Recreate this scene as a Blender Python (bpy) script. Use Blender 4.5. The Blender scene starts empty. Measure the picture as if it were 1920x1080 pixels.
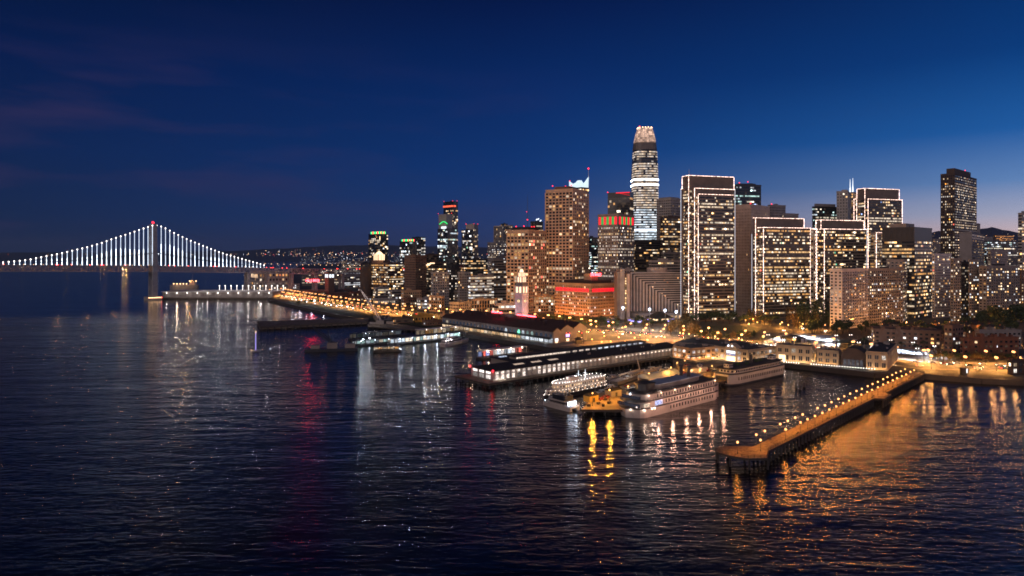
import bpy, math, random
from math import sin, cos, pi, radians as R, sqrt, atan2, exp
from mathutils import Vector as V
rnd = random.Random(7)
S = bpy.context.scene
COL = S.collection

# ------------------------------------------------------------------ camera
F, H, HZ = 1280.0, 85.0, 480.0            # pixels of focal length, metres above water, row of the horizon
cam = bpy.data.cameras.new('camera'); camo = bpy.data.objects.new('camera', cam); COL.objects.link(camo)
camo.location = (0, 0, H); camo.rotation_euler = (pi/2, 0, 0)
cam.sensor_width = 36; cam.lens = 24; cam.shift_y = -60/1920; cam.clip_start = 1; cam.clip_end = 80000
S.camera = camo
S.render.engine = 'CYCLES'
S.view_settings.view_transform = 'Standard'; S.view_settings.look = 'None'
S.view_settings.exposure = 0; S.view_settings.gamma = 1
S.cycles.use_denoising = True; S.cycles.filter_width = 1.7
S.cycles.max_bounces = 5; S.cycles.diffuse_bounces = 2; S.cycles.glossy_bounces = 3
S.cycles.sample_clamp_indirect = 5; S.cycles.caustics_reflective = False; S.cycles.caustics_refractive = False

def lin(r, g, b):
    f = lambda c: (c/255/12.92) if c <= 10 else ((c/255+.055)/1.055)**2.4
    return (f(r), f(g), f(b), 1)

# ------------------------------------------------------------------ dusk sky (world)
SUN_EL, SUN_AZ = R(-4), R(48)             # the sun has set beyond the right edge of the frame
def build_world():
    w = bpy.data.worlds.new('World'); S.world = w; w.use_nodes = True
    nt = w.node_tree; N = nt.nodes; Lk = nt.links
    bg = N['Background']
    tc = N.new('ShaderNodeTexCoord'); sx = N.new('ShaderNodeSeparateXYZ'); Lk.new(tc.outputs['Generated'], sx.inputs[0])
    def m(op, a, b=None, c=None):
        n = N.new('ShaderNodeMath'); n.operation = op
        for i, x in enumerate((a, b, c)):
            if x is None: continue
            if hasattr(x, 'is_linked'): Lk.new(x, n.inputs[i])
            else: n.inputs[i].default_value = x
        return n.outputs[0]
    def ramp(fac, stops):
        n = N.new('ShaderNodeValToRGB'); cr = n.color_ramp
        while len(cr.elements) < len(stops): cr.elements.new(.5)
        for e, (p, c) in zip(cr.elements, stops): e.position = p; e.color = lin(*c)
        Lk.new(fac, n.inputs[0]); return n.outputs[0]
    def mix(f, a, b, mode='MIX'):
        n = N.new('ShaderNodeMix'); n.data_type = 'RGBA'; n.blend_type = mode
        if hasattr(f, 'is_linked'): Lk.new(f, n.inputs[0])
        else: n.inputs[0].default_value = f
        for i, x in ((6, a), (7, b)):
            if hasattr(x, 'is_linked'): Lk.new(x, n.inputs[i])
            else: n.inputs[i].default_value = x
        return n.outputs[2]
    X, Y, Z = sx.outputs
    hl = m('SQRT', m('ADD', m('MULTIPLY', X, X), m('MULTIPLY', Y, Y)))
    u = m('DIVIDE', X, m('MAXIMUM', hl, .01))
    z = m('ABSOLUTE', Z)
    left = ramp(z, [(0, (26, 38, 68)), (.05, (18, 38, 76)), (.13, (10, 35, 80)), (.24, (4, 27, 74)), (.36, (0, 16, 52)), (1, (0, 7, 26))])
    mid = ramp(z, [(0, (50, 60, 104)), (.05, (30, 60, 116)), (.13, (4, 52, 116)), (.24, (0, 40, 100)), (.36, (0, 20, 70)), (1, (0, 9, 34))])
    right = ramp(z, [(0, (255, 206, 196)), (.025, (232, 202, 204)), (.05, (176, 180, 206)), (.09, (98, 136, 190)), (.15, (26, 92, 164)), (.24, (0, 58, 124)), (.36, (0, 34, 88)), (1, (0, 12, 44))])
    a = N.new('ShaderNodeMapRange'); a.inputs[1].default_value = -.62; a.inputs[2].default_value = .08; Lk.new(u, a.inputs[0])
    b = N.new('ShaderNodeMapRange'); b.inputs[1].default_value = -.02; b.inputs[2].default_value = .62; Lk.new(u, b.inputs[0])
    bb = m('POWER', b.outputs[0], 1.5)
    sky = mix(bb, mix(a.outputs[0], left, mid), right)
    # thin violet cloud streaks, low and to the left, a few wisps elsewhere
    mp = N.new('ShaderNodeMapping'); mp.inputs['Scale'].default_value = (1.6, 1.6, 9); mp.inputs['Rotation'].default_value = (0, R(9), 0)
    Lk.new(tc.outputs['Generated'], mp.inputs[0])
    no = N.new('ShaderNodeTexNoise'); no.inputs['Scale'].default_value = 2.3; no.inputs['Detail'].default_value = 7; no.inputs['Roughness'].default_value = .55
    Lk.new(mp.outputs[0], no.inputs['Vector'])
    cl = N.new('ShaderNodeMapRange'); cl.inputs[1].default_value = .47; cl.inputs[2].default_value = .8; Lk.new(no.outputs['Fac'], cl.inputs[0])
    lm = N.new('ShaderNodeMapRange'); lm.inputs[1].default_value = .12; lm.inputs[2].default_value = -.5; Lk.new(u, lm.inputs[0])
    amt = m('MULTIPLY', cl.outputs[0], m('ADD', m('MULTIPLY', lm.outputs[0], .42), .05))
    zm = N.new('ShaderNodeMapRange'); zm.interpolation_type = 'SMOOTHSTEP'; zm.inputs[1].default_value = .30; zm.inputs[2].default_value = .19; Lk.new(z, zm.inputs[0])
    amt = m('MULTIPLY', amt, m('ADD', m('MULTIPLY', zm.outputs[0], 1.15), .12))
    sky = mix(amt, sky, lin(58, 48, 86))
    sk = N.new('ShaderNodeTexSky'); sk.sky_type = 'NISHITA'; sk.sun_disc = False
    sk.sun_elevation = SUN_EL; sk.sun_rotation = SUN_AZ; sk.altitude = 85
    sc = N.new('ShaderNodeVectorMath'); sc.operation = 'SCALE'; Lk.new(sk.outputs[0], sc.inputs[0]); sc.inputs['Scale'].default_value = .02
    ad = N.new('ShaderNodeVectorMath'); ad.operation = 'ADD'; Lk.new(sky, ad.inputs[0]); Lk.new(sc.outputs[0], ad.inputs[1])
    Lk.new(ad.outputs[0], bg.inputs[0]); bg.inputs[1].default_value = 1.0
build_world()

# added warm fill for the facades from the camera's left, opposite the dusk: wide, low
sl = bpy.data.lights.new('facade_fill', 'SUN'); sl.energy = 1.15; sl.angle = R(60); sl.color = (1, .75, .66)
so = bpy.data.objects.new('facade_fill', sl); COL.objects.link(so)
so.rotation_euler = V((.45, .86, -.16)).to_track_quat('-Z', 'Y').to_euler()

# ------------------------------------------------------------------ materials
def mat(name, col, rough=.8, var=.18, scale=.15, metal=0, bump=0):
    m = bpy.data.materials.new(name); m.use_nodes = True
    nt = m.node_tree; b = nt.nodes['Principled BSDF']
    b.inputs['Roughness'].default_value = rough; b.inputs['Metallic'].default_value = metal
    tc = nt.nodes.new('ShaderNodeTexCoord'); n = nt.nodes.new('ShaderNodeTexNoise')
    n.inputs['Scale'].default_value = scale; n.inputs['Detail'].default_value = 6
    nt.links.new(tc.outputs['Object'], n.inputs['Vector'])
    r = nt.nodes.new('ShaderNodeMapRange'); r.inputs[1].default_value = .3; r.inputs[2].default_value = .7
    r.inputs[3].default_value = 1-var; r.inputs[4].default_value = 1+var
    nt.links.new(n.outputs['Fac'], r.inputs[0])
    mx = nt.nodes.new('ShaderNodeVectorMath'); mx.operation = 'SCALE'; mx.inputs[0].default_value = col[:3]
    nt.links.new(r.outputs[0], mx.inputs['Scale']); nt.links.new(mx.outputs[0], b.inputs['Base Color'])
    if bump:
        bp = nt.nodes.new('ShaderNodeBump'); bp.inputs['Strength'].default_value = bump
        nt.links.new(n.outputs['Fac'], bp.inputs['Height']); nt.links.new(bp.outputs[0], b.inputs['Normal'])
    return m
def emit(name, col, k, sampling='AUTO'):
    m = bpy.data.materials.new(name); m.use_nodes = True
    b = m.node_tree.nodes['Principled BSDF']; b.inputs['Base Color'].default_value = (.1, .1, .1, 1)
    b.inputs['Emission Color'].default_value = (*col[:3], 1); b.inputs['Emission Strength'].default_value = k
    m.cycles.emission_sampling = sampling
    return m
def string_mat(name, col, k):
    m = emit(name, col, k, 'NONE'); nt = m.node_tree; b = nt.nodes['Principled BSDF']
    tc = nt.nodes.new('ShaderNodeTexCoord'); n = nt.nodes.new('ShaderNodeTexNoise'); n.inputs['Scale'].default_value = .55; n.inputs['Detail'].default_value = 3
    nt.links.new(tc.outputs['Object'], n.inputs['Vector']); r = nt.nodes.new('ShaderNodeMapRange'); r.inputs[1].default_value = .38; r.inputs[2].default_value = .62; r.inputs[3].default_value = k*.25; r.inputs[4].default_value = k*1.6
    nt.links.new(n.outputs['Fac'], r.inputs[0]); nt.links.new(r.outputs[0], b.inputs['Emission Strength']); return m
def window_mat():
    m = bpy.data.materials.new('window_glass'); m.use_nodes = True; nt = m.node_tree
    b = nt.nodes['Principled BSDF']; b.inputs['Base Color'].default_value = (.012, .014, .02, 1); b.inputs['Roughness'].default_value = .12
    at = nt.nodes.new('ShaderNodeAttribute'); at.attribute_name = 'glow'
    tc = nt.nodes.new('ShaderNodeTexCoord'); n = nt.nodes.new('ShaderNodeTexNoise'); n.inputs['Scale'].default_value = .9; n.inputs['Detail'].default_value = 2
    nt.links.new(tc.outputs['Object'], n.inputs['Vector'])
    r = nt.nodes.new('ShaderNodeMapRange'); r.inputs[1].default_value = .3; r.inputs[2].default_value = .7; r.inputs[3].default_value = .35; r.inputs[4].default_value = 1.6
    nt.links.new(n.outputs['Fac'], r.inputs[0]); nt.links.new(at.outputs['Color'], b.inputs['Emission Color']); nt.links.new(r.outputs[0], b.inputs['Emission Strength'])
    m.cycles.emission_sampling = 'NONE'
    return m
M = {}
def defmats():
    W = lambda k, c, **a: M.__setitem__(k, mat(k, c, **a))
    W('tan', (.56, .38, .25)); W('beige', (.50, .40, .34)); W('taupe', (.23, .20, .185)); W('brown', (.16, .09, .06)); W('darkbrown', (.07, .045, .035))
    W('dark', (.028, .026, .028), rough=.35); W('darkglass', (.016, .02, .028), rough=.15); W('grey', (.24, .22, .22)); W('pale', (.60, .54, .52)); W('concrete', (.36, .33, .31))
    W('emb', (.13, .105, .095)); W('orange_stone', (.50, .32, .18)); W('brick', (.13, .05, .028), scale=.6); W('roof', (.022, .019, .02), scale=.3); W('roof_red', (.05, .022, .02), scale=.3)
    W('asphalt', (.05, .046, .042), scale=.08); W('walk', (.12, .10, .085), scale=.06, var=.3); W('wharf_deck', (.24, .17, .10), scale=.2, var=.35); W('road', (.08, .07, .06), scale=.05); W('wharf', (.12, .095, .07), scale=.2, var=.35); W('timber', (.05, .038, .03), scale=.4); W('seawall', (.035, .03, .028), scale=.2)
    W('planks', (.26, .18, .11), scale=1.1, var=.5); W('hull_white', (.43, .385, .36), rough=.45); W('hull_dark', (.02, .022, .03), rough=.4); W('trim_dark', (.03, .03, .035), rough=.5)
    W('steel', (.20, .20, .22), rough=.5, metal=.3); W('bridge', (.30, .30, .33)); W('cream', (.44, .345, .235)); W('tower_white', (.62, .55, .58)); W('grass', (.012, .03, .010), scale=.05, var=.4)
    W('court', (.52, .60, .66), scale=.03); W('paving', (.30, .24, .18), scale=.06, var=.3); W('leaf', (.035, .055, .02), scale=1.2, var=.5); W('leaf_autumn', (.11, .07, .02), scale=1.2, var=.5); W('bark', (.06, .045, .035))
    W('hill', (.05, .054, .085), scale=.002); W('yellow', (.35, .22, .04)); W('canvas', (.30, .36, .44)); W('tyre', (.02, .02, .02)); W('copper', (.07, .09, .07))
    for k, c in dict(silver=(.45, .46, .48), black=(.02, .02, .022), white=(.6, .6, .6), blue=(.04, .07, .18), red=(.28, .03, .025)).items(): M['car_'+k] = mat('car_'+k, c, rough=.3, var=.03)
    M['win'] = window_mat()
    M['line'] = string_mat('outline_light', (1, .66, .54), 4.6); M['line_dim'] = emit('outline_light_dim', (.75, .75, .85), .8, 'NONE')
    M['led'] = emit('suspender_light', (.80, .92, 1), 6, 'NONE'); M['led_soft'] = emit('suspender_light_soft', (.7, .82, .97), 2.6, 'NONE')
    M['bulb'] = emit('white_bulb', (1, .9, .82), 7, 'NONE'); M['bulb_blue'] = emit('blue_white_bulb', (.66, .78, 1), 7, 'NONE'); M['bulb_warm'] = emit('warm_bulb', (1, .58, .28), 6, 'NONE')
    M['sodium'] = emit('sodium_bulb', (1, .40, .13), 4.2, 'NONE'); M['red'] = emit('red_light', (1, .02, .04), 3.5, 'NONE'); M['neon'] = emit('red_neon', (1, .05, .07), 14)
    M['redband'] = emit('red_flood', (1, 0, .02), 1.3, 'NONE'); M['greenband'] = emit('green_flood', (0, .42, .07), 1, 'NONE'); M['green'] = emit('green_light', (.02, 1, .22), 1.6, 'NONE')
    M['white_crown'] = emit('white_crown', (.72, .9, 1), 1.1, 'NONE'); M['warm_panel'] = emit('warm_panel', (1, .66, .4), 2.2, 'NONE'); M['white_panel'] = emit('white_panel', (.85, .92, 1), 1.6, 'NONE')
    M['violet'] = emit('violet_light', (.35, .3, 1), 3, 'NONE'); M['dial'] = emit('clock_dial', (1, .72, .35), 1.6, 'NONE')
    M['head'] = emit('headlight', (1, .85, .7), 40, 'NONE'); M['tail'] = emit('tail_light', (1, .03, .02), 16, 'NONE')
defmats()

# ------------------------------------------------------------------ helpers
def tag(o, label=None, cat=None, group=None, kind=None):
    if label: o['label'] = label
    if cat: o['category'] = cat
    if group: o['group'] = group
    if kind: o['kind'] = kind
    return o
def empty(name, loc, label=None, cat=None, group=None, rz=0):
    o = bpy.data.objects.new(name, None); COL.objects.link(o); o.location = loc; o.rotation_euler = (0, 0, rz)
    o.empty_display_size = 1
    return tag(o, label, cat, group)
def GP(px, py, z=3.0):
    Y = (H-z)*F/(py-HZ); return ((px-960)/F*Y, Y)
def ZT(py, Y): return H+(HZ-py)/F*Y
def XT(px, Y): return (px-960)/F*Y

class MB:
    def __init__(s): s.v = []; s.f = []; s.g = []; s.m = []
    def face(s, pts, glow=(0, 0, 0), m=0):
        i = len(s.v); s.v += [tuple(p) for p in pts]; s.f.append(tuple(range(i, i+len(pts)))); s.g.append(glow); s.m.append(m)
    def box(s, o, a, b, c, glow=(0, 0, 0), m=0):       # corner and three edge vectors
        o, a, b, c = V(o), V(a), V(b), V(c); i = len(s.v)
        s.v += [tuple(o+x) for x in (V(), a, a+b, b, c, a+c, a+b+c, b+c)]
        for q in ((0, 3, 2, 1), (4, 5, 6, 7), (0, 1, 5, 4), (1, 2, 6, 5), (2, 3, 7, 6), (3, 0, 4, 7)):
            s.f.append(tuple(i+k for k in q)); s.g.append(glow); s.m.append(m)
        return s
    def cbox(s, x, y, z, w, d, h, rz=0, glow=(0, 0, 0), m=0):  # centred on x, y; z is its foot
        c, n = cos(rz), sin(rz); ex, ey = V((c, n, 0)), V((-n, c, 0))
        return s.box(V((x, y, z))-ex*w/2-ey*d/2, ex*w, ey*d, (0, 0, h), glow, m)
    def prism(s, poly, z0, z1, m=0, cap=True, glow=(0, 0, 0)):
        n = len(poly); i = len(s.v)
        s.v += [(p[0], p[1], z0) for p in poly]+[(p[0], p[1], z1) for p in poly]
        for k in range(n):
            j = (k+1) % n; s.f.append((i+k, i+j, i+n+j, i+n+k)); s.g.append(glow); s.m.append(m)
        if cap:
            s.f.append(tuple(i+n+k for k in range(n))); s.g.append(glow); s.m.append(m)
            s.f.append(tuple(i+k for k in reversed(range(n)))); s.g.append(glow); s.m.append(m)
        return s
    def loft(s, polyA, zA, polyB, zB, m=0):
        n = len(polyA); i = len(s.v)
        s.v += [(p[0], p[1], zA) for p in polyA]+[(p[0], p[1], zB) for p in polyB]
        for k in range(n):
            j = (k+1) % n; s.f.append((i+k, i+j, i+n+j, i+n+k)); s.g.append((0, 0, 0)); s.m.append(m)
        s.f.append(tuple(i+n+k for k in range(n))); s.g.append((0, 0, 0)); s.m.append(m)
        return s
    def cyl(s, x, y, z0, z1, r0, r1=None, n=10, m=0, glow=(0, 0, 0)):
        r1 = r0 if r1 is None else r1; i = len(s.v)
        for z, r in ((z0, r0), (z1, r1)):
            s.v += [(x+r*cos(2*pi*k/n), y+r*sin(2*pi*k/n), z) for k in range(n)]
        for k in range(n):
            j = (k+1) % n; s.f.append((i+k, i+j, i+n+j, i+n+k)); s.g.append(glow); s.m.append(m)
        s.f.append(tuple(i+n+k for k in range(n))); s.g.append(glow); s.m.append(m)
        return s
    def ball(s, x, y, z, r, n=8, k=5, sz=1, m=0):
        i = len(s.v)
        for a in range(k+1):
            t = pi*a/k
            s.v += [(x+r*sin(t)*cos(2*pi*b/n), y+r*sin(t)*sin(2*pi*b/n), z-r*sz*cos(t)) for b in range(n)]
        for a in range(k):
            for b in range(n):
                c = (b+1) % n; s.f.append((i+a*n+b, i+a*n+c, i+(a+1)*n+c, i+(a+1)*n+b)); s.g.append((0, 0, 0)); s.m.append(m)
        return s
    def beam(s, p, q, w, d=None, m=0):
        p, q = V(p), V(q); t = (q-p).normalized(); up = V((0, 0, 1)) if abs(t.z) < .95 else V((1, 0, 0))
        a = t.cross(up).normalized(); b = a.cross(t).normalized(); d = d or w
        return s.box(p-a*w/2-b*d/2, a*w, b*d, q-p, m=m)
    def build(s, name, mats, parent=None, kind=None, world=True):
        me = bpy.data.meshes.new(name)
        off = V(parent.location) if (parent is not None and world) else V()
        me.from_pydata([tuple(V(p)-off) for p in s.v] if off.length else s.v, [], s.f)
        mats = mats if isinstance(mats, (list, tuple)) else [mats]
        for m in mats: me.materials.append(M[m] if isinstance(m, str) else m)
        if len(mats) > 1: me.polygons.foreach_set('material_index', s.m)
        if 'win' in mats:
            at = me.attributes.new('glow', 'FLOAT_COLOR', 'FACE')
            at.data.foreach_set('color', [x for g in s.g for x in (*g, 1)])
        me.update()
        o = bpy.data.objects.new(name, me); COL.objects.link(o)
        if parent is not None: o.parent = parent
        if kind: o['kind'] = kind
        return o
def copy_tree(o, parent=None):
    c = o.copy(); COL.objects.link(c); c.parent = parent
    for ch in KIDS.get(o.name, [x for x in o.children]):
        copy_tree(ch, c)
    return c
KIDS = {}
def freeze(o):                    # remember the children once, so that copying stays fast
    KIDS[o.name] = list(o.children)
    for c in KIDS[o.name]: freeze(c)
def plight(name, loc, power, col, r=.3, parent=None):
    l = bpy.data.lights.new(name, 'POINT'); l.energy = power; l.color = col; l.shadow_soft_size = r
    o = bpy.data.objects.new(name, l); COL.objects.link(o); o.location = loc
    if parent is not None: o.parent = parent
    return o
SOD = (1, .42, .09); COOL = (.74, .84, 1); WARMW = (1, .72, .45)

# ------------------------------------------------------------------ lit windows
WARM = [(1, .66, .36), (1, .58, .24), (1, .76, .52), (1, .48, .15), (1, .82, .62)]
WHITE = [(1, .84, .68), (.92, .94, 1), (1, .72, .46), (1, .9, .8)]
COLD = [(.75, .88, 1), (.9, .95, 1), (1, .86, .66), (.6, .9, .85)]
MIXED = WARM+WHITE
ODD = [(.35, .5, 1), (.2, 1, .6), (1, .15, .1), (1, .35, .05)]
def glowcol(pal, k=1.0):
    c = rnd.choice(ODD) if rnd.random() < .018 else rnd.choice(pal)
    s = k*.8*exp(rnd.gauss(0, .75)); return (c[0]*s, c[1]*s, c[2]*s)

def rect(c, l, r, Y, th):
    """nearest corner seen at column c and depth Y; its right face runs to column r, its left face to column l"""
    P = V((XT(c, Y), Y, 0)); ex = V((cos(th), sin(th), 0)); ey = V((-sin(th), cos(th), 0))
    u = (r-960)/F; a = (u*P.y-P.x)/(cos(th)-u*sin(th))
    w = (l-960)/F; b = (w*P.y-P.x)/(-sin(th)-w*cos(th))
    return P, ex, ey, max(a, 1), max(b, 1)

STY = {  # window share of the bay (w, h), pier share, spandrel share, relief
    'grid': (.74, .62, .26, .38, .8), 'band': (.96, .5, 0, .5, .45), 'punch': (.5, .48, 0, 0, 0), 'fin': (.7, .85, .28, .12, .8), 'glass': (.94, .84, 0, .12, .15), 'dots': (.5, .46, .3, 0, .2), 'rib': (.2, .6, .3, .1, .4)}
def face_windows(root, O, d, n, W, z0, z1, fh, ww, style, p, row, pal, stuff, grid, budget, k=1.0, pen=None):
    """windows on one face that starts at O and runs along d (length W) with outward normal n"""
    sw, sh, sp, ss, rel = STY[style]
    nx = max(1, round(W/ww)); bx = W/nx; nz = max(1, int((z1-z0)/fh)); bz = (z1-z0)/nz
    cand = []
    vert = [rnd.random() < .12 for _ in range(nx)]
    for j in range(nz):
        full = rnd.random() < row; pj = min(1, p*rnd.choice((.2, .5, .8, 1, 1.6))); on = False
        fc = rnd.choice(pal)
        for i in range(nx):
            if full: on = rnd.random() < .86
            else: on = rnd.random() < (pj*.35+.5 if on and style in ('band', 'glass') else pj)
            x0 = i*bx+bx*(1-sw)/2; zz = z0+j*bz+bz*(1-sh)*.55
            a = O+d*x0+n*.12; a = V((a.x, a.y, zz)); b = a+d*bx*sw; up = V((0, 0, bz*sh))
            g = (0, 0, 0)
            if on:
                g = glowcol(pal, k)
                if full: s = rnd.uniform(.35, 1.1)*k; g = (fc[0]*s, fc[1]*s, fc[2]*s)
                cand.append((a, b, up, g, bx*sw, bz*sh))
            else:
                if rnd.random() < .25: s = rnd.uniform(.01, .06); g = (s, s*.65, s*.4)
                stuff.face((a, b, b+up, a+up), g)
    rnd.shuffle(cand)
    take = cand[:budget]; rest = cand[budget:]
    for a, b, up, g, w, h in rest: stuff.face((a, b, b+up, a+up), g)
    if take:
        var = []
        phi = atan2(d.y, d.x)
        for q in range(min(7, len(take))):
            g = take[q][3]; w, h = take[q][4], take[q][5]
            mb = MB(); mb.box((0, -.08, 0), (w, 0, 0), (0, .16, 0), (0, 0, h), g)
            me_o = mb.build('window', 'win', root, world=False); var.append(me_o)
        for q, (a, b, up, g, w, h) in enumerate(take):
            o = var[q] if q < len(var) else var[q % len(var)].copy()
            if q >= len(var): COL.objects.link(o); o.parent = root
            o.location = a-V(root.location); o.rotation_euler = (0, 0, phi)
    if rel:
        for i in range(nx+1):
            if sp:
                w = bx*sp; a = O+d*(i*bx-w/2); grid.box((a.x, a.y, z0), d*w, n*rel, (0, 0, z1-z0+.4))
        if ss:
            for j in range(nz+1):
                hh = bz*ss; zz = z0+j*bz-hh*.45; a = O; grid.box((a.x, a.y, zz), d*W, n*(rel*.8), (0, 0, min(hh, z1+.5-zz)))
    return len(take)

def shaft(root, c, l, r, top, Y, th, wall='taupe', style='band', fh=4.0, ww=3.2, p=.3, row=.12, pal=WARM, base=3.0, parts=0, k=1.0, blank=0, lines='', wl=1, wr=1, foot=0, name='tower_shaft', cap=1.2, lw=.36, plf=1):
    th = R(th); P, ex, ey, a, b = rect(c, l, r, Y, th)
    z1 = ZT(top, Y)
    MB().box((P.x, P.y, base-3), ex*a, ey*b, (0, 0, z1-base+3)).build(name, wall, root)
    stuff, grid = MB(), MB()
    zt = z1-blank-1.5; zb = base+foot+1
    used = 0
    if wr: used = face_windows(root, P, ex, -ey, a, zb, zt, fh, ww, style, p, row, pal, stuff, grid, int(parts*a/(a+b*wl)) if parts else 0, k)
    if wl: face_windows(root, P+ey*b, -ey, -ex, b, zb, zt, fh, ww, style, p*plf, row*plf, pal, stuff, grid, parts-used if parts else 0, k)
    if stuff.f: stuff.build('window', 'win', root, kind='stuff')
    if grid.f: grid.build('facade_grid', wall, root)
    if cap:
        q = .35; o = P-ex*q-ey*q
        mb = MB()
        for (oo, u, v) in ((o, ex*(a+2*q), ey*.7), (o+ey*(b+2*q-.7), ex*(a+2*q), ey*.7), (o+ey*.7, ex*.7, ey*(b+2*q-1.4)), (o+ex*(a+2*q-.7)+ey*.7, ex*.7, ey*(b+2*q-1.4))):
            mb.box((oo.x, oo.y, z1-.6), u, v, (0, 0, cap+.6))
        mb.build('parapet', wall, root)
    t = lw; zz = z1+cap
    def tube(p0, p1, mt='line', w=t):
        MB().beam(p0, p1, w).build('outline_light', mt, root)
    out = ex*-.6+ey*-.6; q = P-ex*.6-ey*.6
    A = V((q.x, q.y, zz)); Bp = A+ex*(a+1.2); C = A+ey*(b+1.2)
    fl = V((0, 0, base+3-zz))
    for s in lines.split():
        if s == 't': tube(A, Bp)
        if s == 'u': tube(A, C)
        if s == 'c': tube(A, A+fl)
        if s == 'r': tube(Bp, Bp+fl)
        if s == 'l': tube(C, C+fl)
        if s == 'R': tube(Bp, Bp+fl, 'line_dim', .6)
        if s == 'L': tube(C, C+fl, 'line_dim', .6)
        if s[0] == 's': tube(Bp, Bp+V((0, 0, -float(s[1:]))))
    return dict(P=P, ex=ex, ey=ey, a=a, b=b, z=z1)
def rootof(name, label, cat, c, Y, base=3.0, group=None):
    return empty(name, (XT(c, Y), Y, base), label, cat, group)
def penthouse(root, s, f0, f1, g0, g1, h, wall='roof', name='penthouse', z=0):
    o = s['P']+s['ex']*s['a']*f0+s['ey']*s['b']*g0
    MB().box((o.x, o.y, s['z']+z), s['ex']*s['a']*(f1-f0), s['ey']*s['b']*(g1-g0), (0, 0, h)).build(name, wall, root)
def beacon(root, s, f, g, h=2.5, m='red', r=.9, name='beacon_light'):
    o = s['P']+s['ex']*s['a']*f+s['ey']*s['b']*g
    mb = MB(); mb.ball(o.x, o.y, s['z']+h, r, 8, 5); mb.build(name, m, root)
def tower(name, label, c, l, r, top, Y, th, cat='tower', group=None, mech=None, beacons=(), clutter=2, **kw):
    ro = rootof(name, label, cat, c, Y, group=group)
    s = shaft(ro, c, l, r, top, Y, th, **kw)
    for q in (mech or []): penthouse(ro, s, *q)
    if clutter:
        for _ in range(clutter):
            f, g = rnd.uniform(.1, .7), rnd.uniform(.1, .6); penthouse(ro, s, f, f+rnd.uniform(.1, .25), g, g+rnd.uniform(.1, .3), rnd.uniform(1.5, 4), kw.get('wall', 'taupe'), 'roof_unit')
    for bq in beacons: beacon(ro, s, *bq)
    return ro, s
# ------------------------------------------------------------------ setting: water, land, roads, hills
def water_mat():
    m = bpy.data.materials.new('bay_water'); m.use_nodes = True; nt = m.node_tree; b = nt.nodes['Principled BSDF']
    b.inputs['Base Color'].default_value = (.0006, .002, .006, 1); b.inputs['Roughness'].default_value = .085; b.inputs['IOR'].default_value = 1.333
    tc = nt.nodes.new('ShaderNodeTexCoord')
    def noise(sx, sy, rot, det, dist=0):
        mp = nt.nodes.new('ShaderNodeMapping'); mp.inputs['Scale'].default_value = (sx, sy, 1); mp.inputs['Rotation'].default_value = (0, 0, rot)
        nt.links.new(tc.outputs['Object'], mp.inputs[0])
        n = nt.nodes.new('ShaderNodeTexNoise'); n.inputs['Scale'].default_value = 1; n.inputs['Detail'].default_value = det; n.inputs['Distortion'].default_value = dist
        nt.links.new(mp.outputs[0], n.inputs['Vector']); return n.outputs['Fac']
    def mth(op, a, c, k=None):
        n = nt.nodes.new('ShaderNodeMath'); n.operation = op
        for i, x in enumerate((a, c, k)):
            if x is None: continue
            if hasattr(x, 'is_linked'): nt.links.new(x, n.inputs[i])
            else: n.inputs[i].default_value = x
        return n.outputs[0]
    small = noise(.19, .48, R(11), 6, .5)
    mid = noise(.032, .12, R(-7), 3, .4)
    big = noise(.007, .021, R(10), 2)
    patch = noise(.0035, .006, R(30), 3, .5)         # gusts: rougher and calmer patches
    gust = nt.nodes.new('ShaderNodeMapRange'); gust.inputs[1].default_value = .35; gust.inputs[2].default_value = .65; gust.inputs[3].default_value = .6; gust.inputs[4].default_value = 1.25
    nt.links.new(patch, gust.inputs[0])
    # a ruffled belt of wind across the middle of the bay, calmer water before and beyond it
    sp_ = nt.nodes.new('ShaderNodeSeparateXYZ'); nt.links.new(tc.outputs['Object'], sp_.inputs[0])
    yy = mth('ADD', sp_.outputs[1], mth('MULTIPLY', mth('ADD', patch, -.5), 420))
    def mr(a, b_, c, d):
        n = nt.nodes.new('ShaderNodeMapRange'); n.interpolation_type = 'SMOOTHSTEP'
        for i, x in enumerate((a, b_, c, d)): n.inputs[i+1].default_value = x
        nt.links.new(yy, n.inputs[0]); return n.outputs[0]
    belt = mth('MULTIPLY', mr(250, 520, .74, 1), mr(880, 960, 1, .35))
    h = mth('MULTIPLY', belt, mth('ADD', mth('MULTIPLY', small, mth('MULTIPLY', gust.outputs[0], 1.9)), mth('ADD', mth('MULTIPLY', mid, 3.6), mth('MULTIPLY', big, 6.0))))
    bp = nt.nodes.new('ShaderNodeBump'); bp.inputs['Strength'].default_value = .30; bp.inputs['Distance'].default_value = 1.0
    nt.links.new(h, bp.inputs['Height']); nt.links.new(bp.outputs[0], b.inputs['Normal'])
    return m
M['water'] = water_mat()
w = MB(); w.face([(-19000, -300, 0), (19000, -300, 0), (19000, 16500, 0), (-19000, 16500, 0)]); tag(w.build('water', 'water'), 'dark rippled bay water reflecting the city lights', kind='structure')

SHORE = [(2150, 728), (1960, 716), (1840, 711), (1715, 701), (1690, 702), (1640, 700), (1560, 691), (1455, 680), (1440, 686), (1330, 690), (1275, 676), (1240, 664), (1100, 653), (1036, 653), (825, 619), (760, 609), (690, 601), (620, 588), (560, 575), (535, 569), (505, 563), (498, 552), (512, 542), (528, 524), (548, 506), (566, 496)]
land = [GP(x, y) for x, y in SHORE]+[(-1500, 10400), (9000, 10400), (9000, 300), (800, 300)]
mb = MB(); mb.prism(land[::-1], -4, 3.0); tag(mb.build('ground', 'asphalt'), 'dark city ground behind the sea wall', kind='structure')
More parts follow.
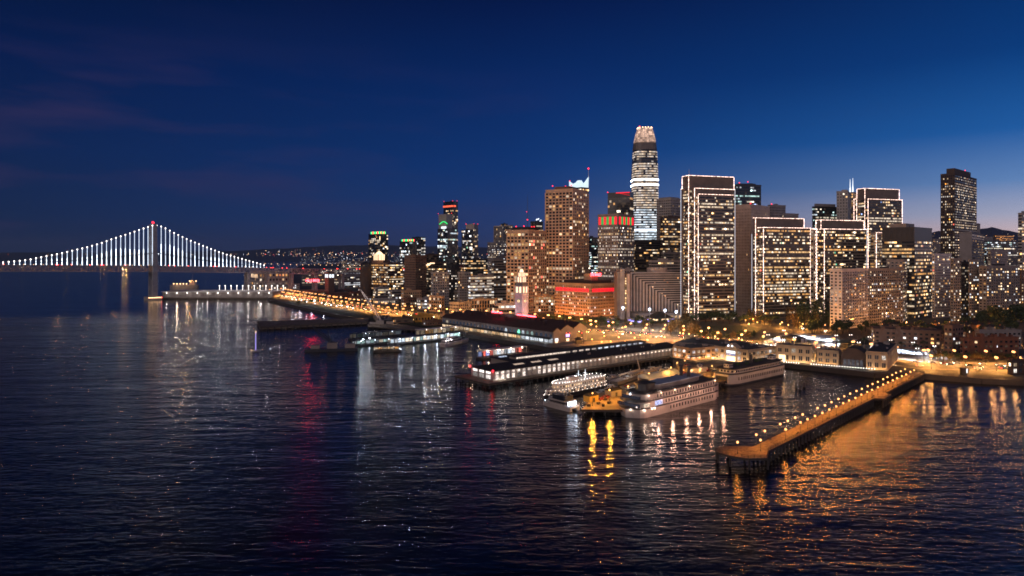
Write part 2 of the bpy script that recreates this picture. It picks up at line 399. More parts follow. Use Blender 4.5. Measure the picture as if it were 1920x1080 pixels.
# low stone sea wall along the edge
sw = MB()
for i in range(len(SHORE)-3):
    p, q = V((*GP(*SHORE[i]), 0)), V((*GP(*SHORE[i+1]), 0)); t = (q-p).normalized(); n = V((-t.y, t.x, 0))
    sw.box((p.x, p.y, -2), q-p, n*-1.2, (0, 0, 5.6)) if False else sw.box((p.x, p.y, -2), q-p, n*1.2, (0, 0, 5.5))
tag(sw.build('seawall', 'seawall'), 'dark stone sea wall along the waterfront', 'sea wall')

ROAD = [(2060, 694), (1960, 691), (1720, 685), (1600, 668), (1480, 650), (1400, 643), (1300, 634), (1200, 628), (1100, 621), (1040, 611), (960, 602), (880, 597), (800, 593), (740, 587), (690, 579), (640, 572), (590, 563.5), (540, 555), (512, 549)]
RG = [V((*GP(x, y), 0)) for x, y in ROAD]
def along(step, off=0, start=0):
    """points every step metres along the waterfront road, off metres towards the land, with the heading"""
    out = []; acc = start
    for p, q in zip(RG, RG[1:]):
        L = (q-p).length; t = (q-p)/L; n = V((t.y, -t.x, 0))
        while acc < L: out.append((p+t*acc+n*off, t)); acc += step
        acc -= L
    return out
def ribbon(w0, w1, z, m, name, label):
    A, Bq = [], []
    for i, p in enumerate(RG):
        t = (RG[min(i+1, len(RG)-1)]-RG[max(i-1, 0)]).normalized(); n = V((t.y, -t.x, 0))
        A.append(p+n*w0); Bq.append(p+n*w1)
    mb = MB()
    for i in range(len(RG)-1): mb.face([(A[i].x, A[i].y, z), (Bq[i].x, Bq[i].y, z), (Bq[i+1].x, Bq[i+1].y, z), (A[i+1].x, A[i+1].y, z)][::-1])
    return tag(mb.build(name, m), label, kind='structure')
ribbon(-15, 15, 3.012, 'road', 'road', 'wide waterfront boulevard under orange street lamps')
def walk(w0, w1, name):
    mb = MB()
    for i in range(len(RG)-1):
        t0 = (RG[min(i+1, len(RG)-1)]-RG[max(i-1, 0)]).normalized(); t1 = (RG[min(i+2, len(RG)-1)]-RG[i]).normalized()
        n0, n1 = V((t0.y, -t0.x, 0)), V((t1.y, -t1.x, 0))
        a, b_, c, d = RG[i]+n0*w0, RG[i]+n0*w1, RG[i+1]+n1*w1, RG[i+1]+n1*w0
        mb.prism([(d.x, d.y), (c.x, c.y), (b_.x, b_.y), (a.x, a.y)], 2.9, 3.14)
    return tag(mb.build(name, 'walk'), 'paved walk with kerb beside the boulevard', kind='structure')
walk(-21, -15, 'pavement'); walk(15, 22, 'pavement')
lm = MB()
for off in (-14, -.2, .2, 14):
    for p, t in along(12, off):
        n = V((t.y, -t.x, 0)); q = p-n*.1; lm.face([(q.x, q.y, 3.018), (q.x+t.x*9, q.y+t.y*9, 3.018), (q.x+t.x*9+n.x*.2, q.y+t.y*9+n.y*.2, 3.018), (q.x+n.x*.2, q.y+n.y*.2, 3.018)][::-1])
for off in (-10.5, -7, -3.5, 3.5, 7, 10.5):
    for p, t in along(12, off):
        n = V((t.y, -t.x, 0)); q = p; lm.face([(q.x, q.y, 3.018), (q.x+t.x*3, q.y+t.y*3, 3.018), (q.x+t.x*3+n.x*.15, q.y+t.y*3+n.y*.15, 3.018), (q.x+n.x*.15, q.y+n.y*.15, 3.018)][::-1])
tag(lm.build('road_marking', 'pale'), 'white lane markings on the boulevard', kind='structure')

def sheet(name, pix, z, m, label, zg=3.0):
    mb = MB(); mb.face([(*GP(x, y, zg), z) for x, y in pix]); o = mb.build(name, m)
    if o.data.polygons[0].normal.z < 0: o.data.flip_normals()
    return tag(o, label, kind='structure')
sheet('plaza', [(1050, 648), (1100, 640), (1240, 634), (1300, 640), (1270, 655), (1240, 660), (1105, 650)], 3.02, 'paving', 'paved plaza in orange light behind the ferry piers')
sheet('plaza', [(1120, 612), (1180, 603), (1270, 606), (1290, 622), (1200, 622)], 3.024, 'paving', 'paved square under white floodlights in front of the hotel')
sheet('lawn', [(1300, 630), (1306, 617), (1330, 611), (1400, 610), (1430, 616), (1420, 634), (1370, 637)], 3.03, 'grass', 'dim green park lawn below the outlined towers')
sheet('lawn', [(538, 567), (552, 562), (590, 571), (640, 580), (690, 588), (740, 596), (800, 603), (825, 610), (820, 615), (760, 607), (690, 599.5), (620, 586.5), (560, 573.5)], 3.03, 'grass', 'dark waterfront park lawn dotted with white lamps')

# hills
def hill(name, pts, Y, depth, label, m='hill'):
    mb = MB(); n = len(pts)
    base = [(XT(x, Y), Y) for x, y in pts]
    for i in range(n-1):
        (x0, y0), (x1, y1) = pts[i], pts[i+1]
        a, b_ = V((XT(x0, Y), Y+depth, ZT(y0, Y+depth))), V((XT(x1, Y), Y+depth, ZT(y1, Y+depth)))
        sc = (Y+depth)/Y; a.x *= sc; b_.x *= sc
        f0, f1 = V((base[i][0], Y, 0)), V((base[i+1][0], Y, 0)); k0, k1 = V((a.x*1.3, Y+depth*1.6, 0)), V((b_.x*1.3, Y+depth*1.6, 0))
        mb.face([f0, f1, b_, a]); mb.face([a, b_, k1, k0])
    return tag(mb.build(name, m), label, kind='structure')
def ridge(x0, x1, f, step=14, amp=1.6):
    out = []; x = x0; r_ = random.Random(int(x0+9999)); v = 0
    while x <= x1: v = v*.75+r_.uniform(-amp, amp)*.5; out.append((x, f(x)+v)); x += step
    return out
def interp(x, tab):
    for (x0, y0), (x1, y1) in zip(tab, tab[1:]):
        if x <= x1: return y0+(y1-y0)*(x-x0)/(x1-x0)
    return tab[-1][1]
hill('hills', ridge(-500, 1300, lambda x: interp(x, [(-500, 476), (0, 475), (320, 473), (440, 471), (540, 466), (640, 461), (720, 459), (800, 461), (900, 463), (1000, 466), (1300, 470)])), 11000, 2600, 'dark low hills along the far shore of the bay')
hill('hills', ridge(1500, 2300, lambda x: interp(x, [(1500, 460), (1700, 452), (1735, 441), (1755, 433), (1775, 434), (1800, 436), (1840, 430), (1860, 427), (1880, 431), (1910, 437), (2300, 450)]), 10, 2.0), 3600, 700, 'dark city hills against the pink dusk sky')

# far city lights: nobody could count them
fl = MB()
def far_dot(px, py, Y, s, c, k):
    x, z = XT(px, Y), ZT(py, Y); fl.cbox(x, Y, z, s, s, s, 0, (c[0]*k, c[1]*k, c[2]*k))
for _ in range(240):
    px = rnd.choice((rnd.uniform(-20, 480), rnd.uniform(470, 960), rnd.uniform(480, 760), rnd.uniform(540, 700)))
    py = 476+abs(rnd.gauss(0, 1.2)) if px < 470 else rnd.choice((rnd.uniform(468, 480), 477+rnd.gauss(0, 2), rnd.uniform(472, 480)))
    Y = 10800 if py > 468 else 11600
    if px < 470 and rnd.random() < .6: continue
    far_dot(px, py, Y, rnd.uniform(3, 6.5), rnd.choice([(1, .5, .2), (1, .6, .3), (1, .75, .5), (.85, .9, 1), (1, .15, .12)]), rnd.choice((1, 2, 3.5, 8)))
for _ in range(420):                                    # nearer flats beyond the bridge
    px = rnd.uniform(560, 960); py = rnd.uniform(482, 497); Y = 82*F/(py-480)*.97
    if Y > 10000: Y = 10000
    far_dot(px, ZT and py-1.5, Y, rnd.uniform(1.5, 4)*Y/6000, rnd.choice([(1, .5, .2), (1, .75, .5), (.85, .9, 1), (.8, .9, 1)]), rnd.choice((.5, 1, 2, 4)))
for _ in range(60):
    px = rnd.uniform(1735, 1920); py = rnd.uniform(438, 462); far_dot(px, py, 3500, rnd.uniform(1, 2.2), rnd.choice([(1, .5, .25), (1, .8, .6)]), rnd.choice((.6, 1.2, 2.5)))
tag(fl.build('city_lights', 'win'), 'scattered tiny lights of the far shore and hills', kind='stuff')
# ------------------------------------------------------------------ the downtown towers
TW = 'downtown towers'
# tall tan grid tower with glass crown peeking behind
ro, s = tower('office_tower', 'tall tan office tower with a square window grid, left of the bullet shaped skyscraper', 1074, 1023, 1103, 354.5, 1000, 58, wall='tan', style='grid', fh=4.6, ww=5.6, p=.2, row=.07, parts=100, blank=2, clutter=2, beacons=[(.25, .2, 7), (.4, .5, 7), (.1, .8, 7)])
penthouse(ro, s, .05, .5, .15, .7, 5, 'brown')
ro, s = tower('office_tower', 'shorter tan grid office tower in front of the taller tan one, with red roof beacons', 991, 951, 1024, 432, 975, 58, wall='tan', style='grid', fh=4.6, ww=5.6, p=.22, row=.12, parts=100, blank=2, beacons=[(.1, .3, 6.5), (.2, .75, 6.5), (.55, .2, 6.5), (.65, .4, 6.5)])
penthouse(ro, s, .1, .75, .15, .85, 5.5, 'roof')
# white lit faceted crown with a spire
ro, s = tower('office_tower', 'slim skyscraper with a white lit folded crown and a needle spire', 1090, 1067, 1104, 352, 1180, 40, wall='darkglass', style='glass', p=.2, clutter=0, beacons=[(.02, .95, 14)])
P, ex, ey, a, b = s['P'], s['ex'], s['ey'], s['a'], s['b']
cr = MB(); z = s['z']+1.5
for (q0, q1, h0, hm, h1) in ((P+ey*b, P, 13, 4, 12), (P, P+ex*a, 12, 3, 20), (P+ex*a, P+ex*a+ey*b, 20, 6, 12), (P+ex*a+ey*b, P+ey*b, 12, 8, 13)):
    m_ = (q0+q1)/2
    cr.face([(q0.x, q0.y, z), (m_.x, m_.y, z), (m_.x, m_.y, z+hm), (q0.x, q0.y, z+h0)]); cr.face([(m_.x, m_.y, z), (q1.x, q1.y, z), (q1.x, q1.y, z+h1), (m_.x, m_.y, z+hm)])
cr.build('crown_screen', 'white_crown', ro)
q = P+ex*a*.45+ey*b*.45; mb = MB(); mb.cyl(q.x, q.y, z, z+10, 9, 5, 8); mb.ball(q.x, q.y, z+9, 5.5, 8, 5, .8); mb.build('crown_core', 'white_crown', ro)
q = P+ex*a*.98+ey*.5; mb = MB(); mb.cyl(q.x, q.y, s['z'], ZT(318, q.y), .9, .3, 6); mb.build('spire', 'pale', ro)
mb = MB(); mb.ball(q.x, q.y, ZT(316, q.y), 1.5); mb.build('beacon_light', 'red', ro)
# thin mast far behind
ro = empty('radio_mast', (XT(989, 1700), 1700, 3), 'thin dark radio mast rising behind the shorter tan tower', 'mast')
mb = MB(); x = XT(989, 1700); mb.cyl(x, 1700, 3, ZT(365, 1700), 1.6, .3, 5); mb.build('mast_pole', 'dark', ro)
mb = MB(); mb.ball(x, 1700, ZT(412, 1700), 1.6); mb.ball(x-2, 1700, ZT(397, 1700), .9); mb.build('beacon_light', 'red', ro)
# dark blocks left of the tan pair
ro, s = tower('office_tower', 'dark tower top with white work lights, peeking over the shorter tan grid tower', 1003, 995, 1018, 416, 1250, 45, wall='dark', style='band', p=.1)
mb = MB()
for k in range(6): q = s['P']+s['ex']*s['a']*rnd.random()+s['ey']*s['b']*rnd.random()*.3; mb.ball(q.x, q.y, s['z']+1+rnd.random()*5, 1.2)
mb.build('work_light', 'white_panel', ro)
# red and green crowned tower
ro, s = tower('office_tower', 'brown striped office tower wearing a crown of red and green lit bays', 1159, 1121, 1189.5, 402, 1000, 50, wall='taupe', style='punch', fh=4.3, ww=2.6, p=.42, row=.3, parts=100, blank=16, pal=WARM+[(1, .82, .7)]*3)
for (O, d, n, W) in ((s['P'], s['ex'], -s['ey'], s['a']), (s['P']+s['ey']*s['b'], -s['ey'], -s['ex'], s['b'])):
    nb = 7
    for i in range(nb):
        if rnd.random() < .03: continue
        w_ = W*.9/nb; q = O+d*(W*.05+i*w_)+n*.2
        mb = MB(); mb.box((q.x, q.y, s['z']-14.5), d*w_*.86, n*.3, (0, 0, 11.5)); mb.build('lit_bay', 'redband' if i % 2 == 0 else 'greenband', ro)
# dark glass tower with a red wedge
ro, s = tower('office_tower', 'dark glass tower with a glowing red wedge cut into its top', 1181, 1139.5, 1188, 361, 1150, 62, wall='dark', style='glass', p=.07, row=.06, fh=4.2, ww=3.4, blank=6, beacons=[(.0, 1, 2)], clutter=0)
q0 = s['P']+s['ey']*s['b']*.62-s['ex']*.5; q1 = s['P']-s['ex']*.5; z = s['z']
mb = MB(); mb.face([(q0.x, q0.y, z+.8), (q1.x, q1.y, z-5), (s['P'].x+s['ex'].x*6, s['P'].y+s['ex'].y*6, z+1), (q0.x, q0.y, z+1.2)][::1])
mb.box((q0.x, q0.y, z-.6), (q1-q0), s['ex']*-.4, (0, 0, 1.6)); mb.build('red_wedge', 'redband', ro)
# bullet skyscraper
def bullet():
    Y = 1300; cx = XT(1208.5, Y); ro = empty('skyscraper', (cx, Y, 3), 'tallest skyscraper, rounded and tapering like a bullet, with two white rings and a glowing crown', 'skyscraper')
    prof = [(452, 25.5), (430, 25.6), (400, 25.6), (360, 25.6), (330, 25.2), (300, 24), (280, 22.6), (265, 20.6), (252, 17.5), (241, 13.6)]
    sc = Y/F
    def rad(z):
        py = HZ-(z-H)*F/Y
        if py > 452: return 25.5*sc
        for (y0, r0), (y1, r1) in zip(prof, prof[1:]):
            if y1 <= py <= y0: return (r0+(r1-r0)*(y0-py)/(y0-y1))*sc
        return 13*sc
    def ring(z, k, n=48):
        r = rad(z)*k; out = []
        for i in range(n):
            t = 2*pi*i/n+.35; e = (abs(cos(t))**4.2+abs(sin(t))**4.2)**(-1/4.2); out.append((cx+r*.93*e*cos(t), Y+r*.93*e*sin(t)))
        return out
    zs = [3, 60, 120, 150]+[ZT(y, Y) for y in (430, 400, 360, 330, 300, 285, 270)]
    body = MB()
    for z0, z1 in zip(zs, zs[1:]): body.loft(ring(z0, .985), z0, ring(z1, .985), z1)
    body.build('tower_shaft', 'darkglass', ro)
    ztop = ZT(241, Y); zc = ZT(268, Y)
    # floors: glowing bands made of separate panes, white metal sunshades between
    win, sun = MB(), MB(); z = 20; cand = []
    fl_h = 4.55
    while z < ZT(287, Y):
        py = HZ-(z-H)*F/Y; n = 40; ra, rb = ring(z, 1.0, n), ring(z+2.3, 1.0, n)
        for i in range(n):
            j = (i+1) % n
            if ra[i][1] > Y+5: continue
            pr = .93 if py > 300 else .8
            if 301 < py < 307: pr = .15
            if rnd.random() < pr:
                c = rnd.choice([(1, .8, .6), (1, .72, .5), (1, .86, .76)]) if py < 395 else rnd.choice([(.75, .88, 1), (.9, .95, 1)])
                k = rnd.uniform(.4, 1.35)*(1.1 if py > 395 else .85); g = tuple(x*k for x in c)
            else: g = (.01, .012, .016)
            pa, pb = ra[i], ra[j]; pc, pd = rb[j], rb[i]
            win.face([(pa[0], pa[1], z), (pb[0], pb[1], z), (pc[0], pc[1], z+2.3), (pd[0], pd[1], z+2.3)], g)
            if g[0] > .3: cand.append(len(win.f)-1)
        sun.loft(ring(z-1.3, 1.012), z-1.3, ring(z-.7, 1.012), z-.7)
        z += fl_h
    rnd.shuffle(cand); pick = set(cand[:100])
    rest = MB()
    for k, f in enumerate(win.f):
        pts = [win.v[i] for i in f]
        if k in pick:
            o = MB(); o.face(pts, win.g[k]); o.build('window', 'win', ro)
        else: rest.face(pts, win.g[k])
    rest.build('window', 'win', ro, kind='stuff'); sun.build('sunshade', 'grey', ro)
    for py in (339, 348.5):
        z0 = ZT(py+1, Y); mb = MB(); mb.loft(ring(z0, 1.03), z0, ring(z0+2.4, 1.03), z0+2.4); mb.build('light_ring', 'bulb_blue' if False else 'led', ro)
    z0 = ZT(434, Y); mb = MB(); mb.loft(ring(z0, 1.02), z0, ring(z0+4, 1.02), z0+4); mb.build('light_ring', 'led_soft', ro)
    # latticed crown glowing from inside: panes and ribs, open gaps between
    n = 30; pan, rib = MB(), MB(); lev = 7
    for q in range(lev):
        za, zb = zc+(ztop-zc)*q/lev, zc+(ztop-zc)*(q+1)/lev; ra, rb = ring(za, 1, n), ring(zb, 1, n)
        for i in range(n):
            j = (i+1) % n; k = rnd.uniform(.35, 1.2)*(.6+.6*(q/lev)); pan.face([(*ra[i], za), (*ra[j], za), (*rb[j], zb), (*rb[i], zb)], (1.15*k, .72*k, .52*k))
            if i % 2 == 0: rib.beam((*ra[i], za), (*rb[i], zb), .7)
        for i in range(n): rib.beam((*ra[i], za), (*ra[(i+1) % n], za), .5)
    pan.build('crown_panel', 'win', ro); rib.build('crown_rib', 'pale', ro)
    mb = MB()
    for q in ring(ztop, 1, 16): mb.ball(q[0], q[1], ztop+.6, .9, 6, 4)
    mb.build('crown_light', 'bulb_warm', ro)
    mb = MB(); q = ring(ztop, 1, 16)[9]; mb.ball(q[0], q[1], ztop+2, 1.2); mb.build('beacon_light', 'red', ro)
    za = ZT(285, Y); mb = MB()
    for k in range(9): zz = za+2+k*(zc-za-3)/9; mb.loft(ring(zz, 1.0), zz, ring(zz+1.0, .999), zz+1.0)
    mb.build('louvre_band', 'taupe', ro)
bullet()
tower('office_tower', 'pale concrete tower with small dark windows right of the bullet skyscraper', 1258, 1231, 1277.5, 372, 1220, 40, wall='concrete', style='punch', fh=4.6, ww=4.2, p=.08, row=.03, mech=[(.1, .9, .1, .9, 3, 'grey')])
tower('office_tower', 'low dark banded tower between the bullet skyscraper and the first outlined tower', 1243, 1238, 1281, 407, 1130, 20, wall='darkbrown', style='band', p=.25, row=.25, fh=4, pal=WARM, parts=60)
tower('office_tower', 'dark glass podium block at the foot of the bullet skyscraper', 1192, 1188, 1240, 452, 1150, 15, wall='dark', style='band', p=.15, row=.2, pal=WARM)

# the outlined complex
def emb(label, c, Y, shafts, parts):
    ro = rootof('outlined_tower', label, 'tower', c, Y, group='office towers edged with lines of white light'); last = None
    for i, kw in enumerate(shafts):
        kw = dict(dict(wall='emb', style='band', fh=3.9, ww=2.1, p=.36, row=.2, k=1.1, pal=WARM+[(1, .8, .6)], cap=.8), **kw); kw['parts'] = parts if i == len(shafts)-1 else 20
        last = shaft(ro, **kw)
    return ro, last
ro, s = emb('tallest tower edged with white light lines, stepped in three slabs, leftmost of the outlined group', 1291, 860, [
    dict(c=1281, l=1277.8, r=1292, top=355, Y=872, th=18, lines='L u', wl=0),
    dict(c=1291.5, l=1280.2, r=1375, top=330, Y=862, th=18, lines='t u c l s16', blank=16, p=.3),
    dict(c=1302.5, l=1297, r=1376.8, top=354, Y=856, th=18, lines='t c R', blank=8, p=.25),
    dict(c=1309.5, l=1305.5, r=1375, top=365, Y=852, th=18, lines='t c', p=.3)], 100)
mb = MB(); q = s['P']; mb.cyl(XT(1292, 864), 864, ZT(330, 862), ZT(316, 864), .35, .15, 5); mb.build('antenna', 'pale', ro)
emb('outlined tower with a wide lit front, just right of the plain beige slab', 1431, 892, [
    dict(c=1413, l=1411, r=1420, top=440, Y=906, th=18, lines='L', wl=0),
    dict(c=1416.8, l=1413.2, r=1506.5, top=409.5, Y=900, th=18, lines='t u c s12', blank=14),
    dict(c=1431.6, l=1419.5, r=1519, top=427.5, Y=890, th=18, lines='t u c l', p=.36, row=.16)], 100)
emb('outlined tower with a glowing white striped side wing, third of the outlined group', 1545, 925, [
    dict(c=1531, l=1520, r=1547, top=430, Y=940, th=55, lines='t u c l', wall='beige', style='grid', fh=4.2, ww=4, p=.75, row=.3, k=.55, lw=.9),
    dict(c=1539.3, l=1531, r=1619, top=413.5, Y=932, th=18, lines='t u c l s14', blank=12),
    dict(c=1545.6, l=1537, r=1624, top=430.3, Y=922, th=18, lines='t u c R', p=.3, row=.12)], 100)
emb('outlined tower standing farthest back, beside the twin white spires', 1627, 995, [
    dict(c=1606, l=1602.3, r=1612, top=374, Y=1012, th=30, lines='u l c'),
    dict(c=1621.6, l=1607.8, r=1685, top=354, Y=1000, th=18, lines='t u c l s18', blank=14, p=.22),
    dict(c=1627.6, l=1622, r=1690.6, top=374, Y=992, th=18, lines='t c r', p=.32, row=.2),
    dict(c=1643, l=1632, r=1656, top=437, Y=960, th=25, lines='t c', wall='beige', p=.5, k=.6)], 80)
# neighbours
ro, s = tower('office_tower', 'dark round-topped tower with bright white floors between two outlined towers', 1380, 1376, 1427, 347, 1120, 12, wall='dark', style='band', p=.2, row=.3, fh=4.6, pal=COLD, beacons=[(.15, .2, 4), (.5, .3, 6)], mech=[(.1, .8, .1, .9, 3, 'dark')])
ro, s = tower('office_tower', 'plain beige slab tower with few windows between the first two outlined towers', 1408, 1376.5, 1443, 384, 960, 48, wall='beige', style='rib', fh=4.2, ww=2.3, p=.02, row=.015, blank=3, wl=1, clutter=1, plf=.6, beacons=[(.0, .02, 2)])
tower('office_tower', 'grey stepped tower behind the beige slab', 1446, 1440, 1473, 385, 1050, 30, wall='grey', style='punch', p=.02, row=0, clutter=1, beacons=[(.05, .1, 2)])
tower('office_tower', 'lower grey step beside the stepped grey tower', 1472, 1466, 1497, 401, 1060, 30, wall='grey', style='punch', p=.02, row=0, clutter=0)
tower('office_tower', 'dark tower with rows of cold white windows, left of the pale slender tower', 1527, 1523, 1569, 388, 1200, 20, wall='dark', style='band', p=.18, row=.3, fh=4.8, pal=COLD, mech=[(.08, .95, .1, .9, 6, 'grey')])
ro, s = tower('office_tower', 'slender pale tower with small square windows, beside the twin white spires', 1590, 1568.5, 1597, 359, 1150, 60, wall='concrete', style='punch', fh=5, ww=4.2, p=.05, row=0, mech=[(.1, .9, .1, .6, 4, 'concrete')])
ro, s = tower('office_tower', 'narrow tower carrying twin white lit spires', 1600, 1592, 1607, 361, 1230, 45, wall='beige', style='grid', fh=4, ww=3, p=.6, row=.2, k=.6, clutter=0)
for px, tp in ((1594, 336), (1599, 334)):
    Y = 1236; x = XT(px, Y); mb = MB(); mb.cyl(x, Y, s['z'], ZT(tp+16, Y), 1.5, 1.1, 6); mb.cyl(x, Y, ZT(tp+16, Y), ZT(tp, Y), .8, .3, 6); mb.build('spire', 'white_panel', ro)
ro, s = tower('office_tower', 'broad black block with warm banded windows in front of the farthest outlined tower', 1714.5, 1654, 1747.5, 427, 880, 42, wall='dark', style='band', fh=4.4, ww=3, p=.3, row=.2, parts=100, blank=15, mech=[(0, .45, .25, .75, 6, 'taupe')])
P, ex, ey = s['P'], s['ex'], s['ey']; mb = MB()
for i in range(6): q = P+ey*s['b']*(.08+i*.16)-ex*.5; mb.box((q.x, q.y, s['z']-14), ey*3.2, ex*-.6, (0, 0, 12))
mb.build('louvre_panel', 'trim_dark', ro)
tower('office_tower', 'tall dark tower standing apart at the far right with rows of dotted windows', 1790, 1764, 1831, 325.5, 1250, 42, wall='darkbrown', style='dots', fh=4.7, ww=3.4, p=.34, row=.1, parts=100, pal=[(1, .62, .32), (1, .75, .5), (1, .7, .42), (1, .9, .8)], mech=[(.12, .85, .2, .8, 12, 'darkbrown')], beacons=[(.3, .6, 14), (.65, .3, 14)], clutter=0)
ro, s = tower('office_tower', 'blank grey slab wall in front of the tall dark tower', 1822, 1799, 1846, 436, 1010, 50, wall='grey', style='punch', p=.1, row=.1, wl=0, fh=4.2)
tower('office_tower', 'small dark block beside the shoulder of the tall dark tower', 1832, 1829, 1838, 420, 1600, 30, wall='taupe', style='punch', p=.0)
tower('office_tower', 'pale banded tower cut by the right edge of the view', 1916, 1909, 1960, 400, 1100, 30, wall='concrete', style='band', p=.25, row=.15, fh=5, mech=[(.1, .8, .2, .8, 4, 'grey')])

# apartments on the right
def apartments(label, shafts, parts=80, name='apartment_tower'):
    c, Y = shafts[0]['c'], shafts[0]['Y']; ro = rootof(name, label, 'apartment tower', c, Y); s = None
    for kw in shafts:
        kw = dict(dict(style='punch', fh=3.5, ww=4.0, p=.3, row=0, pal=MIXED, wall='grey', parts=parts), **kw); bal = kw.pop('bal', 0); s = shaft(ro, **kw)
        if bal:
            n = max(2, int(s['a']/7)); bw = s['a']/n; z = 8; me = None; k = 0; rest = MB(); phi = atan2(s['ex'].y, s['ex'].x); spots = []
            while z < s['z']-4: spots += [(i, z) for i in range(n)]; z += 3.5
            rnd.shuffle(spots)
            for i, z in spots:
                q = s['P']+s['ex']*(i*bw+bw*.35); e, f = s['ex'], s['ey']
                if k < 60:
                    if me is None:
                        mb = MB(); mb.box((0, 0, -.2), (bw*.42, 0, 0), (0, -1.3, 0), (0, 0, .22)); mb.box((0, -1.2, .02), (bw*.42, 0, 0), (0, -.1, 0), (0, 0, .95)); o = mb.build('balcony', 'taupe', ro, world=False); me = o.data
                    else: o = bpy.data.objects.new('balcony', me); COL.objects.link(o); o.parent = ro
                    o.location = V((q.x, q.y, z))-V(ro.location); o.rotation_euler = (0, 0, phi); k += 1
                else: rest.box((q.x, q.y, z-.2), e*bw*.42, f*-1.3, (0, 0, .22)); q = q-f*1.2; rest.box((q.x, q.y, z+.02), e*bw*.42, f*-.1, (0, 0, .95))
            if rest.f: rest.build('balcony', 'taupe', ro, kind='stuff')
        if kw['Y'] < 1000: penthouse(ro, s, .35, .6, .2, .8, 3, 'roof')
    return ro, s
apartments('wide pale apartment slab with many balconies in front of the outlined towers', [
    dict(c=1579, l=1556, r=1630, top=506, Y=760, th=38, wall='pale', bal=1, p=.27), dict(c=1630.5, l=1626, r=1692, top=505, Y=798, th=30, wall='taupe', bal=1, p=.33)], 50)
apartments('narrow apartment tower squeezed between the pale slab and the black block', [dict(c=1693, l=1662, r=1709, top=488, Y=842, th=55, wall='taupe', p=.3)], 60)
apartments('slim apartment tower with a pink lit edge right of the black block', [dict(c=1752.5, l=1747.5, r=1784, top=477, Y=900, th=25, wall='pale', p=.25, ww=3)], 60)
apartments('apartment tower of alternating pale and dark strips', [
    dict(c=1788, l=1782, r=1802, top=486, Y=840, th=25, wall='taupe', p=.3), dict(c=1803, l=1801, r=1817, top=492, Y=846, th=25, wall='dark', p=.18, ww=3), dict(c=1817.5, l=1816, r=1835, top=488, Y=842, th=25, wall='taupe', p=.25)], 35)
apartments('broad apartment block with scattered lights at the right, above the dark trees', [dict(c=1850, l=1835.5, r=1912, top=500, Y=830, th=20, wall='taupe', p=.32, bal=1)], 100)
apartments('apartment tower cut by the right edge, lowest floors behind dark trees', [dict(c=1915, l=1908, r=1990, top=508, Y=850, th=18, wall='brown', p=.3)], 40)
# ------------------------------------------------------------------ south of market cluster, seen left of the tan pair
def crown_segments(ro, s, cols, h, inset=.12):
    P, ex, ey, a, b = s['P'], s['ex'], s['ey'], s['a'], s['b']; n = len(cols)
    for (O, d, nn, W) in ((P+ey*b*.9+ex*a*inset, -ey, -ex, b*.8), (P+ex*a*inset+ey*b*.1, ex, -ey, a*(1-2*inset))):
        for i, c in enumerate(cols):
            q = O+d*(W*i/n); mb = MB(); mb.box((q.x, q.y, s['z']+.5), d*W*.8/n, nn*-2, (0, 0, h)); mb.build('crown_light', c, ro)
G, Rb = 'green', 'red'
ro, s = tower('glass_tower', 'dark glass tower with a green and red lit crown and a bright core, farthest left', 713, 691, 727.5, 439, 1900, 45, wall='darkglass', style='glass', fh=4.5, ww=4, p=.16, row=.15, pal=WARM+WHITE, parts=60)
crown_segments(ro, s, [G, Rb, G, G, Rb, G], 7)
ro, s = tower('glass_tower', 'shorter dark glass tower with a green and red crown, second from the left', 768, 749.5, 781, 453, 1850, 45, wall='darkglass', style='glass', fh=4.5, ww=4, p=.2, row=.12, pal=WHITE+COLD, parts=60)
crown_segments(ro, s, [G, Rb, G, G, Rb], 6)
tower('glass_tower', 'dark glass shoulder tower right beside the shorter green and red crown', 790, 773, 797.5, 445, 1930, 45, wall='darkglass', style='glass', fh=4.5, ww=4, p=.2, row=.08, pal=WHITE+COLD)
ro, s = tower('glass_tower', 'very tall dark tower with an orange red band near its top and red beacons', 850, 831.5, 858.5, 378, 2100, 45, wall='darkglass', style='glass', fh=4.5, ww=4.5, p=.2, row=.08, blank=24, parts=40, beacons=[(.02, .97, 3), (.3, .2, 3), (.95, .05, 3)])
z = s['z']-16; mb = MB()
for (O, d, n, W) in ((s['P'], s['ex'], -s['ey'], s['a']*.5), (s['P']+s['ey']*s['b'], -s['ey'], -s['ex'], s['b'])): mb.box((O.x+n.x, O.y+n.y, z), d*W, n*.5, (0, 0, 5))
mb.build('light_band', emit('orange_red_band', (1, .12, .05), 1.6, 'NONE'), ro)
ro, s = tower('glass_tower', 'pale topped glass tower with a curved green light, in front of the very tall one', 839, 820.5, 858, 429, 1960, 40, wall='darkglass', style='glass', fh=4.5, ww=4.5, p=.13, row=.12, pal=WHITE+COLD, parts=60, clutter=0)
P, ex, ey, a, b, z = s['P'], s['ex'], s['ey'], s['a'], s['b'], s['z']
o = P+ey*b*.1; MB().box((o.x, o.y, z), ex*a*.05+ey*b*.85+ex*a*0, ex*a*.6, (0, 0, ZT(401, o.y)-z)).build('upper_block', 'concrete', ro)
mb = MB(); q0, q1 = P+ey*b*.75-ex*2, P-ex*2-ey*2
for i in range(9):
    t0, t1 = i/9, (i+1)/9; f = lambda t: z+14+7*sin(pi*t); a0, a1 = q0+(q1-q0)*t0, q0+(q1-q0)*t1; mb.beam((a0.x, a0.y, f(t0)), (a1.x, a1.y, f(t1)), 1.4)
mb.build('arc_light', 'green', ro)
mb = MB(); o = P+ey*b*.6-ex*.8; mb.box((o.x, o.y, z+1), ey*b*-.5, ex*-.4, (0, 0, 6)); mb.build('lit_floor', 'white_panel', ro)
for f, g in ((.02, .95), (.55, .15)): beacon(ro, s, f, g, ZT(399, P.y)-z)
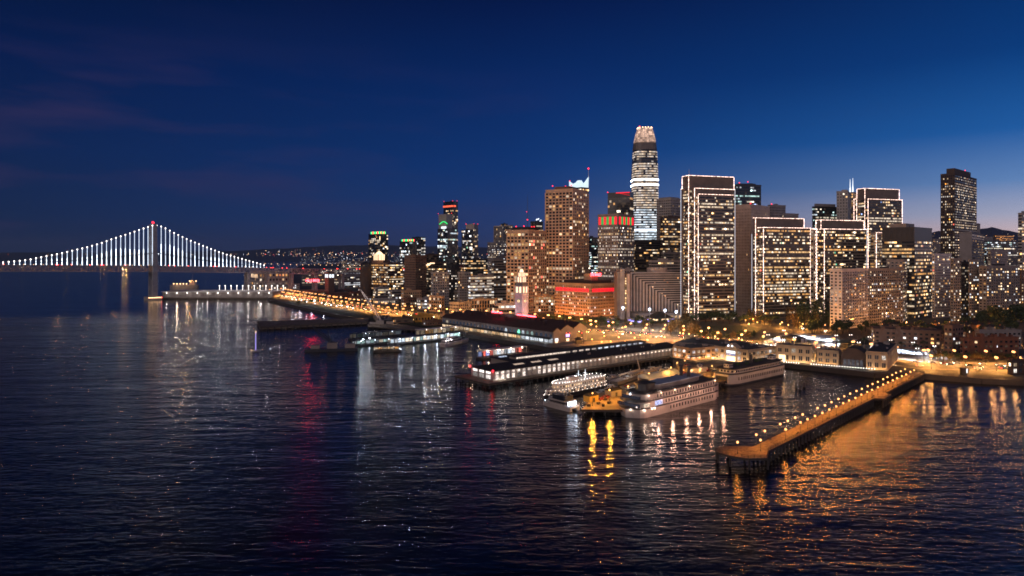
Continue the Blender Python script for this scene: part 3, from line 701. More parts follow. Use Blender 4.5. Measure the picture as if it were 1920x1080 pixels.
tower('glass_tower', 'dark glass half of a paired tower, its pale twin just behind', 878, 865.5, 888, 431, 1850, 35, wall='darkglass', style='glass', fh=4.4, ww=4, p=.16, row=.03, pal=WHITE, parts=30)
tower('glass_tower', 'pale half of a paired tower with three red beacons', 889, 873.5, 896.5, 421, 1900, 55, wall='concrete', style='glass', fh=4.4, ww=4, p=.22, row=.02, pal=WARM, blank=12, beacons=[(.0, .98, 2), (.05, .05, 2), (.95, .02, 2)])
tower('glass_tower', 'white lined tower with vertical ribs left of the shorter tan grid tower', 942, 926, 946, 424, 1750, 60, wall='concrete', style='fin', fh=4.4, ww=3.5, p=.08, row=.02)
tower('glass_tower', 'dark tower with a slanted roof behind the white ribbed tower', 946, 939, 952, 420, 1800, 45, wall='darkglass', style='glass', p=.12)
tower('glass_tower', 'pale tower partly hidden by the shorter tan grid tower', 956, 949, 962, 423, 1700, 45, wall='concrete', style='glass', p=.2)
tower('office_building', 'grey mid-rise with many lit windows below the white ribbed tower', 930, 914, 951, 455, 1500, 40, wall='grey', style='punch', p=.35, fh=4, ww=3.5, pal=WHITE, parts=40)
tower('office_building', 'dark office sliver between the tall tan tower and the striped tower', 1109, 1102, 1123, 446, 1250, 30, wall='darkglass', style='band', p=.3, row=.25, pal=COLD)

# mid-rise city: one row per building
MID = [ # l, c, r, top, Y, th, wall, style, p, row, palette, label
 (676, 690, 700, 494, 1330, 50, 'brown', 'punch', .05, 0, WARM, 'brown warehouse block left of the lantern topped building'),
 (758, 779, 800, 479, 1180, 50, 'brown', 'punch', .02, 0, WARM, 'blank brown slab left of the lit white stair sign'),
 (797, 800, 822, 477, 1260, 30, 'darkbrown', 'band', .12, .05, WARM, 'dark brown block directly below the pale topped glass tower'),
 (796, 812, 836, 492, 1200, 40, 'darkbrown', 'band', .22, .1, WARM, 'dark brown office block with a few lit bands, under the very tall tower'),
 (834, 850, 862, 482, 1230, 45, 'dark', 'punch', .12, .05, MIXED, 'dark stepped block right of the dark brown office block'),
 (858, 872, 914, 486, 1250, 30, 'dark', 'band', .16, .1, WARM, 'long dark office block under the paired towers'),
 (808, 812, 842, 511, 1090, 30, 'concrete', 'punch', .12, 0, WARM, 'small pale concrete block with a row of square windows'),
 (838, 842, 864, 504, 1120, 30, 'dark', 'punch', .25, .1, WHITE, 'narrow dark block with bright white lights between pale blocks'),
 (858, 862, 882, 511, 1080, 30, 'concrete', 'punch', .1, 0, WARM, 'second small pale concrete block next to the white banded office'),
 (878, 882, 926, 517, 1050, 25, 'grey', 'band', .5, .45, WHITE, 'low office with four bright white window bands left of the clock tower'),
 (922, 926, 952, 487, 1150, 30, 'taupe', 'band', .15, .12, MIXED, 'grey brown office with coloured lights against the shorter tan tower'),
 (700, 705, 730, 562-22, 1230, 40, 'concrete', 'band', .35, .2, WARM, 'low pale office with lit bands behind the white crane boom'),
 (728, 735, 762, 545, 1200, 40, 'concrete', 'band', .45, .2, WHITE, 'low office with lit ground floor right of the white crane boom'),
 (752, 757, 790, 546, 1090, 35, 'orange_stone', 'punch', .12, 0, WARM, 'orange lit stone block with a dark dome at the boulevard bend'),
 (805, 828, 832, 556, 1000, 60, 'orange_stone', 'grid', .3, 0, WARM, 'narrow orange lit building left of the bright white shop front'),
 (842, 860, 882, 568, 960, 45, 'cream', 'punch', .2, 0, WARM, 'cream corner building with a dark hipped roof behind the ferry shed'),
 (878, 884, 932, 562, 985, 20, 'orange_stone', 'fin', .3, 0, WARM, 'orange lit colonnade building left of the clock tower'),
 (926, 930, 992, 570, 960, 20, 'beige', 'band', .3, .1, WHITE, 'low beige building directly behind the clock tower'),
 (985, 990, 1042, 555, 985, 20, 'orange_stone', 'grid', .55, .4, WARM, 'orange lit grid front low building between clock tower and orange stone block'),
 (830, 836, 890, 546, 1120, 20, 'concrete', 'band', .15, .1, WHITE, 'long pale parking structure behind the cream corner building'),
 (886, 890, 955, 547, 1080, 20, 'concrete', 'band', .1, .1, WHITE, 'long low pale block with white roof lamps left of the clock tower'),
 (545, 552, 618, 553-6, 1480, 25, 'orange_stone', 'punch', .35, .2, WARM, 'low brick warehouse under the red roof sign'),
 (600, 606, 655, 556-6, 1440, 25, 'brown', 'punch', .35, .15, WARM, 'low brown warehouse right of the square clock-like turret'),
 (614, 628, 660, 545, 1500, 40, 'brown', 'punch', .25, .1, WHITE, 'brown block with white lit top corners behind the warehouses'),
 (655, 662, 700, 549, 1380, 25, 'brick', 'punch', .4, .15, WARM, 'brick warehouse left of the pink lit pylon'),
 (672, 680, 715, 541, 1420, 25, 'brick', 'punch', .25, .1, MIXED, 'brick block behind the pink lit pylon'),
 (470, 478, 562, 533, 1560, 12, 'concrete', 'punch', .3, 0, WHITE, 'long pale pier warehouse under the bridge end'),
 (640, 646, 690, 518, 1750, 30, 'grey', 'band', .3, .15, WHITE, 'distant pale slab with white roof lights left of the brown warehouse block'),
 (560, 566, 640, 514, 1900, 15, 'taupe', 'band', .2, .1, WARM, 'long distant block along the bridge approach'),
 (600, 608, 640, 505, 2400, 25, 'grey', 'band', .3, .1, WHITE, 'distant grey block beyond the approach viaduct'),
 (640, 648, 690, 490, 2600, 25, 'taupe', 'punch', .3, .1, WHITE, 'distant arena-like block with two white roof bars'),
 (1217, 1222, 1275, 489, 1010, 20, 'beige', 'band', .15, .1, WARM, 'pale block with a lit terrace behind the terraced hotel'),
 (1240, 1245, 1283, 474, 1080, 25, 'taupe', 'band', .1, .05, WARM, 'grey brown block above the lit terrace'),
 (1845, 1850, 1912, 452, 1500, 20, 'dark', 'band', .15, .15, COLD, 'dark green office with thin lit lines below the hill'),
 (1852, 1858, 1890, 470, 1250, 25, 'beige', 'punch', .2, .1, WARM, 'pale stone block with a stepped roof at the right'),
 (1880, 1886, 1930, 463, 1350, 25, 'dark', 'band', .2, .2, WHITE, 'dark block with a white light line at the right edge'),
 (1835, 1842, 1862, 444, 2200, 25, 'taupe', 'punch', .05, 0, WARM, 'distant hotel block on the hill crest'),
 (1862, 1868, 1900, 441, 2400, 25, 'brown', 'band', .1, .2, [(1, .4, .1)], 'distant hilltop hotel with an orange lit floor'),
 (1745, 1749, 1766, 448, 2000, 25, 'taupe', 'punch', .2, 0, WARM, 'distant hillside houses left of the tall dark tower'),
 (1905, 1909, 1930, 455, 1600, 25, 'grey', 'punch', .1, 0, WARM, 'grey block under the pale banded edge tower'),
 (1747, 1751, 1800, 496, 1100, 25, 'dark', 'band', .1, .1, WARM, 'dark low block behind the pink edged apartments'),
 (1156, 1160, 1185, 505, 960, 15, 'beige', 'punch', .0, 0, WARM, 'plain beige pylon block at the left end of the terraced hotel'),
 (1186, 1191, 1240, 470, 1090, 15, 'darkbrown', 'band', .16, .1, WARM, 'dark lower block behind the terraced hotel'),
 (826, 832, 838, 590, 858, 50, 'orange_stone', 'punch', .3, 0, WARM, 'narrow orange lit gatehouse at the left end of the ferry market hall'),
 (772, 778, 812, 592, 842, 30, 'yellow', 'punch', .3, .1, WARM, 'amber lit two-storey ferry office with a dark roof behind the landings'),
 (735, 740, 775, 598, 830, 20, 'darkbrown', 'band', .2, .2, WARM, 'dark low shed between the crane barge and the amber ferry office'),
 (792, 800, 830, 603, 800, 35, 'brown', 'punch', .25, .1, WHITE, 'low brown shed in front of the amber ferry office'),
 (700, 706, 738, 601, 835, 15, 'dark', 'band', .15, .2, WHITE, 'dark low shed just right of the crane boom foot'),
 (752, 757, 785, 560, 1060, 35, 'brown', 'punch', .4, .2, WARM, 'brown low block with warm windows at the boulevard bend'),
 (782, 788, 808, 560, 1040, 35, 'concrete', 'band', .5, .3, WHITE, 'small bright office right of the orange lit stone block'),
 (560, 566, 612, 548, 1400, 25, 'brown', 'punch', .5, .2, WARM, 'low brick front row along the boulevard near the bridge'),
 (612, 618, 660, 553, 1300, 25, 'brick', 'punch', .5, .2, WARM, 'second brick front row along the boulevard near the bridge'),
 (655, 661, 700, 558, 1230, 25, 'brown', 'punch', .5, .2, MIXED, 'third front row building along the boulevard, under the pink pylon'),
 (700, 706, 745, 562, 1150, 28, 'concrete', 'punch', .5, .3, WARM, 'fourth front row building along the boulevard, behind the crane boom'),
 (1376, 1380, 1420, 588, 930, 15, 'concrete', 'band', .1, .1, WARM, 'pale two-storey podium between the first two outlined towers'),
 (1445, 1450, 1480, 578, 905, 15, 'yellow', 'band', .2, .2, WARM, 'low yellow-green lit pavilion under the second outlined tower'),
]
for l, c, r, top, Y, th, wall, st, p, row, pal, lab in MID:
    area = (r-l)*60
    tower('office_building', lab, c, l, r, top, Y, th, cat='building', wall=wall, style=st, fh=4.1, ww=3.8, p=p, row=row, pal=pal, parts=40 if p > .11 and (r-l) > 24 and Y < 1600 else 0, clutter=2 if Y < 1300 else 0, cap=.9)

# lantern topped brown building
ro, s = tower('office_building', 'long brown office with a glowing white lantern on its roof', 727, 690, 756, 494, 1270, 48, cat='building', wall='brown', style='band', fh=4.2, ww=3.2, p=.3, row=.2, pal=WARM, parts=80)
penthouse(ro, s, .1, .5, .3, .9, 6, 'brown')
q = V((XT(711, 1290), 1290, 0)); z = s['z']+6
mb = MB(); mb.cbox(q.x, q.y, z, 15, 15, 11, .8); mb.build('lantern', 'warm_panel', ro)
mb = MB()
for k in range(5):
    for sx, sy in ((1, 0), (0, 1)): t = (k-2)*3.6; mb.cbox(q.x+(t*cos(.8)-(-7.6)*sin(.8))*0+(cos(.8)*t+sin(.8)*7.7 if sx else sin(-.8)*t-cos(.8)*7.7), q.y+(sin(.8)*t-cos(.8)*7.7 if sx else cos(.8)*t-sin(.8)*7.7), z, .7, .7, 11, .8)
mb.build('lantern_frame', 'brown', ro)
mb = MB(); mb.cyl(q.x, q.y, z+11, z+15, 8, 4, 8); mb.cyl(q.x, q.y, z+15, z+17, 4, 1, 8); mb.build('lantern_roof', 'warm_panel', ro)
# dome block
ro = empty('domed_hall', (XT(686, 1300), 1300, 3), 'dark domed drum left of the lantern topped building', 'building')
mb = MB(); x = XT(686, 1300); mb.cyl(x, 1300, 0, ZT(500, 1300), 11, 11, 16); mb.build('drum', 'darkbrown', ro); mb = MB(); mb.ball(x, 1300, ZT(500, 1300), 11, 16, 8, .9); mb.build('dome', 'dark', ro)
# stair shaped white sign
ro = empty('lit_sign', (XT(806, 1190), 1190, ZT(500, 1190)), 'white lit stair shaped sign on the dark brown office block', 'sign')
mb = MB()
for i, (x0, x1, y0, y1) in enumerate(((799, 806, 498, 496), (801, 808, 496, 494), (806, 815, 494.5, 492.5))): Y = 1190; mb.cbox(XT((x0+x1)/2, Y), Y, ZT(y0, Y), (x1-x0)/F*Y, .5, (y0-y1)/F*Y)
mb.build('sign_face', 'warm_panel', ro)
# turret beside the red sign
ro, s = tower('turret', 'square brown turret with big white windows near the bridge', 616, 609, 627, 511, 1470, 40, cat='tower', wall='brown', style='punch', fh=60, ww=40, p=0, wl=0, wr=0, clutter=0, cap=.5)
z = s['z']-11
for (O, d, n, W) in ((s['P'], s['ex'], -s['ey'], s['a']), (s['P']+s['ey']*s['b'], -s['ey'], -s['ex'], s['b'])):
    for i in range(2):
        q = O+d*(W*(.12+.44*i))+n*.2; mb = MB(); mb.box((q.x, q.y, z), d*W*.34, n*.2, (0, 0, 7)); mb.build('window', 'white_panel', ro)
def sign(name, label, text, px0, px1, py, Y, rz, mt, size_k=1.0, back=None):
    """lettering standing up, from column px0 to px1"""
    x0 = XT(px0, Y); w = abs(XT(px1, Y)-x0)/max(.3, cos(rz))
    ro = empty(name, (x0, Y, ZT(py, Y)), label, 'sign', rz=rz)
    cu = bpy.data.curves.new('lettering', 'FONT'); cu.body = text; cu.size = 1; cu.extrude = .03; cu.offset = .02; cu.fill_mode = 'BOTH'
    tmp = bpy.data.objects.new('t', cu); COL.objects.link(tmp); bpy.context.view_layer.update()
    wd = max(tmp.dimensions.x, .1); me = bpy.data.meshes.new_from_object(tmp); bpy.data.objects.remove(tmp)
    k = w/wd
    for v in me.vertices: x, y, zz = v.co; v.co = (x*k, -zz*k, y*k*size_k)
    me.materials.clear(); me.materials.append(M[mt]); o = bpy.data.objects.new('lettering', me); COL.objects.link(o); o.parent = ro
    mb = MB(); h = k*size_k*.75
    for i in range(max(3, int(w/3))): x = w*i/max(2, int(w/3)-1); mb.beam((x, .5, -1.5), (x, .5, h), .12); mb.beam((x, .5, h*.6), (x, 2, -1.5), .1)
    for zz in (-.2, h*.5, h): mb.beam((0, .5, zz), (w, .5, zz), .1)
    mb.build('sign_frame', 'trim_dark', ro, world=False)
    return ro
sign('roof_sign', 'red neon roof sign on the low brick warehouse by the bridge', 'HILLS BROS', 573, 598, 528, 1478, R(5), 'neon', 1.25)
plight('sign_glow', (XT(586, 1470), 1470, ZT(524, 1470)), 15000, (1, .02, .05), 3)
ro = empty('pylon', (XT(680, 1330), 1330, 3), 'pink lit square pylon with white slit windows behind the crane boom', 'pylon')
mb = MB(); mb.cbox(XT(684, 1330), 1330, 0, 11, 11, ZT(533, 1330), R(30)); mb.build('pylon_shaft', 'orange_stone', ro)
for i in range(2):
    mb = MB(); mb.cbox(XT(683+i*2.5, 1322), 1322.0, ZT(541, 1322), 1.4, .5, 5, R(0)); mb.build('window', 'white_panel', ro)

# orange stone office with the red band
ro, s = tower('office_building', 'large orange floodlit stone office with a red lit band and a red roof sign', 1108, 1040, 1158, 534, 915, 40, cat='building', wall='orange_stone', style='punch', fh=4.3, ww=3.2, p=.2, row=.1, pal=WHITE, parts=100, cap=1.5, clutter=0)
P, ex, ey, a, b, z = s['P'], s['ex'], s['ey'], s['a'], s['b'], s['z']
for (O, d, n, W) in ((P, ex, -ey, a), (P+ey*b, -ey, -ex, b)):
    for i in range(9):
        q = O+d*(W*(.04+i*.103))+n*.3; mb = MB(); mb.box((q.x, q.y, z-10), d*W*.085, n*.4, (0, 0, 4.6)); mb.build('band_light', 'redband', ro)
    q = O+n*.4; mb = MB(); mb.box((q.x, q.y, z-4), d*W, n*.8, (0, 0, .8)); mb.box((q.x, q.y, z-13), d*W, n*.6, (0, 0, .6)); mb.build('cornice', 'orange_stone', ro)
penthouse(ro, s, .2, .9, .1, .9, 5, 'roof_red', 'mansard_roof')
for i in range(5): q = P+ey*(b*(i+.5)/5)-ex*12; plight('wall_floodlight', (q.x, q.y, 7), 6500, (1, .27, .03), .4)
for i in range(3): q = P+ex*(a*(i+.5)/3)-ey*12; plight('wall_floodlight', (q.x, q.y, 7), 4500, (1, .34, .08), .4)
o = P+ex*a*.5+ey*b*.35; mb = MB(); mb.box((o.x, o.y, z+5), ex*14, ey*14, (0, 0, 9)); mb.build('penthouse', 'orange_stone', ro)
sign('roof_sign', 'red glowing sign on the penthouse of the orange stone office', 'ONE MARKET', 1107, 1128, 517.5, o.y-6, R(12), 'neon', 2.1)

# terraced hotel
def hotel():
    ro = empty('terraced_hotel', (XT(1183, 880), 880, 3), 'terraced concrete hotel whose floors step down to the right behind tall fins', 'hotel')
    Y = 905; n = 17; th = R(12); d = V((cos(th), sin(th), 0)); nn = V((sin(th), -cos(th), 0))
    x0 = V((XT(1181.5, Y), Y, 0)); xr = (1279-960)/F
    W = (xr*x0.y-x0.x)/(d.x-xr*d.y); zt = ZT(511, Y)
    mb = MB(); mb.box((x0.x, x0.y, 0), d*W, nn*-40, (0, 0, zt)); mb.build('main_block', 'taupe', ro)
    lg = MB()
    for k in range(n):
        u = W*k*.052; zk = zt-(zt-14)*k/n; o = x0+d*u+nn*(k*1.25)
        mb = MB(); mb.box((o.x, o.y, 12), d*1.5, nn*3, (0, 0, zk-12)); mb.box((o.x+d.x*1.5, o.y+d.y*1.5, zk-1.1), d*(W-u-1.5), nn*2.6, (0, 0, 1.1)); mb.build('fin', 'pale', ro)
        mb = MB(); q = o+nn*.4+d*1.5; mb.box((q.x, q.y, 12), d*(W*.052-1.5+.3), nn*.5, (0, 0, zk-13.1)); q = o+d*1.5+nn*.4; mb.box((q.x, q.y, zk-(zt-14)/n+.2), d*(W-u-1.5), nn*.5, (0, 0, (zt-14)/n-1.3)); mb.build('recess_shade', 'dark', ro)  # dark slabs between the fins: recess shade put into their colour
        for i in range(int((W-u)/6)):
            if rnd.random() < .16:
                q = o+d*(u*0+4+i*6)+nn*1.0; m2 = MB(); m2.box((q.x, q.y, zk-(zt-14)/n+.5), d*1.8, nn*.3, (0, 0, 1.9), glowcol(WARM, 1.1)); m2.build('window', 'win', ro)
    # plain pylons and a slit of lit windows at the left end
    for (px0, px1, top, m) in ((1157, 1162.5, 510, 'taupe'), (1162.8, 1171, 504, 'concrete'), (1175.5, 1181, 513, 'beige')):
        Yp = 884; mb = MB(); mb.box((XT(px0, Yp), Yp, 0), ((px1-px0)/F*Yp, 0, 0), (0, 26, 0), (0, 0, ZT(top, Yp))); mb.build('pylon', m, ro)
    mb = MB(); mb.box((XT(1171, 890), 890, 0), (4.6/F*890, 0, 0), (0, 20, 0), (0, 0, ZT(514, 890))); mb.build('stair_wall', 'brown', ro)
    for j in range(14):
        z = ZT(522.5+j*4.6, 889); m2 = MB(); m2.cbox(XT(1173.5, 889), 889.3, z-1, 1.9, .5, 2.1, 0, glowcol([(1, .62, .3)], 1.2)); m2.build('window', 'win', ro)
    # base arcade
    q = x0+nn*26; mb = MB(); mb.box((q.x, q.y, 0), d*W, nn*-26, (0, 0, 11)); mb.build('podium', 'concrete', ro)
    for i in range(12):
        o = q+d*(4+i*W/12.6)+nn*.2; m2 = MB(); m2.box((o.x, o.y, 4), d*3.2, nn*.3, (0, 0, 3.4), glowcol([(1, .66, .36)], .8)); m2.build('window', 'win', ro)
    mb = MB(); mb.cyl(XT(1232, 930), 930, zt, zt+6, 14, 14, 16); mb.build('rooftop_drum', 'beige', ro)
hotel()

# ------------------------------------------------------------------ ferry building: clock tower and market hall
def clock_tower():
    Y = 762; px = 977; th = R(50); X0 = XT(978, Y); ro = empty('clock_tower', (X0, Y, 3), 'white clock tower with lit belfry tiers rising over the ferry market hall', 'clock tower')
    k = Y/F
    def tier(w, py0, py1, name, m='tower_white', taper=1.0):
        z0, z1 = ZT(py0, Y), ZT(py1, Y); mb = MB(); a = [(X0+w/2*sx*cos(th)-w/2*sy*sin(th), Y+w/2*sx*sin(th)+w/2*sy*cos(th)) for sx, sy in ((-1, -1), (1, -1), (1, 1), (-1, 1))]
        b = [(X0+(p[0]-X0)*taper, Y+(p[1]-Y)*taper) for p in a]; mb.loft(a, z0, b, z1); mb.build(name, m, ro); return z0, z1
    def pil(w, z0, z1, name, n=4, t=.5, m='tower_white'):
        mb = MB()
        for q in range(4):
            a_ = th+q*pi/2; ex, ey = V((cos(a_), sin(a_), 0)), V((-sin(a_), cos(a_), 0))
            for i in range(n): o = V((X0, Y, 0))-ey*(w/2+t*.3)+ex*(w*(i/(n-1)-.5)); mb.cbox(o.x, o.y, z0, t, t, z1-z0, a_)
        mb.build(name, m, ro)
    tier(9.6, 612, 553, 'tower_shaft'); pil(9.6, 3, ZT(553, Y), 'pilaster', 5, .7)
    tier(11.0, 553, 550, 'cornice'); tier(9.4, 550, 548.5, 'attic')
    z0, z1 = tier(8.6, 548.5, 537.5, 'belfry', 'warm_panel'); pil(9.4, z0, z1, 'belfry_column', 3, 1.3)
    tier(11.2, 537.5, 536, 'cornice'); tier(10.4, 536, 529, 'belfry_roof', 'taupe', .72)
    z0, z1 = tier(6.0, 529, 519.5, 'upper_belfry', 'warm_panel'); pil(6.6, z0, z1, 'belfry_column', 3, .9); tier(7.6, 519.5, 518.5, 'cornice')
    tier(4.6, 518.5, 511.5, 'lantern', 'bulb_warm' if False else 'warm_panel'); pil(5.0, ZT(518.5, Y), ZT(511.5, Y), 'lantern_column', 3, .6); tier(5.6, 511.5, 510.6, 'cornice')
    mb = MB(); mb.ball(X0, Y, ZT(509, Y), 2.2, 12, 8, 1.3); mb.build('cupola', 'warm_panel', ro)
    mb = MB(); mb.cyl(X0, Y, ZT(506, Y), ZT(496, Y), .25, .12, 6); mb.build('flagpole', 'pale', ro)
    mb = MB(); mb.box((X0, Y, ZT(500.5, Y)), (2.6, -1.2, 0), (0, .05, 0), (0, 0, 1.6)); mb.build('flag', 'pale', ro)
    for q in (3, 0):
        a_ = th+q*pi/2; n = V((sin(a_), -cos(a_), 0)); o = V((X0, Y, ZT(564, Y)))+n*5.2
        for r, dd, nm, m in ((2.3, 0, 'clock_bezel', 'taupe'), (1.75, .12, 'clock_face', 'dial')):
            ex = V((cos(a_), sin(a_), 0)); mb = MB(); p = o+n*dd; pts = [p+ex*r*cos(t*pi/10)+V((0, 0, r*sin(t*pi/10))) for t in range(20)]
            mb.face(pts); mb.face([x-n*.3 for x in reversed(pts)])
            for t in range(20): mb.face([pts[t], pts[t]-n*.3, pts[(t+1) % 20]-n*.3, pts[(t+1) % 20]])
            f = mb.build(nm, m, ro)
            if nm == 'clock_face':
                p = o+n*.3; hb = MB(); hb.beam(p, p+V((0, 0, 1.45)), .16); hb.beam(p, p+ex*.85-V((0, 0, .4)), .22); hh = hb.build('clock_hand', 'dark', f, world=False); hh.location = -V(ro.location)
    for q in (3, 0):
        a_ = th+q*pi/2; n = V((sin(a_), -cos(a_), 0)); ex = V((cos(a_), sin(a_), 0))
        for i, pz in ((-1, 580), (1, 590), (0, 574)):
            o = V((X0, Y, ZT(pz, Y)))+n*4.85+ex*i*2.4; mb = MB(); mb.box(o-ex*.35, ex*.7, n*.1, (0, 0, 2)); mb.build('window', 'dark', ro)
    e = 16
    for dx, dy in ((-13, -9), (8, -14)): plight('tower_floodlight', (X0+dx, Y+dy, 24), 2300, (1, .78, .85), .5)
clock_tower()

def gable_hall(ro, O, d, n, L, W, z0, ze, zr, wall, roof, ov=.6):
    """hall with its long wall running from O along d, depth W along -n, ridge parallel to d"""
    b = -n
    mb = MB(); mb.box((O.x, O.y, z0), d*L, b*W, (0, 0, ze-z0)); mb.build('wall', wall, ro)
    A0, B0, C0 = O-d*ov-b*ov, O+b*W*.5-d*ov, O+b*(W+ov)-d*ov; D = d*(L+2*ov); mb = MB()
    p = lambda q, z: V((q.x, q.y, z))
    for (q0, za, q1, zb) in ((A0, ze-.2, B0, zr), (B0, zr, C0, ze-.2)):
        mb.face([p(q0, za), p(q0+D, za), p(q1+D, zb), p(q1, zb)]); mb.face([p(q1, zb-.5), p(q1+D, zb-.5), p(q0+D, za-.5), p(q0, za-.5)])
        for e in (V(), D): mb.face([p(q0+e, za-.5), p(q0+e, za), p(q1+e, zb), p(q1+e, zb-.5)])
    mb.face([p(A0, ze-.7), p(A0+D, ze-.7), p(A0+D, ze-.2), p(A0, ze-.2)])
    mb.build('roof', roof, ro)
    mb = MB()
    for q in (O, O+d*L): mb.face([p(q, ze), p(q+b*W, ze), p(q+b*W*.5, zr-.5)])
    mb.build('gable', wall, ro)

FB = {}
def market_hall():
    th = R(38); P, ex, ey, a, b = rect(1037.5, 829.5, 1099.5, 640, 38*pi/180)
    ro = empty('market_hall', (P.x, P.y, 3), 'long ferry market hall with arched windows, lit shopfronts and a dark gabled roof', 'market hall')
    z = 15.3; L = b; nn = -ex; d = ey
    # three parallel naves, the middle one tallest
    gable_hall(ro, P, d, nn, L, a*.22, 0, z-1, z+2.4, 'grey', 'roof_red')
    gable_hall(ro, P+ex*a*.22, d, nn, L, a*.38, 0, z+.3, z+4.6, 'grey', 'roof_red')
    gable_hall(ro, P+ex*a*.60, d, nn, L, a*.40, 0, z+.8, z+5.6, 'grey', 'roof_red')
    # arches and shopfronts on the water side; sloping awning roof over the quay
    st = MB(); nA = 28
    for i in range(nA):
        u = L*(i+.5)/nA; o = P+d*u+nn*.15; r = 1.9; g = glowcol(COLD, .45) if (rnd.random() < .25 or 3 < i < 8) else (.02, .03, .05)
        pts = [o+d*(r*cos(t*pi/8))+V((0, 0, 9.4+r*1.2*sin(t*pi/8))) for t in range(9)]+[o-d*r+V((0, 0, 8.4)), o+d*r+V((0, 0, 8.4))]
        mb = MB(); mb.face(pts, g); mb.face([x-nn*.1 for x in reversed(pts)], g); mb.build('arched_window', 'win', ro)
        w = L/nA*.8; k = rnd.uniform(.35, 1.3); col = rnd.choice([(1, .62, .3), (1, .72, .45), (1, .8, .6)]) if i > 6 else (.85, .92, 1)
        o2 = P+d*(u-w/2)+nn*.2; mb = MB(); mb.box((o2.x, o2.y, 3.4), d*w, nn*.15, (0, 0, 2.7), tuple(c*k for c in col)); mb.build('shopfront', 'win', ro)
        if i < 9 or rnd.random() < .35:
            k = rnd.uniform(.5, .9) if i < 9 else .25; o3 = P+d*(u-w/2)+nn*.2; mb = MB(); mb.box((o3.x, o3.y, 6.5), d*w*.9, nn*.15, (0, 0, 1.5), (.8*k, .9*k, 1*k)); mb.build('window', 'win', ro)
    mb = MB(); o = P+nn*.1; p = lambda q, zz: V((q.x, q.y, zz)); q1 = o+nn*5
    for zz in (8.2, 7.9):
        f = [p(o, zz), p(q1, zz-.9), p(q1+d*L, zz-.9), p(o+d*L, zz)]; mb.face(f if zz > 8 else f[::-1])
    mb.face([p(q1, 6.9), p(q1, 7.3), p(q1+d*L, 7.3), p(q1+d*L, 6.9)]); mb.build('awning', 'trim_dark', ro)
    mb = MB()
    for i in range(34): q = o+nn*4.7+d*(L*(i+.3)/34); mb.cyl(q.x, q.y, 3, 7, .15, .15, 5)
    mb.build('awning_post', 'trim_dark', ro)
    # gable end towards the plaza: big arches, signs of life
    for f, w, zz, m in ((.09, 4, 5, 'white_panel'), (.42, 4.4, 8, 'violet'), (.42, 3.6, 4, 'warm_panel'), (.8, 5, 3.6, 'warm_panel'), (.09, 3, 3.4, 'warm_panel')):
        q = P+ex*a*f-ey*.2; mb = MB(); mb.box(q-ex*w/2+V((0, 0, zz)), ex*w, ey*-.15, (0, 0, 2.4)); mb.build('window', m, ro)
    for f, r in ((.42, 3.4), (.8, 4.2)):
        q = P+ex*a*f-ey*.12+V((0, 0, 9)); pts = [q+ex*r*cos(t*pi/8)+V((0, 0, r*sin(t*pi/8))) for t in range(9)]+[q-ex*r-V((0, 0, 5)), q+ex*r-V((0, 0, 5))]
        mb = MB(); mb.face(pts); mb.build('arched_window', 'dark', ro)
    for f, zz, m in ((.76, 12, 'bulb_warm'), (.84, 10.4, 'red'), (.38, 11.5, 'red'), (.47, 11.3, 'red')):
        q = P+ex*a*f-ey*.6; mb = MB(); mb.ball(q.x, q.y, zz, .5); mb.build('wall_lamp', m, ro)
    for i in range(18):
        u, f = rnd.uniform(6, L-6), rnd.choice((.3, .5, .7, .9)); q = P+d*u+ex*a*f; mb = MB(); mb.cbox(q.x, q.y, 17.5, rnd.uniform(1.5, 3), rnd.uniform(1.5, 3), rnd.uniform(3, 4.6), th); mb.build('roof_vent', 'roof_red', ro)
    FB.update(P=P, ex=ex, ey=ey, a=a, b=b)
    for i in range(11): q = P+nn*3+d*(L*(i+.5)/11); plight('shop_light', (q.x, q.y, 6.2), 900, WARMW if i > 2 else COOL, .3, None)
market_hall()
def onroof(px0, px1, py, text, label):
    # stand on the ridge of the hall
    P, ex, ey, a = FB['P'], FB['ex'], FB['ey'], FB['a']
    O = P+ex*a*.8; u = (px0-960)/F; t = (u*O.y-O.x)/(ey.x-u*ey.y); q = O+ey*t
    u2 = (px1-960)/F; t2 = (u2*O.y-O.x)/(ey.x-u2*ey.y); w = t-t2
    ro = sign('neon_sign', label, text, px0, px0+1, py, q.y, atan2(-ey.y, -ey.x), 'neon')
    for c in list(ro.children): bpy.data.objects.remove(c)
    ro.location = (q.x, q.y, ZT(py, q.y))
    cu = bpy.data.curves.new('lettering', 'FONT'); cu.body = text; cu.size = 1; cu.extrude = .04; cu.offset = .025
    tmp = bpy.data.objects.new('t', cu); COL.objects.link(tmp); bpy.context.view_layer.update(); wd = tmp.dimensions.x
    me = bpy.data.meshes.new_from_object(tmp); bpy.data.objects.remove(tmp); k = w/wd; kz = 7.0
    for v in me.vertices: x, y, zz = v.co; v.co = (x*k, -zz*4, y*kz)
    me.materials.clear(); me.materials.append(M['neon']); o = bpy.data.objects.new('lettering', me); COL.objects.link(o); o.parent = ro
    mb = MB()
    for i in range(int(w/3)+1): x = w*i/int(w/3); mb.beam((x, .5, -4), (x, .5, 5), .12)
    for zz in (-.2, 2.4, 5): mb.beam((0, .5, zz), (w, .5, zz), .12)
    mb.build('sign_frame', 'trim_dark', ro, world=False)
onroof(922, 941, 591.3, 'PORT OF', 'red neon sign PORT OF on the market hall roof')
for px_, p_ in ((931, 2200), (978, 2600), (996, 2600)): plight('neon_glow', (XT(px_, 728), 728, 25.5), p_, (1, .02, .04), .6)
onroof(970, 1005, 597.3, 'SAN FRANCISCO', 'red neon sign SAN FRANCISCO on the market hall roof by the clock tower')

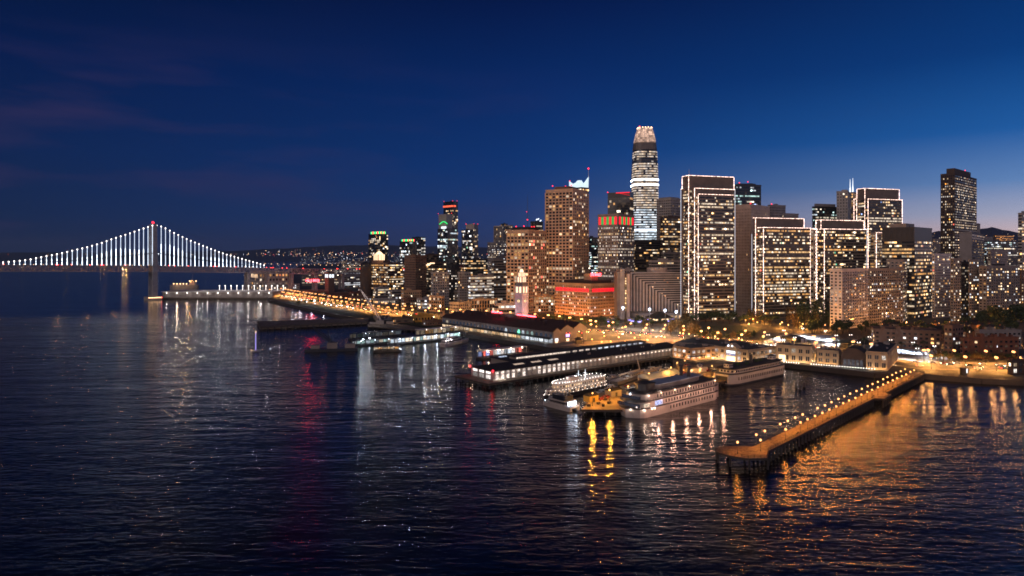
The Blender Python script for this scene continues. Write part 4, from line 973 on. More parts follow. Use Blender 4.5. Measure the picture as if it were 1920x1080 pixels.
# ------------------------------------------------------------------ bulkhead buildings along the right waterfront
def bulkhead(label, c, l, r, ybase, top, th, arches=(), name='waterfront_building', wall='cream', lit=.2, cols=5, storeys=2, wl=1, wr=1, colglow=False):
    Y = 82*F/(ybase-480); P, ex, ey, a, b = rect(c, l, r, Y, R(th)); z = ZT(top, Y)
    ro = empty(name, (P.x, P.y, 3), label, 'building')
    MB().box((P.x, P.y, 0), ex*a, ey*b, (0, 0, z)).build('wall', wall, ro)
    q = .5; o = P-ex*q-ey*q; mb = MB(); mb.box((o.x, o.y, z-.9), ex*(a+2*q), ey*(b+2*q), (0, 0, .5)); mb.box((P.x-.0, P.y, z-.4), ex*a, ey*b, (0, 0, 1.2)); mb.build('cornice', wall, ro)
    mb = MB(); o = P+ex*.6+ey*.6; mb.box((o.x, o.y, z+.3), ex*(a-1.2), ey*(b-1.2), (0, 0, .65)); mb.build('roof', 'roof', ro)
    for _ in range(4): f, g = rnd.uniform(.05, .85), rnd.uniform(.05, .85); o = P+ex*a*f+ey*b*g; MB().box((o.x, o.y, z+.9), ex*rnd.uniform(1, 4), ey*rnd.uniform(1, 4), (0, 0, rnd.uniform(.7, 2))).build('roof_unit', 'grey', ro)
    for use, O, d, n, W in ((wr, P, ex, -ey, a), (wl, P+ey*b, -ey, -ex, b)):
        if not use: continue
        nb = max(1, round(W/5.2)); bw = W/nb; hs = (z-3.6)/storeys
        for i in range(nb):
            for j in range(storeys):
                w = bw*.5; h = hs*(.6 if j == 0 else .5); o = O+d*(i*bw+bw*.25)+n*.05; zz = 3.4+j*hs+hs*.22
                mb = MB(); mb.box((o.x, o.y, zz), d*w, n*.12, (0, 0, h), glowcol(WHITE, .8) if rnd.random() < lit else (.008, .008, .01)); wv = mb.build('window', 'win', ro)
                mb = MB(); mb.box((o.x-d.x*.15+n.x*.1, o.y-d.y*.15+n.y*.1, zz-.25), d*(w+.3), n*.25, (0, 0, .22)); mb.box((o.x+d.x*w*.46+n.x*.12, o.y+d.y*w*.46+n.y*.12, zz), d*w*.08, n*.06, (0, 0, h)); fr = mb.build('window_frame', wall, wv, world=False); fr.location = -V(ro.location)
        for i in range(nb+1):
            o = O+d*(min(max(i*bw-.35, 0), W-.7)); mb = MB(); mb.box((o.x, o.y, 3), d*.7, n*.45, (0, 0, z-4.2)); mb.build('pilaster', wall, ro)
    return ro, dict(P=P, ex=ex, ey=ey, a=a, b=b, z=z)
ro, s = bulkhead('cream corner building with floodlit columns and a tall arched entrance', 1402, 1339, 1455, 681, 658, 35, lit=.45)
P, ex, ey, a, b, z = s['P'], s['ex'], s['ey'], s['a'], s['b'], s['z']
# projecting entrance pavilion on the left face
t0 = b*.28; q = P+ey*(t0+b*.36); d = -ey; n = -ex; w = b*.36
mb = MB(); pts = [V((0, 0, 0)), d*w, d*w+V((0, 0, z-2)), d*w*.5+V((0, 0, z+1.6)), V((0, 0, z-2))]; base = V((q.x, q.y, 3))+n*1.2
f = [base+p for p in pts]; mb.face(f); mb.face([x-n*6 for x in reversed(f)])
for i in range(5): mb.face([f[i], f[i]-n*6, f[(i+1) % 5]-n*6, f[(i+1) % 5]])
mb.build('entrance_pavilion', 'cream', ro)
for zz, h, m in ((3.2, 3.6, 'warm_panel'), (7.4, 1.2, 'win'), (9, 2, 'white_panel')):
    mb = MB(); o = base+d*w*.14+n*.1; mb.box((o.x, o.y, zz), d*w*.72, n*.15, (0, 0, h), (.3, .35, .6)); mb.build('entrance_glass', m, ro)
for k in (.3, .62): o = base+d*w*k+n*.3; mb = MB(); mb.ball(o.x, o.y, z+2.4, .5); mb.build('roof_lamp', 'bulb_blue', ro)
for i in range(9):
    o = P+ey*(b*i/8.2)+n*2.2; plight('facade_light', (o.x, o.y, 3.6), 620, (1, .62, .32), .25)
for i in range(6):
    o = P+ex*(a*(i+.3)/6)-ey*2.2; plight('facade_light', (o.x, o.y, 3.6), 520, (1, .62, .32), .25)
ro, s = bulkhead('long cream waterfront building with an end pavilion, right of the corner building', 1521, 1456, 1527, 682, 652, 55, lit=.12)
for i in range(7):
    o = s['P']+s['ey']*(s['b']*(i+.2)/7)-s['ex']*2.2; plight('facade_light', (o.x, o.y, 3.8), 420, (1, .62, .3), .25)
o = s['P']+s['ey']*s['b']*.93-s['ex']*.5; mb = MB(); mb.box((o.x, o.y, 3.2), s['ey']*-5, s['ex']*-.2, (0, 0, 5)); mb.build('lit_doorway', 'warm_panel', ro)
for k in (.2, .8): o = s['P']+s['ex']*s['a']*k-s['ey']*1.6; plight('facade_light', (o.x, o.y, 4), 500, (1, .66, .36), .25)
ro, s = bulkhead('small cream building beside the dark gabled boathouse', 1572, 1532, 1577, 684.5, 660, 55, lit=.05)
for i in range(3): o = s['P']+s['ey']*(s['b']*(i+.5)/3)-s['ex']*2; plight('facade_light', (o.x, o.y, 3.8), 330, (1, .55, .2), .25)
# dark gabled boathouse
Y = 82*F/(690-480); P, ex, ey, a, b = rect(1623, 1577, 1640, Y, R(55)); ro = empty('boathouse', (P.x, P.y, 3), 'dark gabled boathouse between two cream waterfront buildings', 'boathouse')
d = -ey; n = -ex; O = P+ey*b; zt = ZT(655, Y); ze = ZT(664, Y)
mb = MB(); f = [V((0, 0, 3)), d*b+V((0, 0, 3)), d*b+V((0, 0, ze)), d*b*.66+V((0, 0, zt)), d*b*.34+V((0, 0, zt)), V((0, 0, ze))]; f = [V((O.x, O.y, 0))+p for p in f]
mb.face(f); mb.face([x-n*16 for x in reversed(f)])
for i in range(6): mb.face([f[i], f[i]-n*16, f[(i+1) % 6]-n*16, f[(i+1) % 6]])
mb.build('wall', 'darkbrown', ro)
mb = MB()
for i in range(2, 6):
    p0, p1 = f[i], f[(i+1) % 6]
    if i == 5: continue
    mb.face([p0+n*.6+V((0, 0, .3)), p0-n*16.6+V((0, 0, .3)), p1-n*16.6+V((0, 0, .3)), p1+n*.6+V((0, 0, .3))])
mb.build('roof', 'roof', ro)
for i in range(5):
    o = O+d*(b*(.1+i*.17))+n*.15; mb = MB(); mb.box((o.x, o.y, 3.4), d*b*.12, n*.1, (0, 0, 5), (.05, .05, .06)); mb.build('window', 'win', ro)
ro, s = bulkhead('square cream building at the root of the long lamp-lined pier', 1664, 1624, 1682, 695, 663, 55, lit=.1)
for i in range(3): o = s['P']+s['ey']*(s['b']*(i+.5)/3)-s['ex']*2; plight('facade_light', (o.x, o.y, 4), 380, (1, .55, .2), .25)
o = s['P']+s['ex']*s['a']*.5-s['ey']*2; plight('facade_light', (o.x, o.y, 4), 600, (1, .6, .28), .25)
# restaurant on the wharf
ro, s = bulkhead('low orange lit restaurant on the wharf beside the long pier shed', 1296, 1262, 1342, 676, 655, 28, lit=.8, wall='orange_stone', storeys=2)
for i in range(6): o = s['P']+s['ex']*(s['a']*(i+.4)/6)-s['ey']*2.2; plight('facade_light', (o.x, o.y, 4.6), 560, (1, .52, .18), .25)
for i in range(2): o = s['P']+s['ey']*(s['b']*(i+.5)/2)-s['ex']*2; plight('facade_light', (o.x, o.y, 4.6), 520, (1, .52, .18), .25)
o = s['P']-s['ey']*5-s['ex']*4; mb = MB(); mb.box((o.x, o.y, 6.3), s['ex']*s['a']*.6, s['ey']*5, (0, 0, .3)); mb.build('awning', 'brown', ro)
bulkhead('long low dark roofed hall along the boulevard behind the wharf restaurant', 1375, 1266, 1400, 672, 651, 55, lit=.12, wall='taupe', storeys=1)
bulkhead('low waterfront pavilion cut by the right edge of the view', 1898, 1890, 1990, 703, 677, 15, lit=.5, wall='darkbrown', storeys=2)
# ------------------------------------------------------------------ suspension bridge
def bridge():
    T0 = V((-698.0, 1327.0, 0)); d = V((.761, .649, 0)); nn = V((.649, -.761, 0)); HW = 13.0     # half width
    ro = empty('suspension_bridge', (T0.x, T0.y, 0), 'long suspension bridge with white lit hanger cables and a trussed double deck', 'bridge')
    def tpx(px): u = (px-960)/F; return (u*T0.y-T0.x)/(d.x-u*d.y)
    def zpy(t, py): return ZT(py, (T0+d*t).y)
    dk = [(-420, 494), (-60, 496), (0, 496.6), (287, 498.2), (460, 501.5), (560, 504), (700, 505), (760, 505)]
    def zd(t):
        q = T0+d*t; px = 960+F*q.x/q.y; return zpy(t, interp(px, dk))
    cab = [(-300, 455), (-150, 478), (-60, 489), (0, 493), (50, 488), (86, 480.5), (107, 477), (134, 470.5), (160, 464.5), (186, 457), (212, 447.5), (239, 439), (272, 427), (287, 422.5), (302, 426.5), (326, 439), (350, 450.5), (373, 460), (396, 469), (418, 477), (440, 483), (461, 489), (480, 494), (497, 500)]
    def zc(t):
        q = T0+d*t; px = 960+F*q.x/q.y; return max(zpy(t, interp(px, cab)), zd(t)+1)
    tl, tr = -430, tpx(765)
    # decks and stiffening truss
    up, lo, tA = MB(), MB(), MB(); st = 15; t = tl
    while t < tr:
        a, b_ = T0+d*t, T0+d*min(t+st, tr); za, zb = zd(t), zd(min(t+st, tr))
        for mbx, dz, h in ((up, -.8, .8), (lo, -11.2, .8)):
            P4 = [a+nn*HW, b_+nn*HW, b_-nn*HW, a-nn*HW]; zz = [za+dz, zb+dz, zb+dz, za+dz]
            bot = [V((p.x, p.y, q)) for p, q in zip(P4, zz)]; top = [p+V((0, 0, h)) for p in bot]
            mbx.face(top); mbx.face(bot[::-1])
            for i in range(4): mbx.face([bot[i], bot[(i+1) % 4], top[(i+1) % 4], top[i]])
        for s_ in (1, -1):
            p, q = a+nn*HW*s_*1.02, b_+nn*HW*s_*1.02; c = lambda v, z: (v.x, v.y, z)
            m_ = (p+q)/2; zm = (za+zb)/2
            tA.beam(c(p, za-10.6), c(m_, zm-.8), .9); tA.beam(c(m_, zm-.8), c(q, zb-10.6), .9); tA.beam(c(p, za-10.6), c(p, za-.6), .6); tA.beam(c(m_, zm-10.6), c(m_, zm-.6), .5)
            tA.beam(c(p, za), c(q, zb), 1.4); tA.beam(c(p, za-11), c(q, zb-11), 1.4)
        t += st
    up.build('upper_deck', 'bridge', ro); lo.build('lower_deck', 'bridge', ro); tA.build('stiffening_truss', 'bridge', ro)
    # main cables
    for s_ in (1, -1):
        mb = MB(); t = tl; te = tpx(495)
        while t < te:
            a, b_ = T0+d*t+nn*HW*s_, T0+d*(t+6)+nn*HW*s_; mb.beam((a.x, a.y, zc(t)), (b_.x, b_.y, zc(t+6)), .6); t += 6
        mb.build('main_cable', 'bridge', ro)
    # hangers with their LED strings on the near side, plain ones on the far side
    k = 0; far = MB()
    for i in range(-36, 33):
        t = i*7.7+3.8
        if t > tpx(492) or t < tpx(-25): continue
        q = T0+d*t+nn*(HW+.4); z0, z1 = zd(t)+.6, zc(t)
        f_ = T0+d*t-nn*HW; far.beam((f_.x, f_.y, z0), (f_.x, f_.y, z1), .18)
        if z1-z0 < .8: continue
        h = MB(); ml = 1 if rnd.random() < .2 else 0; zm = z0+(z1-z0)*(.52+.08*sin(i*.5)); z2 = z0+(z1-z0)*.30
        h.beam((q.x, q.y, z0), (q.x, q.y, z2-.5), .58, m=ml); h.beam((q.x, q.y, z2+1.2), (q.x, q.y, zm), .58, m=ml); h.beam((q.x, q.y, zm), (q.x, q.y, z1), .42, m=1)
        h.ball(q.x, q.y, z1+.6, 1.0, 6, 4, m=2)
        h.build('hanger_light', ['led', 'led_soft', 'bulb'], ro); k += 1
    far.build('far_hanger', 'bridge', ro, kind='stuff')
    # tower: two tapering legs, crossed bracing, caps, pier
    zt = ZT(421, T0.y)
    legs = []
    for s_ in (1, -1):
        a = T0+nn*(HW+2)*s_; mb = MB(); n4 = lambda w, l: [(a.x+d.x*sx*w+nn.x*sy*l, a.y+d.y*sx*w+nn.y*sy*l) for sx, sy in ((-1, 1), (1, 1), (1, -1), (-1, -1))]
        mb.loft(n4(4.6, 3.2), 4, n4(3.2, 2.4), zt); mb.build('tower_leg', 'bridge', ro)
    mb = MB(); p, q = T0+nn*(HW-1), T0-nn*(HW-1)
    lv = [zd(0)+3+(zt-zd(0)-4)*i/4 for i in range(5)]
    for za, zb in list(zip(lv, lv[1:]))+[(10, zd(0)-14)]:
        mb.beam((p.x, p.y, za), (q.x, q.y, zb), 2.2); mb.beam((q.x, q.y, za), (p.x, p.y, zb), 2.2)
    for z in lv+[12]: mb.beam((p.x, p.y, z), (q.x, q.y, z), 2.2)
    mb.build('cross_bracing', 'bridge', ro)
    mb = MB(); mb.beam((p.x+nn.x*5, p.y+nn.y*5, zt), (q.x-nn.x*5, q.y-nn.y*5, zt), 3); mb.build('tower_cap', 'bridge', ro)
    mb = MB(); a = [T0+d*x+nn*y for x, y in ((-12, 19), (12, 19), (16, 0), (12, -19), (-12, -19), (-16, 0))]; mb.prism([(v.x, v.y) for v in a], -6, 6); mb.build('tower_pier', 'concrete', ro)
    mb = MB()
    for i in range(8): v = T0+d*(-11+i*3)+nn*19.5; mb.ball(v.x, v.y, 5, .9, 6, 4)
    mb.build('pier_light', 'bulb_warm', ro)
    mb = MB(); v = T0+d*11+nn*19.5; mb.ball(v.x, v.y, 5, 1.3, 6, 4); mb.ball(T0.x, T0.y, zt+4, 2.3, 10, 6); mb.ball(T0.x+2, T0.y, zt+3, 1.2, 6, 4); mb.build('beacon_light', 'red', ro)
    # deck lamps and traffic glow, warm light inside the lower deck
    mb = MB(); t = tl
    while t < tr:
        v = T0+d*t+nn*(HW-1); mb.ball(v.x, v.y, zd(t)+(9 if t > tpx(480) else 1.2), .55 if t > tpx(480) else .4, 6, 4); t += 14
    mb.build('deck_lamp', 'bulb_warm', ro, kind='stuff')
    mb = MB()
    for _ in range(46): t = rnd.uniform(tl, tr); v = T0+d*t+nn*rnd.uniform(2, HW-1); mb.cbox(v.x, v.y, zd(t)+.4, 1.6, 1, .8)
    mb.build('traffic_light_trail', 'tail', ro, kind='stuff')
    i = 0; t = tl+10
    while t < tpx(600): v = T0+d*t; plight('lower_deck_lamp', v+V((nn.x*5, nn.y*5, zd(t)-3.5)), 4200, (1, .42, .14), .6); t += 44; i += 1
    # approach piers
    for px in (463, 500, 545, 590, 640, 690, 740):
        t = tpx(px); a = T0+d*t
        for s_ in (1, -1): v = a+nn*8*s_; mb = MB(); mb.cbox(v.x, v.y, -3, 5, 3.5, zd(t)-8, atan2(d.y, d.x)); mb.build('approach_pier', 'concrete', ro)
bridge()
ro, s = tower('bridge_anchorage', 'concrete bridge anchorage block with warm lit openings under the deck', 486, 469, 540, 511, 1560, 31, cat='building', wall='concrete', style='punch', fh=9, ww=7, p=.35, row=.2, clutter=0)
mb = MB()
for i in range(5): q = s['P']+s['ey']*s['b']*(.2+.15*i)-s['ex']*.4; mb.box((q.x, q.y, s['z']-13), s['ey']*2.6, s['ex']*-.3, (0, 0, 8))
mb.build('lit_opening', 'warm_panel', ro)

# ------------------------------------------------------------------ piers
def pile_set(ro, pts, z1, r=.42, limit=100, m='seawall'):
    me = None
    for i, (x, y) in enumerate(pts[:limit]):
        if me is None:
            mb = MB(); mb.cyl(0, 0, -5, z1, r, r, 8); o = mb.build('pile', m, ro, world=False); me = o.data
        else: o = bpy.data.objects.new('pile', me); COL.objects.link(o); o.parent = ro
        o.location = V((x, y, 0))-V(ro.location)
    if len(pts) > limit:
        mb = MB()
        for x, y in pts[limit:]: mb.cyl(x, y, -5, z1, r, r, 6)
        mb.build('pile', m, ro, kind='stuff')
def outline_pts(poly, step):
    out = []
    for (x0, y0), (x1, y1) in zip(poly, poly[1:]+poly[:1]):
        L = math.hypot(x1-x0, y1-y0); n = max(1, int(L/step))
        for i in range(n): out.append((x0+(x1-x0)*i/n, y0+(y1-y0)*i/n))
    return out
def ccw(p): return p if sum(a[0]*b[1]-b[0]*a[1] for a, b in zip(p, p[1:]+p[:1])) > 0 else p[::-1]
def pier(label, poly, zt, deck='wharf', step=5, thick=.9, name='pier', pile_r=.42, rail=True, limit=100):
    poly = ccw(poly); cx, cy = sum(p[0] for p in poly)/len(poly), sum(p[1] for p in poly)/len(poly)
    ro = empty(name, (cx, cy, 0), label, 'pier')
    MB().prism(poly, zt-thick, zt).build('deck', deck, ro)
    mb = MB()
    for (x0, y0), (x1, y1) in zip(poly, poly[1:]+poly[:1]): mb.beam((x0, y0, zt-.6), (x1, y1, zt-.6), .5, .8)
    mb.build('fender_beam', 'timber', ro)
    ins = [(cx+(x-cx)*.985, cy+(y-cy)*.985) for x, y in poly]
    pts = sorted(outline_pts(ins, step), key=lambda p: p[1]); pile_set(ro, pts, zt-.6, pile_r, limit)
    if rail:
        mb = MB()
        for (x0, y0), (x1, y1) in zip(poly, poly[1:]+poly[:1]):
            for h in (.55, 1.1): mb.beam((x0, y0, zt+h), (x1, y1, zt+h), .09)
        for x, y in outline_pts(poly, 2.4): mb.beam((x, y, zt), (x, y, zt+1.15), .1)
        mb.build('railing', 'timber', ro)
    return ro
# long lamp-lit pier in front
zt = 5.0
a0, a1 = V((*GP(1409, 849, zt), 0)), V((*GP(1722, 698, zt), 0)); ax = (a1-a0).normalized(); an = V((ax.y, -ax.x, 0)); LP = (a1-a0).length
def lp(t, o): p = a0+ax*t+an*o; return (p.x, p.y)
hw = 3.6
E0 = [GP(x, y, zt) for x, y in ((1433, 850), (1438, 858), (1403, 859), (1366, 853), (1343, 846), (1340, 840), (1362, 836), (1394, 836))]
bulge = LP*.60
polyR = [lp(8, hw), lp(bulge-8, hw), lp(bulge-5, hw+4.5), lp(bulge+9, hw+4.5), lp(bulge+13, hw), lp(LP, hw)]
polyL = [lp(LP, -hw), lp(7, -hw)]
poly = E0+polyL[::-1][:0]
P7 = ccw([*E0[::-1]][:0] or (E0[1:]+[lp(9, -hw), lp(LP, -hw), lp(LP, hw), lp(bulge+13, hw), lp(bulge+9, hw+4.5), lp(bulge-5, hw+4.5), lp(bulge-8, hw), lp(8, hw)]))
ro7 = pier('long narrow wooden pier lit by a double row of amber lamps', P7, zt, 'planks', 4.0, .7, 'promenade_pier', .46)
mb = MB()
for i in range(int(LP/4.5)): p0, p1 = lp(i*4.5, -hw), lp(i*4.5, hw); mb.beam((*p0, zt-1.3), (*p1, zt-1.3), .5)
mb.build('pile_cap', 'timber', ro7)
# long shed pier
P, ex, ey, a, b = rect(925, 884, 1272, 446, R(39)); SP, SX, SY, SA, SB = P, ex, ey, a, b
def sp(u, v): q = P+ex*u+ey*v; return (q.x, q.y)
pier('broad working pier carrying the long white windowed shed', [sp(-9, -6.5), sp(a+4, -6.5), sp(a+4, b+30), sp(30, b+30), sp(30, b+7), sp(-9, b+7)], 3.5, 'wharf', 5, 1.3, 'shed_pier', .5, rail=False, limit=90)
ro = empty('pier_shed', (P.x, P.y, 3.5), 'long pier shed with rows of white windows and a dark roof with skylights', 'shed')
zz = 3.5; he = 6.2; nw = int(a/4.6)
MB().box((P.x, P.y, zz), ex*a, ey*b, (0, 0, he)).build('wall', 'concrete', ro)
o = P-ex*.8-ey*.8; mb = MB(); c = lambda u, v, z: (P.x+ex.x*u+ey.x*v, P.y+ex.y*u+ey.y*v, z); e = .9
Z0, Z1 = zz+he+.05, zz+he+2.6
mb.face([c(-e, -e, Z0), c(a+e, -e, Z0), c(a, b/2, Z1), c(7, b/2, Z1)]); mb.face([c(a+e, b+e, Z0), c(-e, b+e, Z0), c(7, b/2, Z1), c(a, b/2, Z1)]); mb.face([c(-e, b+e, Z0), c(-e, -e, Z0), c(7, b/2, Z1)]); mb.face([c(a+e, -e, Z0), c(a+e, b+e, Z0), c(a, b/2, Z1)])
mb.face([c(-e, -e, Z0-.35), c(a+e, -e, Z0-.35), c(a+e, -e, Z0), c(-e, -e, Z0)]); mb.face([c(-e, b+e, Z0-.35), c(-e, -e, Z0-.35), c(-e, -e, Z0), c(-e, b+e, Z0)]); mb.build('roof', 'roof', ro)
nr = 0
for i in range(nw):
    u = (i+.4)*a/nw; far = u > a*.42
    if rnd.random() < .06: continue
    w = 2.3 if not far else 1.5
    k = rnd.uniform(.5, 1.5)*(1 if not far else 1.3); g = (1*k, .84*k, .74*k)
    q = P+ex*u-ey*.05; mb = MB(); mb.box((q.x, q.y, zz+3.9), ex*w, ey*-.12, (0, 0, 1.5 if not far else 1.0), g); wv = mb.build('window', 'win', ro)
    if not far and rnd.random() < .72:
        k = rnd.choice((.1, .3, .8, 1.2)); q2 = q; mb = MB(); mb.box((q2.x, q2.y, zz+.4), ex*w, ey*-.12, (0, 0, 2.9), (1*k, .82*k, .72*k)); mb.build('window', 'win', ro)
    if far:
        mb = MB(); mb.box((q.x+ex.x*2.2, q.y+ex.y*2.2, zz+.2), ex*2.6, ey*-.1, (0, 0, 3.6)); mb.build('door', 'grey', ro)
    mb = MB(); mb.box((q.x-ex.x*.9, q.y-ex.y*.9, zz), ex*.35, ey*-.3, (0, 0, he-.4)); mb.build('pilaster', 'concrete', ro)
for i in range(3):
    for zq, h, k in ((zz+3.9, 1.5, 1.6), (zz+.6, 2.5, (.9, .35, .2)[i])):
        q = P+ey*(b*(.12+i*.3))-ex*.02; mb = MB(); mb.box((q.x, q.y, zq), ey*b*.2, ex*-.12, (0, 0, h), (1*k, .9*k, .85*k)); mb.build('window', 'win', ro)
for v in (-.6, b+.6): q = P+ey*v-ex*.8; mb = MB(); mb.ball(q.x, q.y, zz+6.5, .75); mb.build('navigation_light', 'red', ro); plight('navigation_glow', (q.x-ex.x, q.y-ex.y, zz+6.3), 350, (1, .03, .02), .5)
for i in range(3): q = P+ex*(2+i*3.2)-ey*1.0; plight('wall_uplight', (q.x, q.y, zz+.6), 150, (1, .9, .75), .2)
for i in range(14):
    q = P+ex*((i+.5)*a/14)-ey*3.5; plight('shed_light', (q.x, q.y, zz+5.2), 260, (1, .82, .62), .25)
mb = MB()
for i in range(3): mb.face([c(22+i*16, b*.2, Z0+(Z1-Z0)*.45), c(31+i*16, b*.2, Z0+(Z1-Z0)*.45), c(31+i*16, b*.3, Z0+(Z1-Z0)*.65), c(22+i*16, b*.3, Z0+(Z1-Z0)*.65)], (.55, .4, .3))
mb.build('skylight', 'win', ro)
for i in range(16):
    u, v = rnd.uniform(12, a-6), rnd.choice((.3, .62, .75))*b; q = P+ex*u+ey*v; zv = Z0+(Z1-Z0)*(1-abs(v/b-.5)*2)-.3
    mb = MB(); h = rnd.uniform(.9, 1.7); mb.cyl(q.x, q.y, zv, zv+h, .45, .45, 8); mb.cyl(q.x, q.y, zv+h, zv+h+.35, .75, .3, 8); mb.build('roof_vent', 'grey', ro)
# second shed behind with a glazed monitor roof
ro = empty('pier_shed', (P.x+ey.x*b+ex.x*40, P.y+ey.y*b+ex.y*40, 3.5), 'second shed behind the windowed pier shed, with a long glazed strip along its raised roof', 'shed')
def cc(u, v): q = P+ex*u+ey*(b+1.2+v); return q
q = cc(36, 0); MB().box((q.x, q.y, zz), ex*(a-40), ey*24, (0, 0, 6.0)).build('wall', 'taupe', ro)
q = cc(35, -.5); MB().box((q.x, q.y, zz+6.0), ex*(a-38), ey*25, (0, 0, .5)).build('roof', 'roof', ro)
q = cc(42, 3); MB().box((q.x, q.y, zz+6.5), ex*(a-50), ey*7, (0, 0, 1.7)).build('monitor_wall', 'taupe', ro)
q = cc(41, 2.2); MB().box((q.x, q.y, zz+8.2), ex*(a-48), ey*8.6, (0, 0, .35)).build('monitor_roof', 'roof', ro)
n = 20
for i in range(n):
    u = 43+i*(a-52)/n; k = .9 if i < 7 else rnd.uniform(.3, 1.2); g = (k, .8*k, .66*k) if i < 12 else (.85*k, .9*k, k)
    q = cc(u, 2.95); mb = MB(); mb.box((q.x, q.y, zz+6.8), ex*((a-52)/n*(.94 if i < 7 else .6)), ey*-.1, (0, 0, 1.1), g); mb.build('window', 'win', ro)
for i in range(9):
    u = 40+i*15; k = rnd.choice((.1, .5, .9)); q = cc(u, 13+rnd.uniform(-2, 5)); mb = MB(); mb.box((q.x, q.y, zz+6.52), ex*6, ey*2.2, (0, 0, .5), (.6*k, .7*k, .9*k)); mb.build('skylight', 'win', ro)
# dark pier arms and aprons in the distance
pier('dark flat breakwater pier without lights, left of the crane boom', [GP(x, y, 4) for x, y in ((488, 613), (690, 603), (692, 596), (482, 602))], 4, 'wharf', 7, 3.0, 'breakwater_pier', .8, rail=True)
pier('dark apron pier below the crane boom', [GP(x, y, 3) for x, y in ((690, 612), (830, 622), (828, 606), (690, 600))], 3, 'wharf', 7, 1.2, 'apron_pier', .6, rail=False)
pier('narrow dark quay along the ferry market hall', [tuple((FB['P']+FB['ey']*t-FB['ex']*o_)[:2]) for t, o_ in ((-6, 9), (FB['b'], 9), (FB['b'], -2), (-6, -2))], 3.2, 'wharf', 5, 1.2, 'quay', .5, rail=False)
# car park wharf
WP = [GP(x, y, 3.4) for x, y in ((1090, 768), (1172, 768), (1262, 714), (1352, 716), (1442, 692), (1345, 682), (1275, 686), (1200, 712), (1120, 738))]
pier('wide wharf used as a car park under amber light, between the moored ferries', WP, 3.4, 'wharf_deck', 5, 1.2, 'car_park_wharf', .45, rail=False)
pier('short wharf below the restaurant and cream corner building', [GP(x, y, 3.3) for x, y in ((1262, 694), (1276, 688), (1345, 684), (1405, 690), (1442, 686), (1400, 678), (1262, 674))], 3.3, 'wharf', 5, 1.2, 'restaurant_wharf', .45, rail=False)
pier('dark promenade arm between the market hall and the long pier shed', [GP(x, y, 3.1) for x, y in ((1000, 664), (1090, 655), (1240, 648), (1250, 655), (1100, 662), (1010, 672))], 3.1, 'wharf', 6, 1.6, 'promenade', .5, rail=True)
# long low pier shed under the bridge tower
ro = empty('pier_shed', (XT(300, 1340), 1340, 0), 'long low dark pier shed right of the bridge tower with white lamps', 'shed')
x0, x1 = XT(301, 1340), XT(512, 1340)
MB().box((x0, 1340, -2), (x1-x0, 0, 0), (0, 90, 0), (0, 0, 5)).build('pier_deck', 'wharf', ro)
MB().box((x0+2, 1343, 3), (x1-x0-4, 0, 0), (0, 70, 0), (0, 0, 11)).build('wall', 'taupe', ro)
MB().box((x0, 1341, 14), (x1-x0, 0, 0), (0, 75, 0), (0, 0, 1)).build('roof', 'pale', ro)
for i in range(11): x = x0+12+i*(x1-x0-20)/10; mb = MB(); mb.ball(x, 1340, 12.5, .9, 6, 4); mb.build('shed_lamp', 'bulb', ro); plight('shed_light', (x, 1338.6, 12), 900, (1, .93, .85), .4)
for i in range(12): x = x0+90+i*(x1-x0-90)/11; mb = MB(); mb.cyl(x, 1400, 15, 24, .2, .15, 5); mb.ball(x, 1400, 24, .9, 6, 4); mb.build('roof_lamp', 'bulb', ro)
for i in range(6): plight('roof_light', (x0+60+i*40, 1385, 22), 3000, (1, .95, .9), .4)
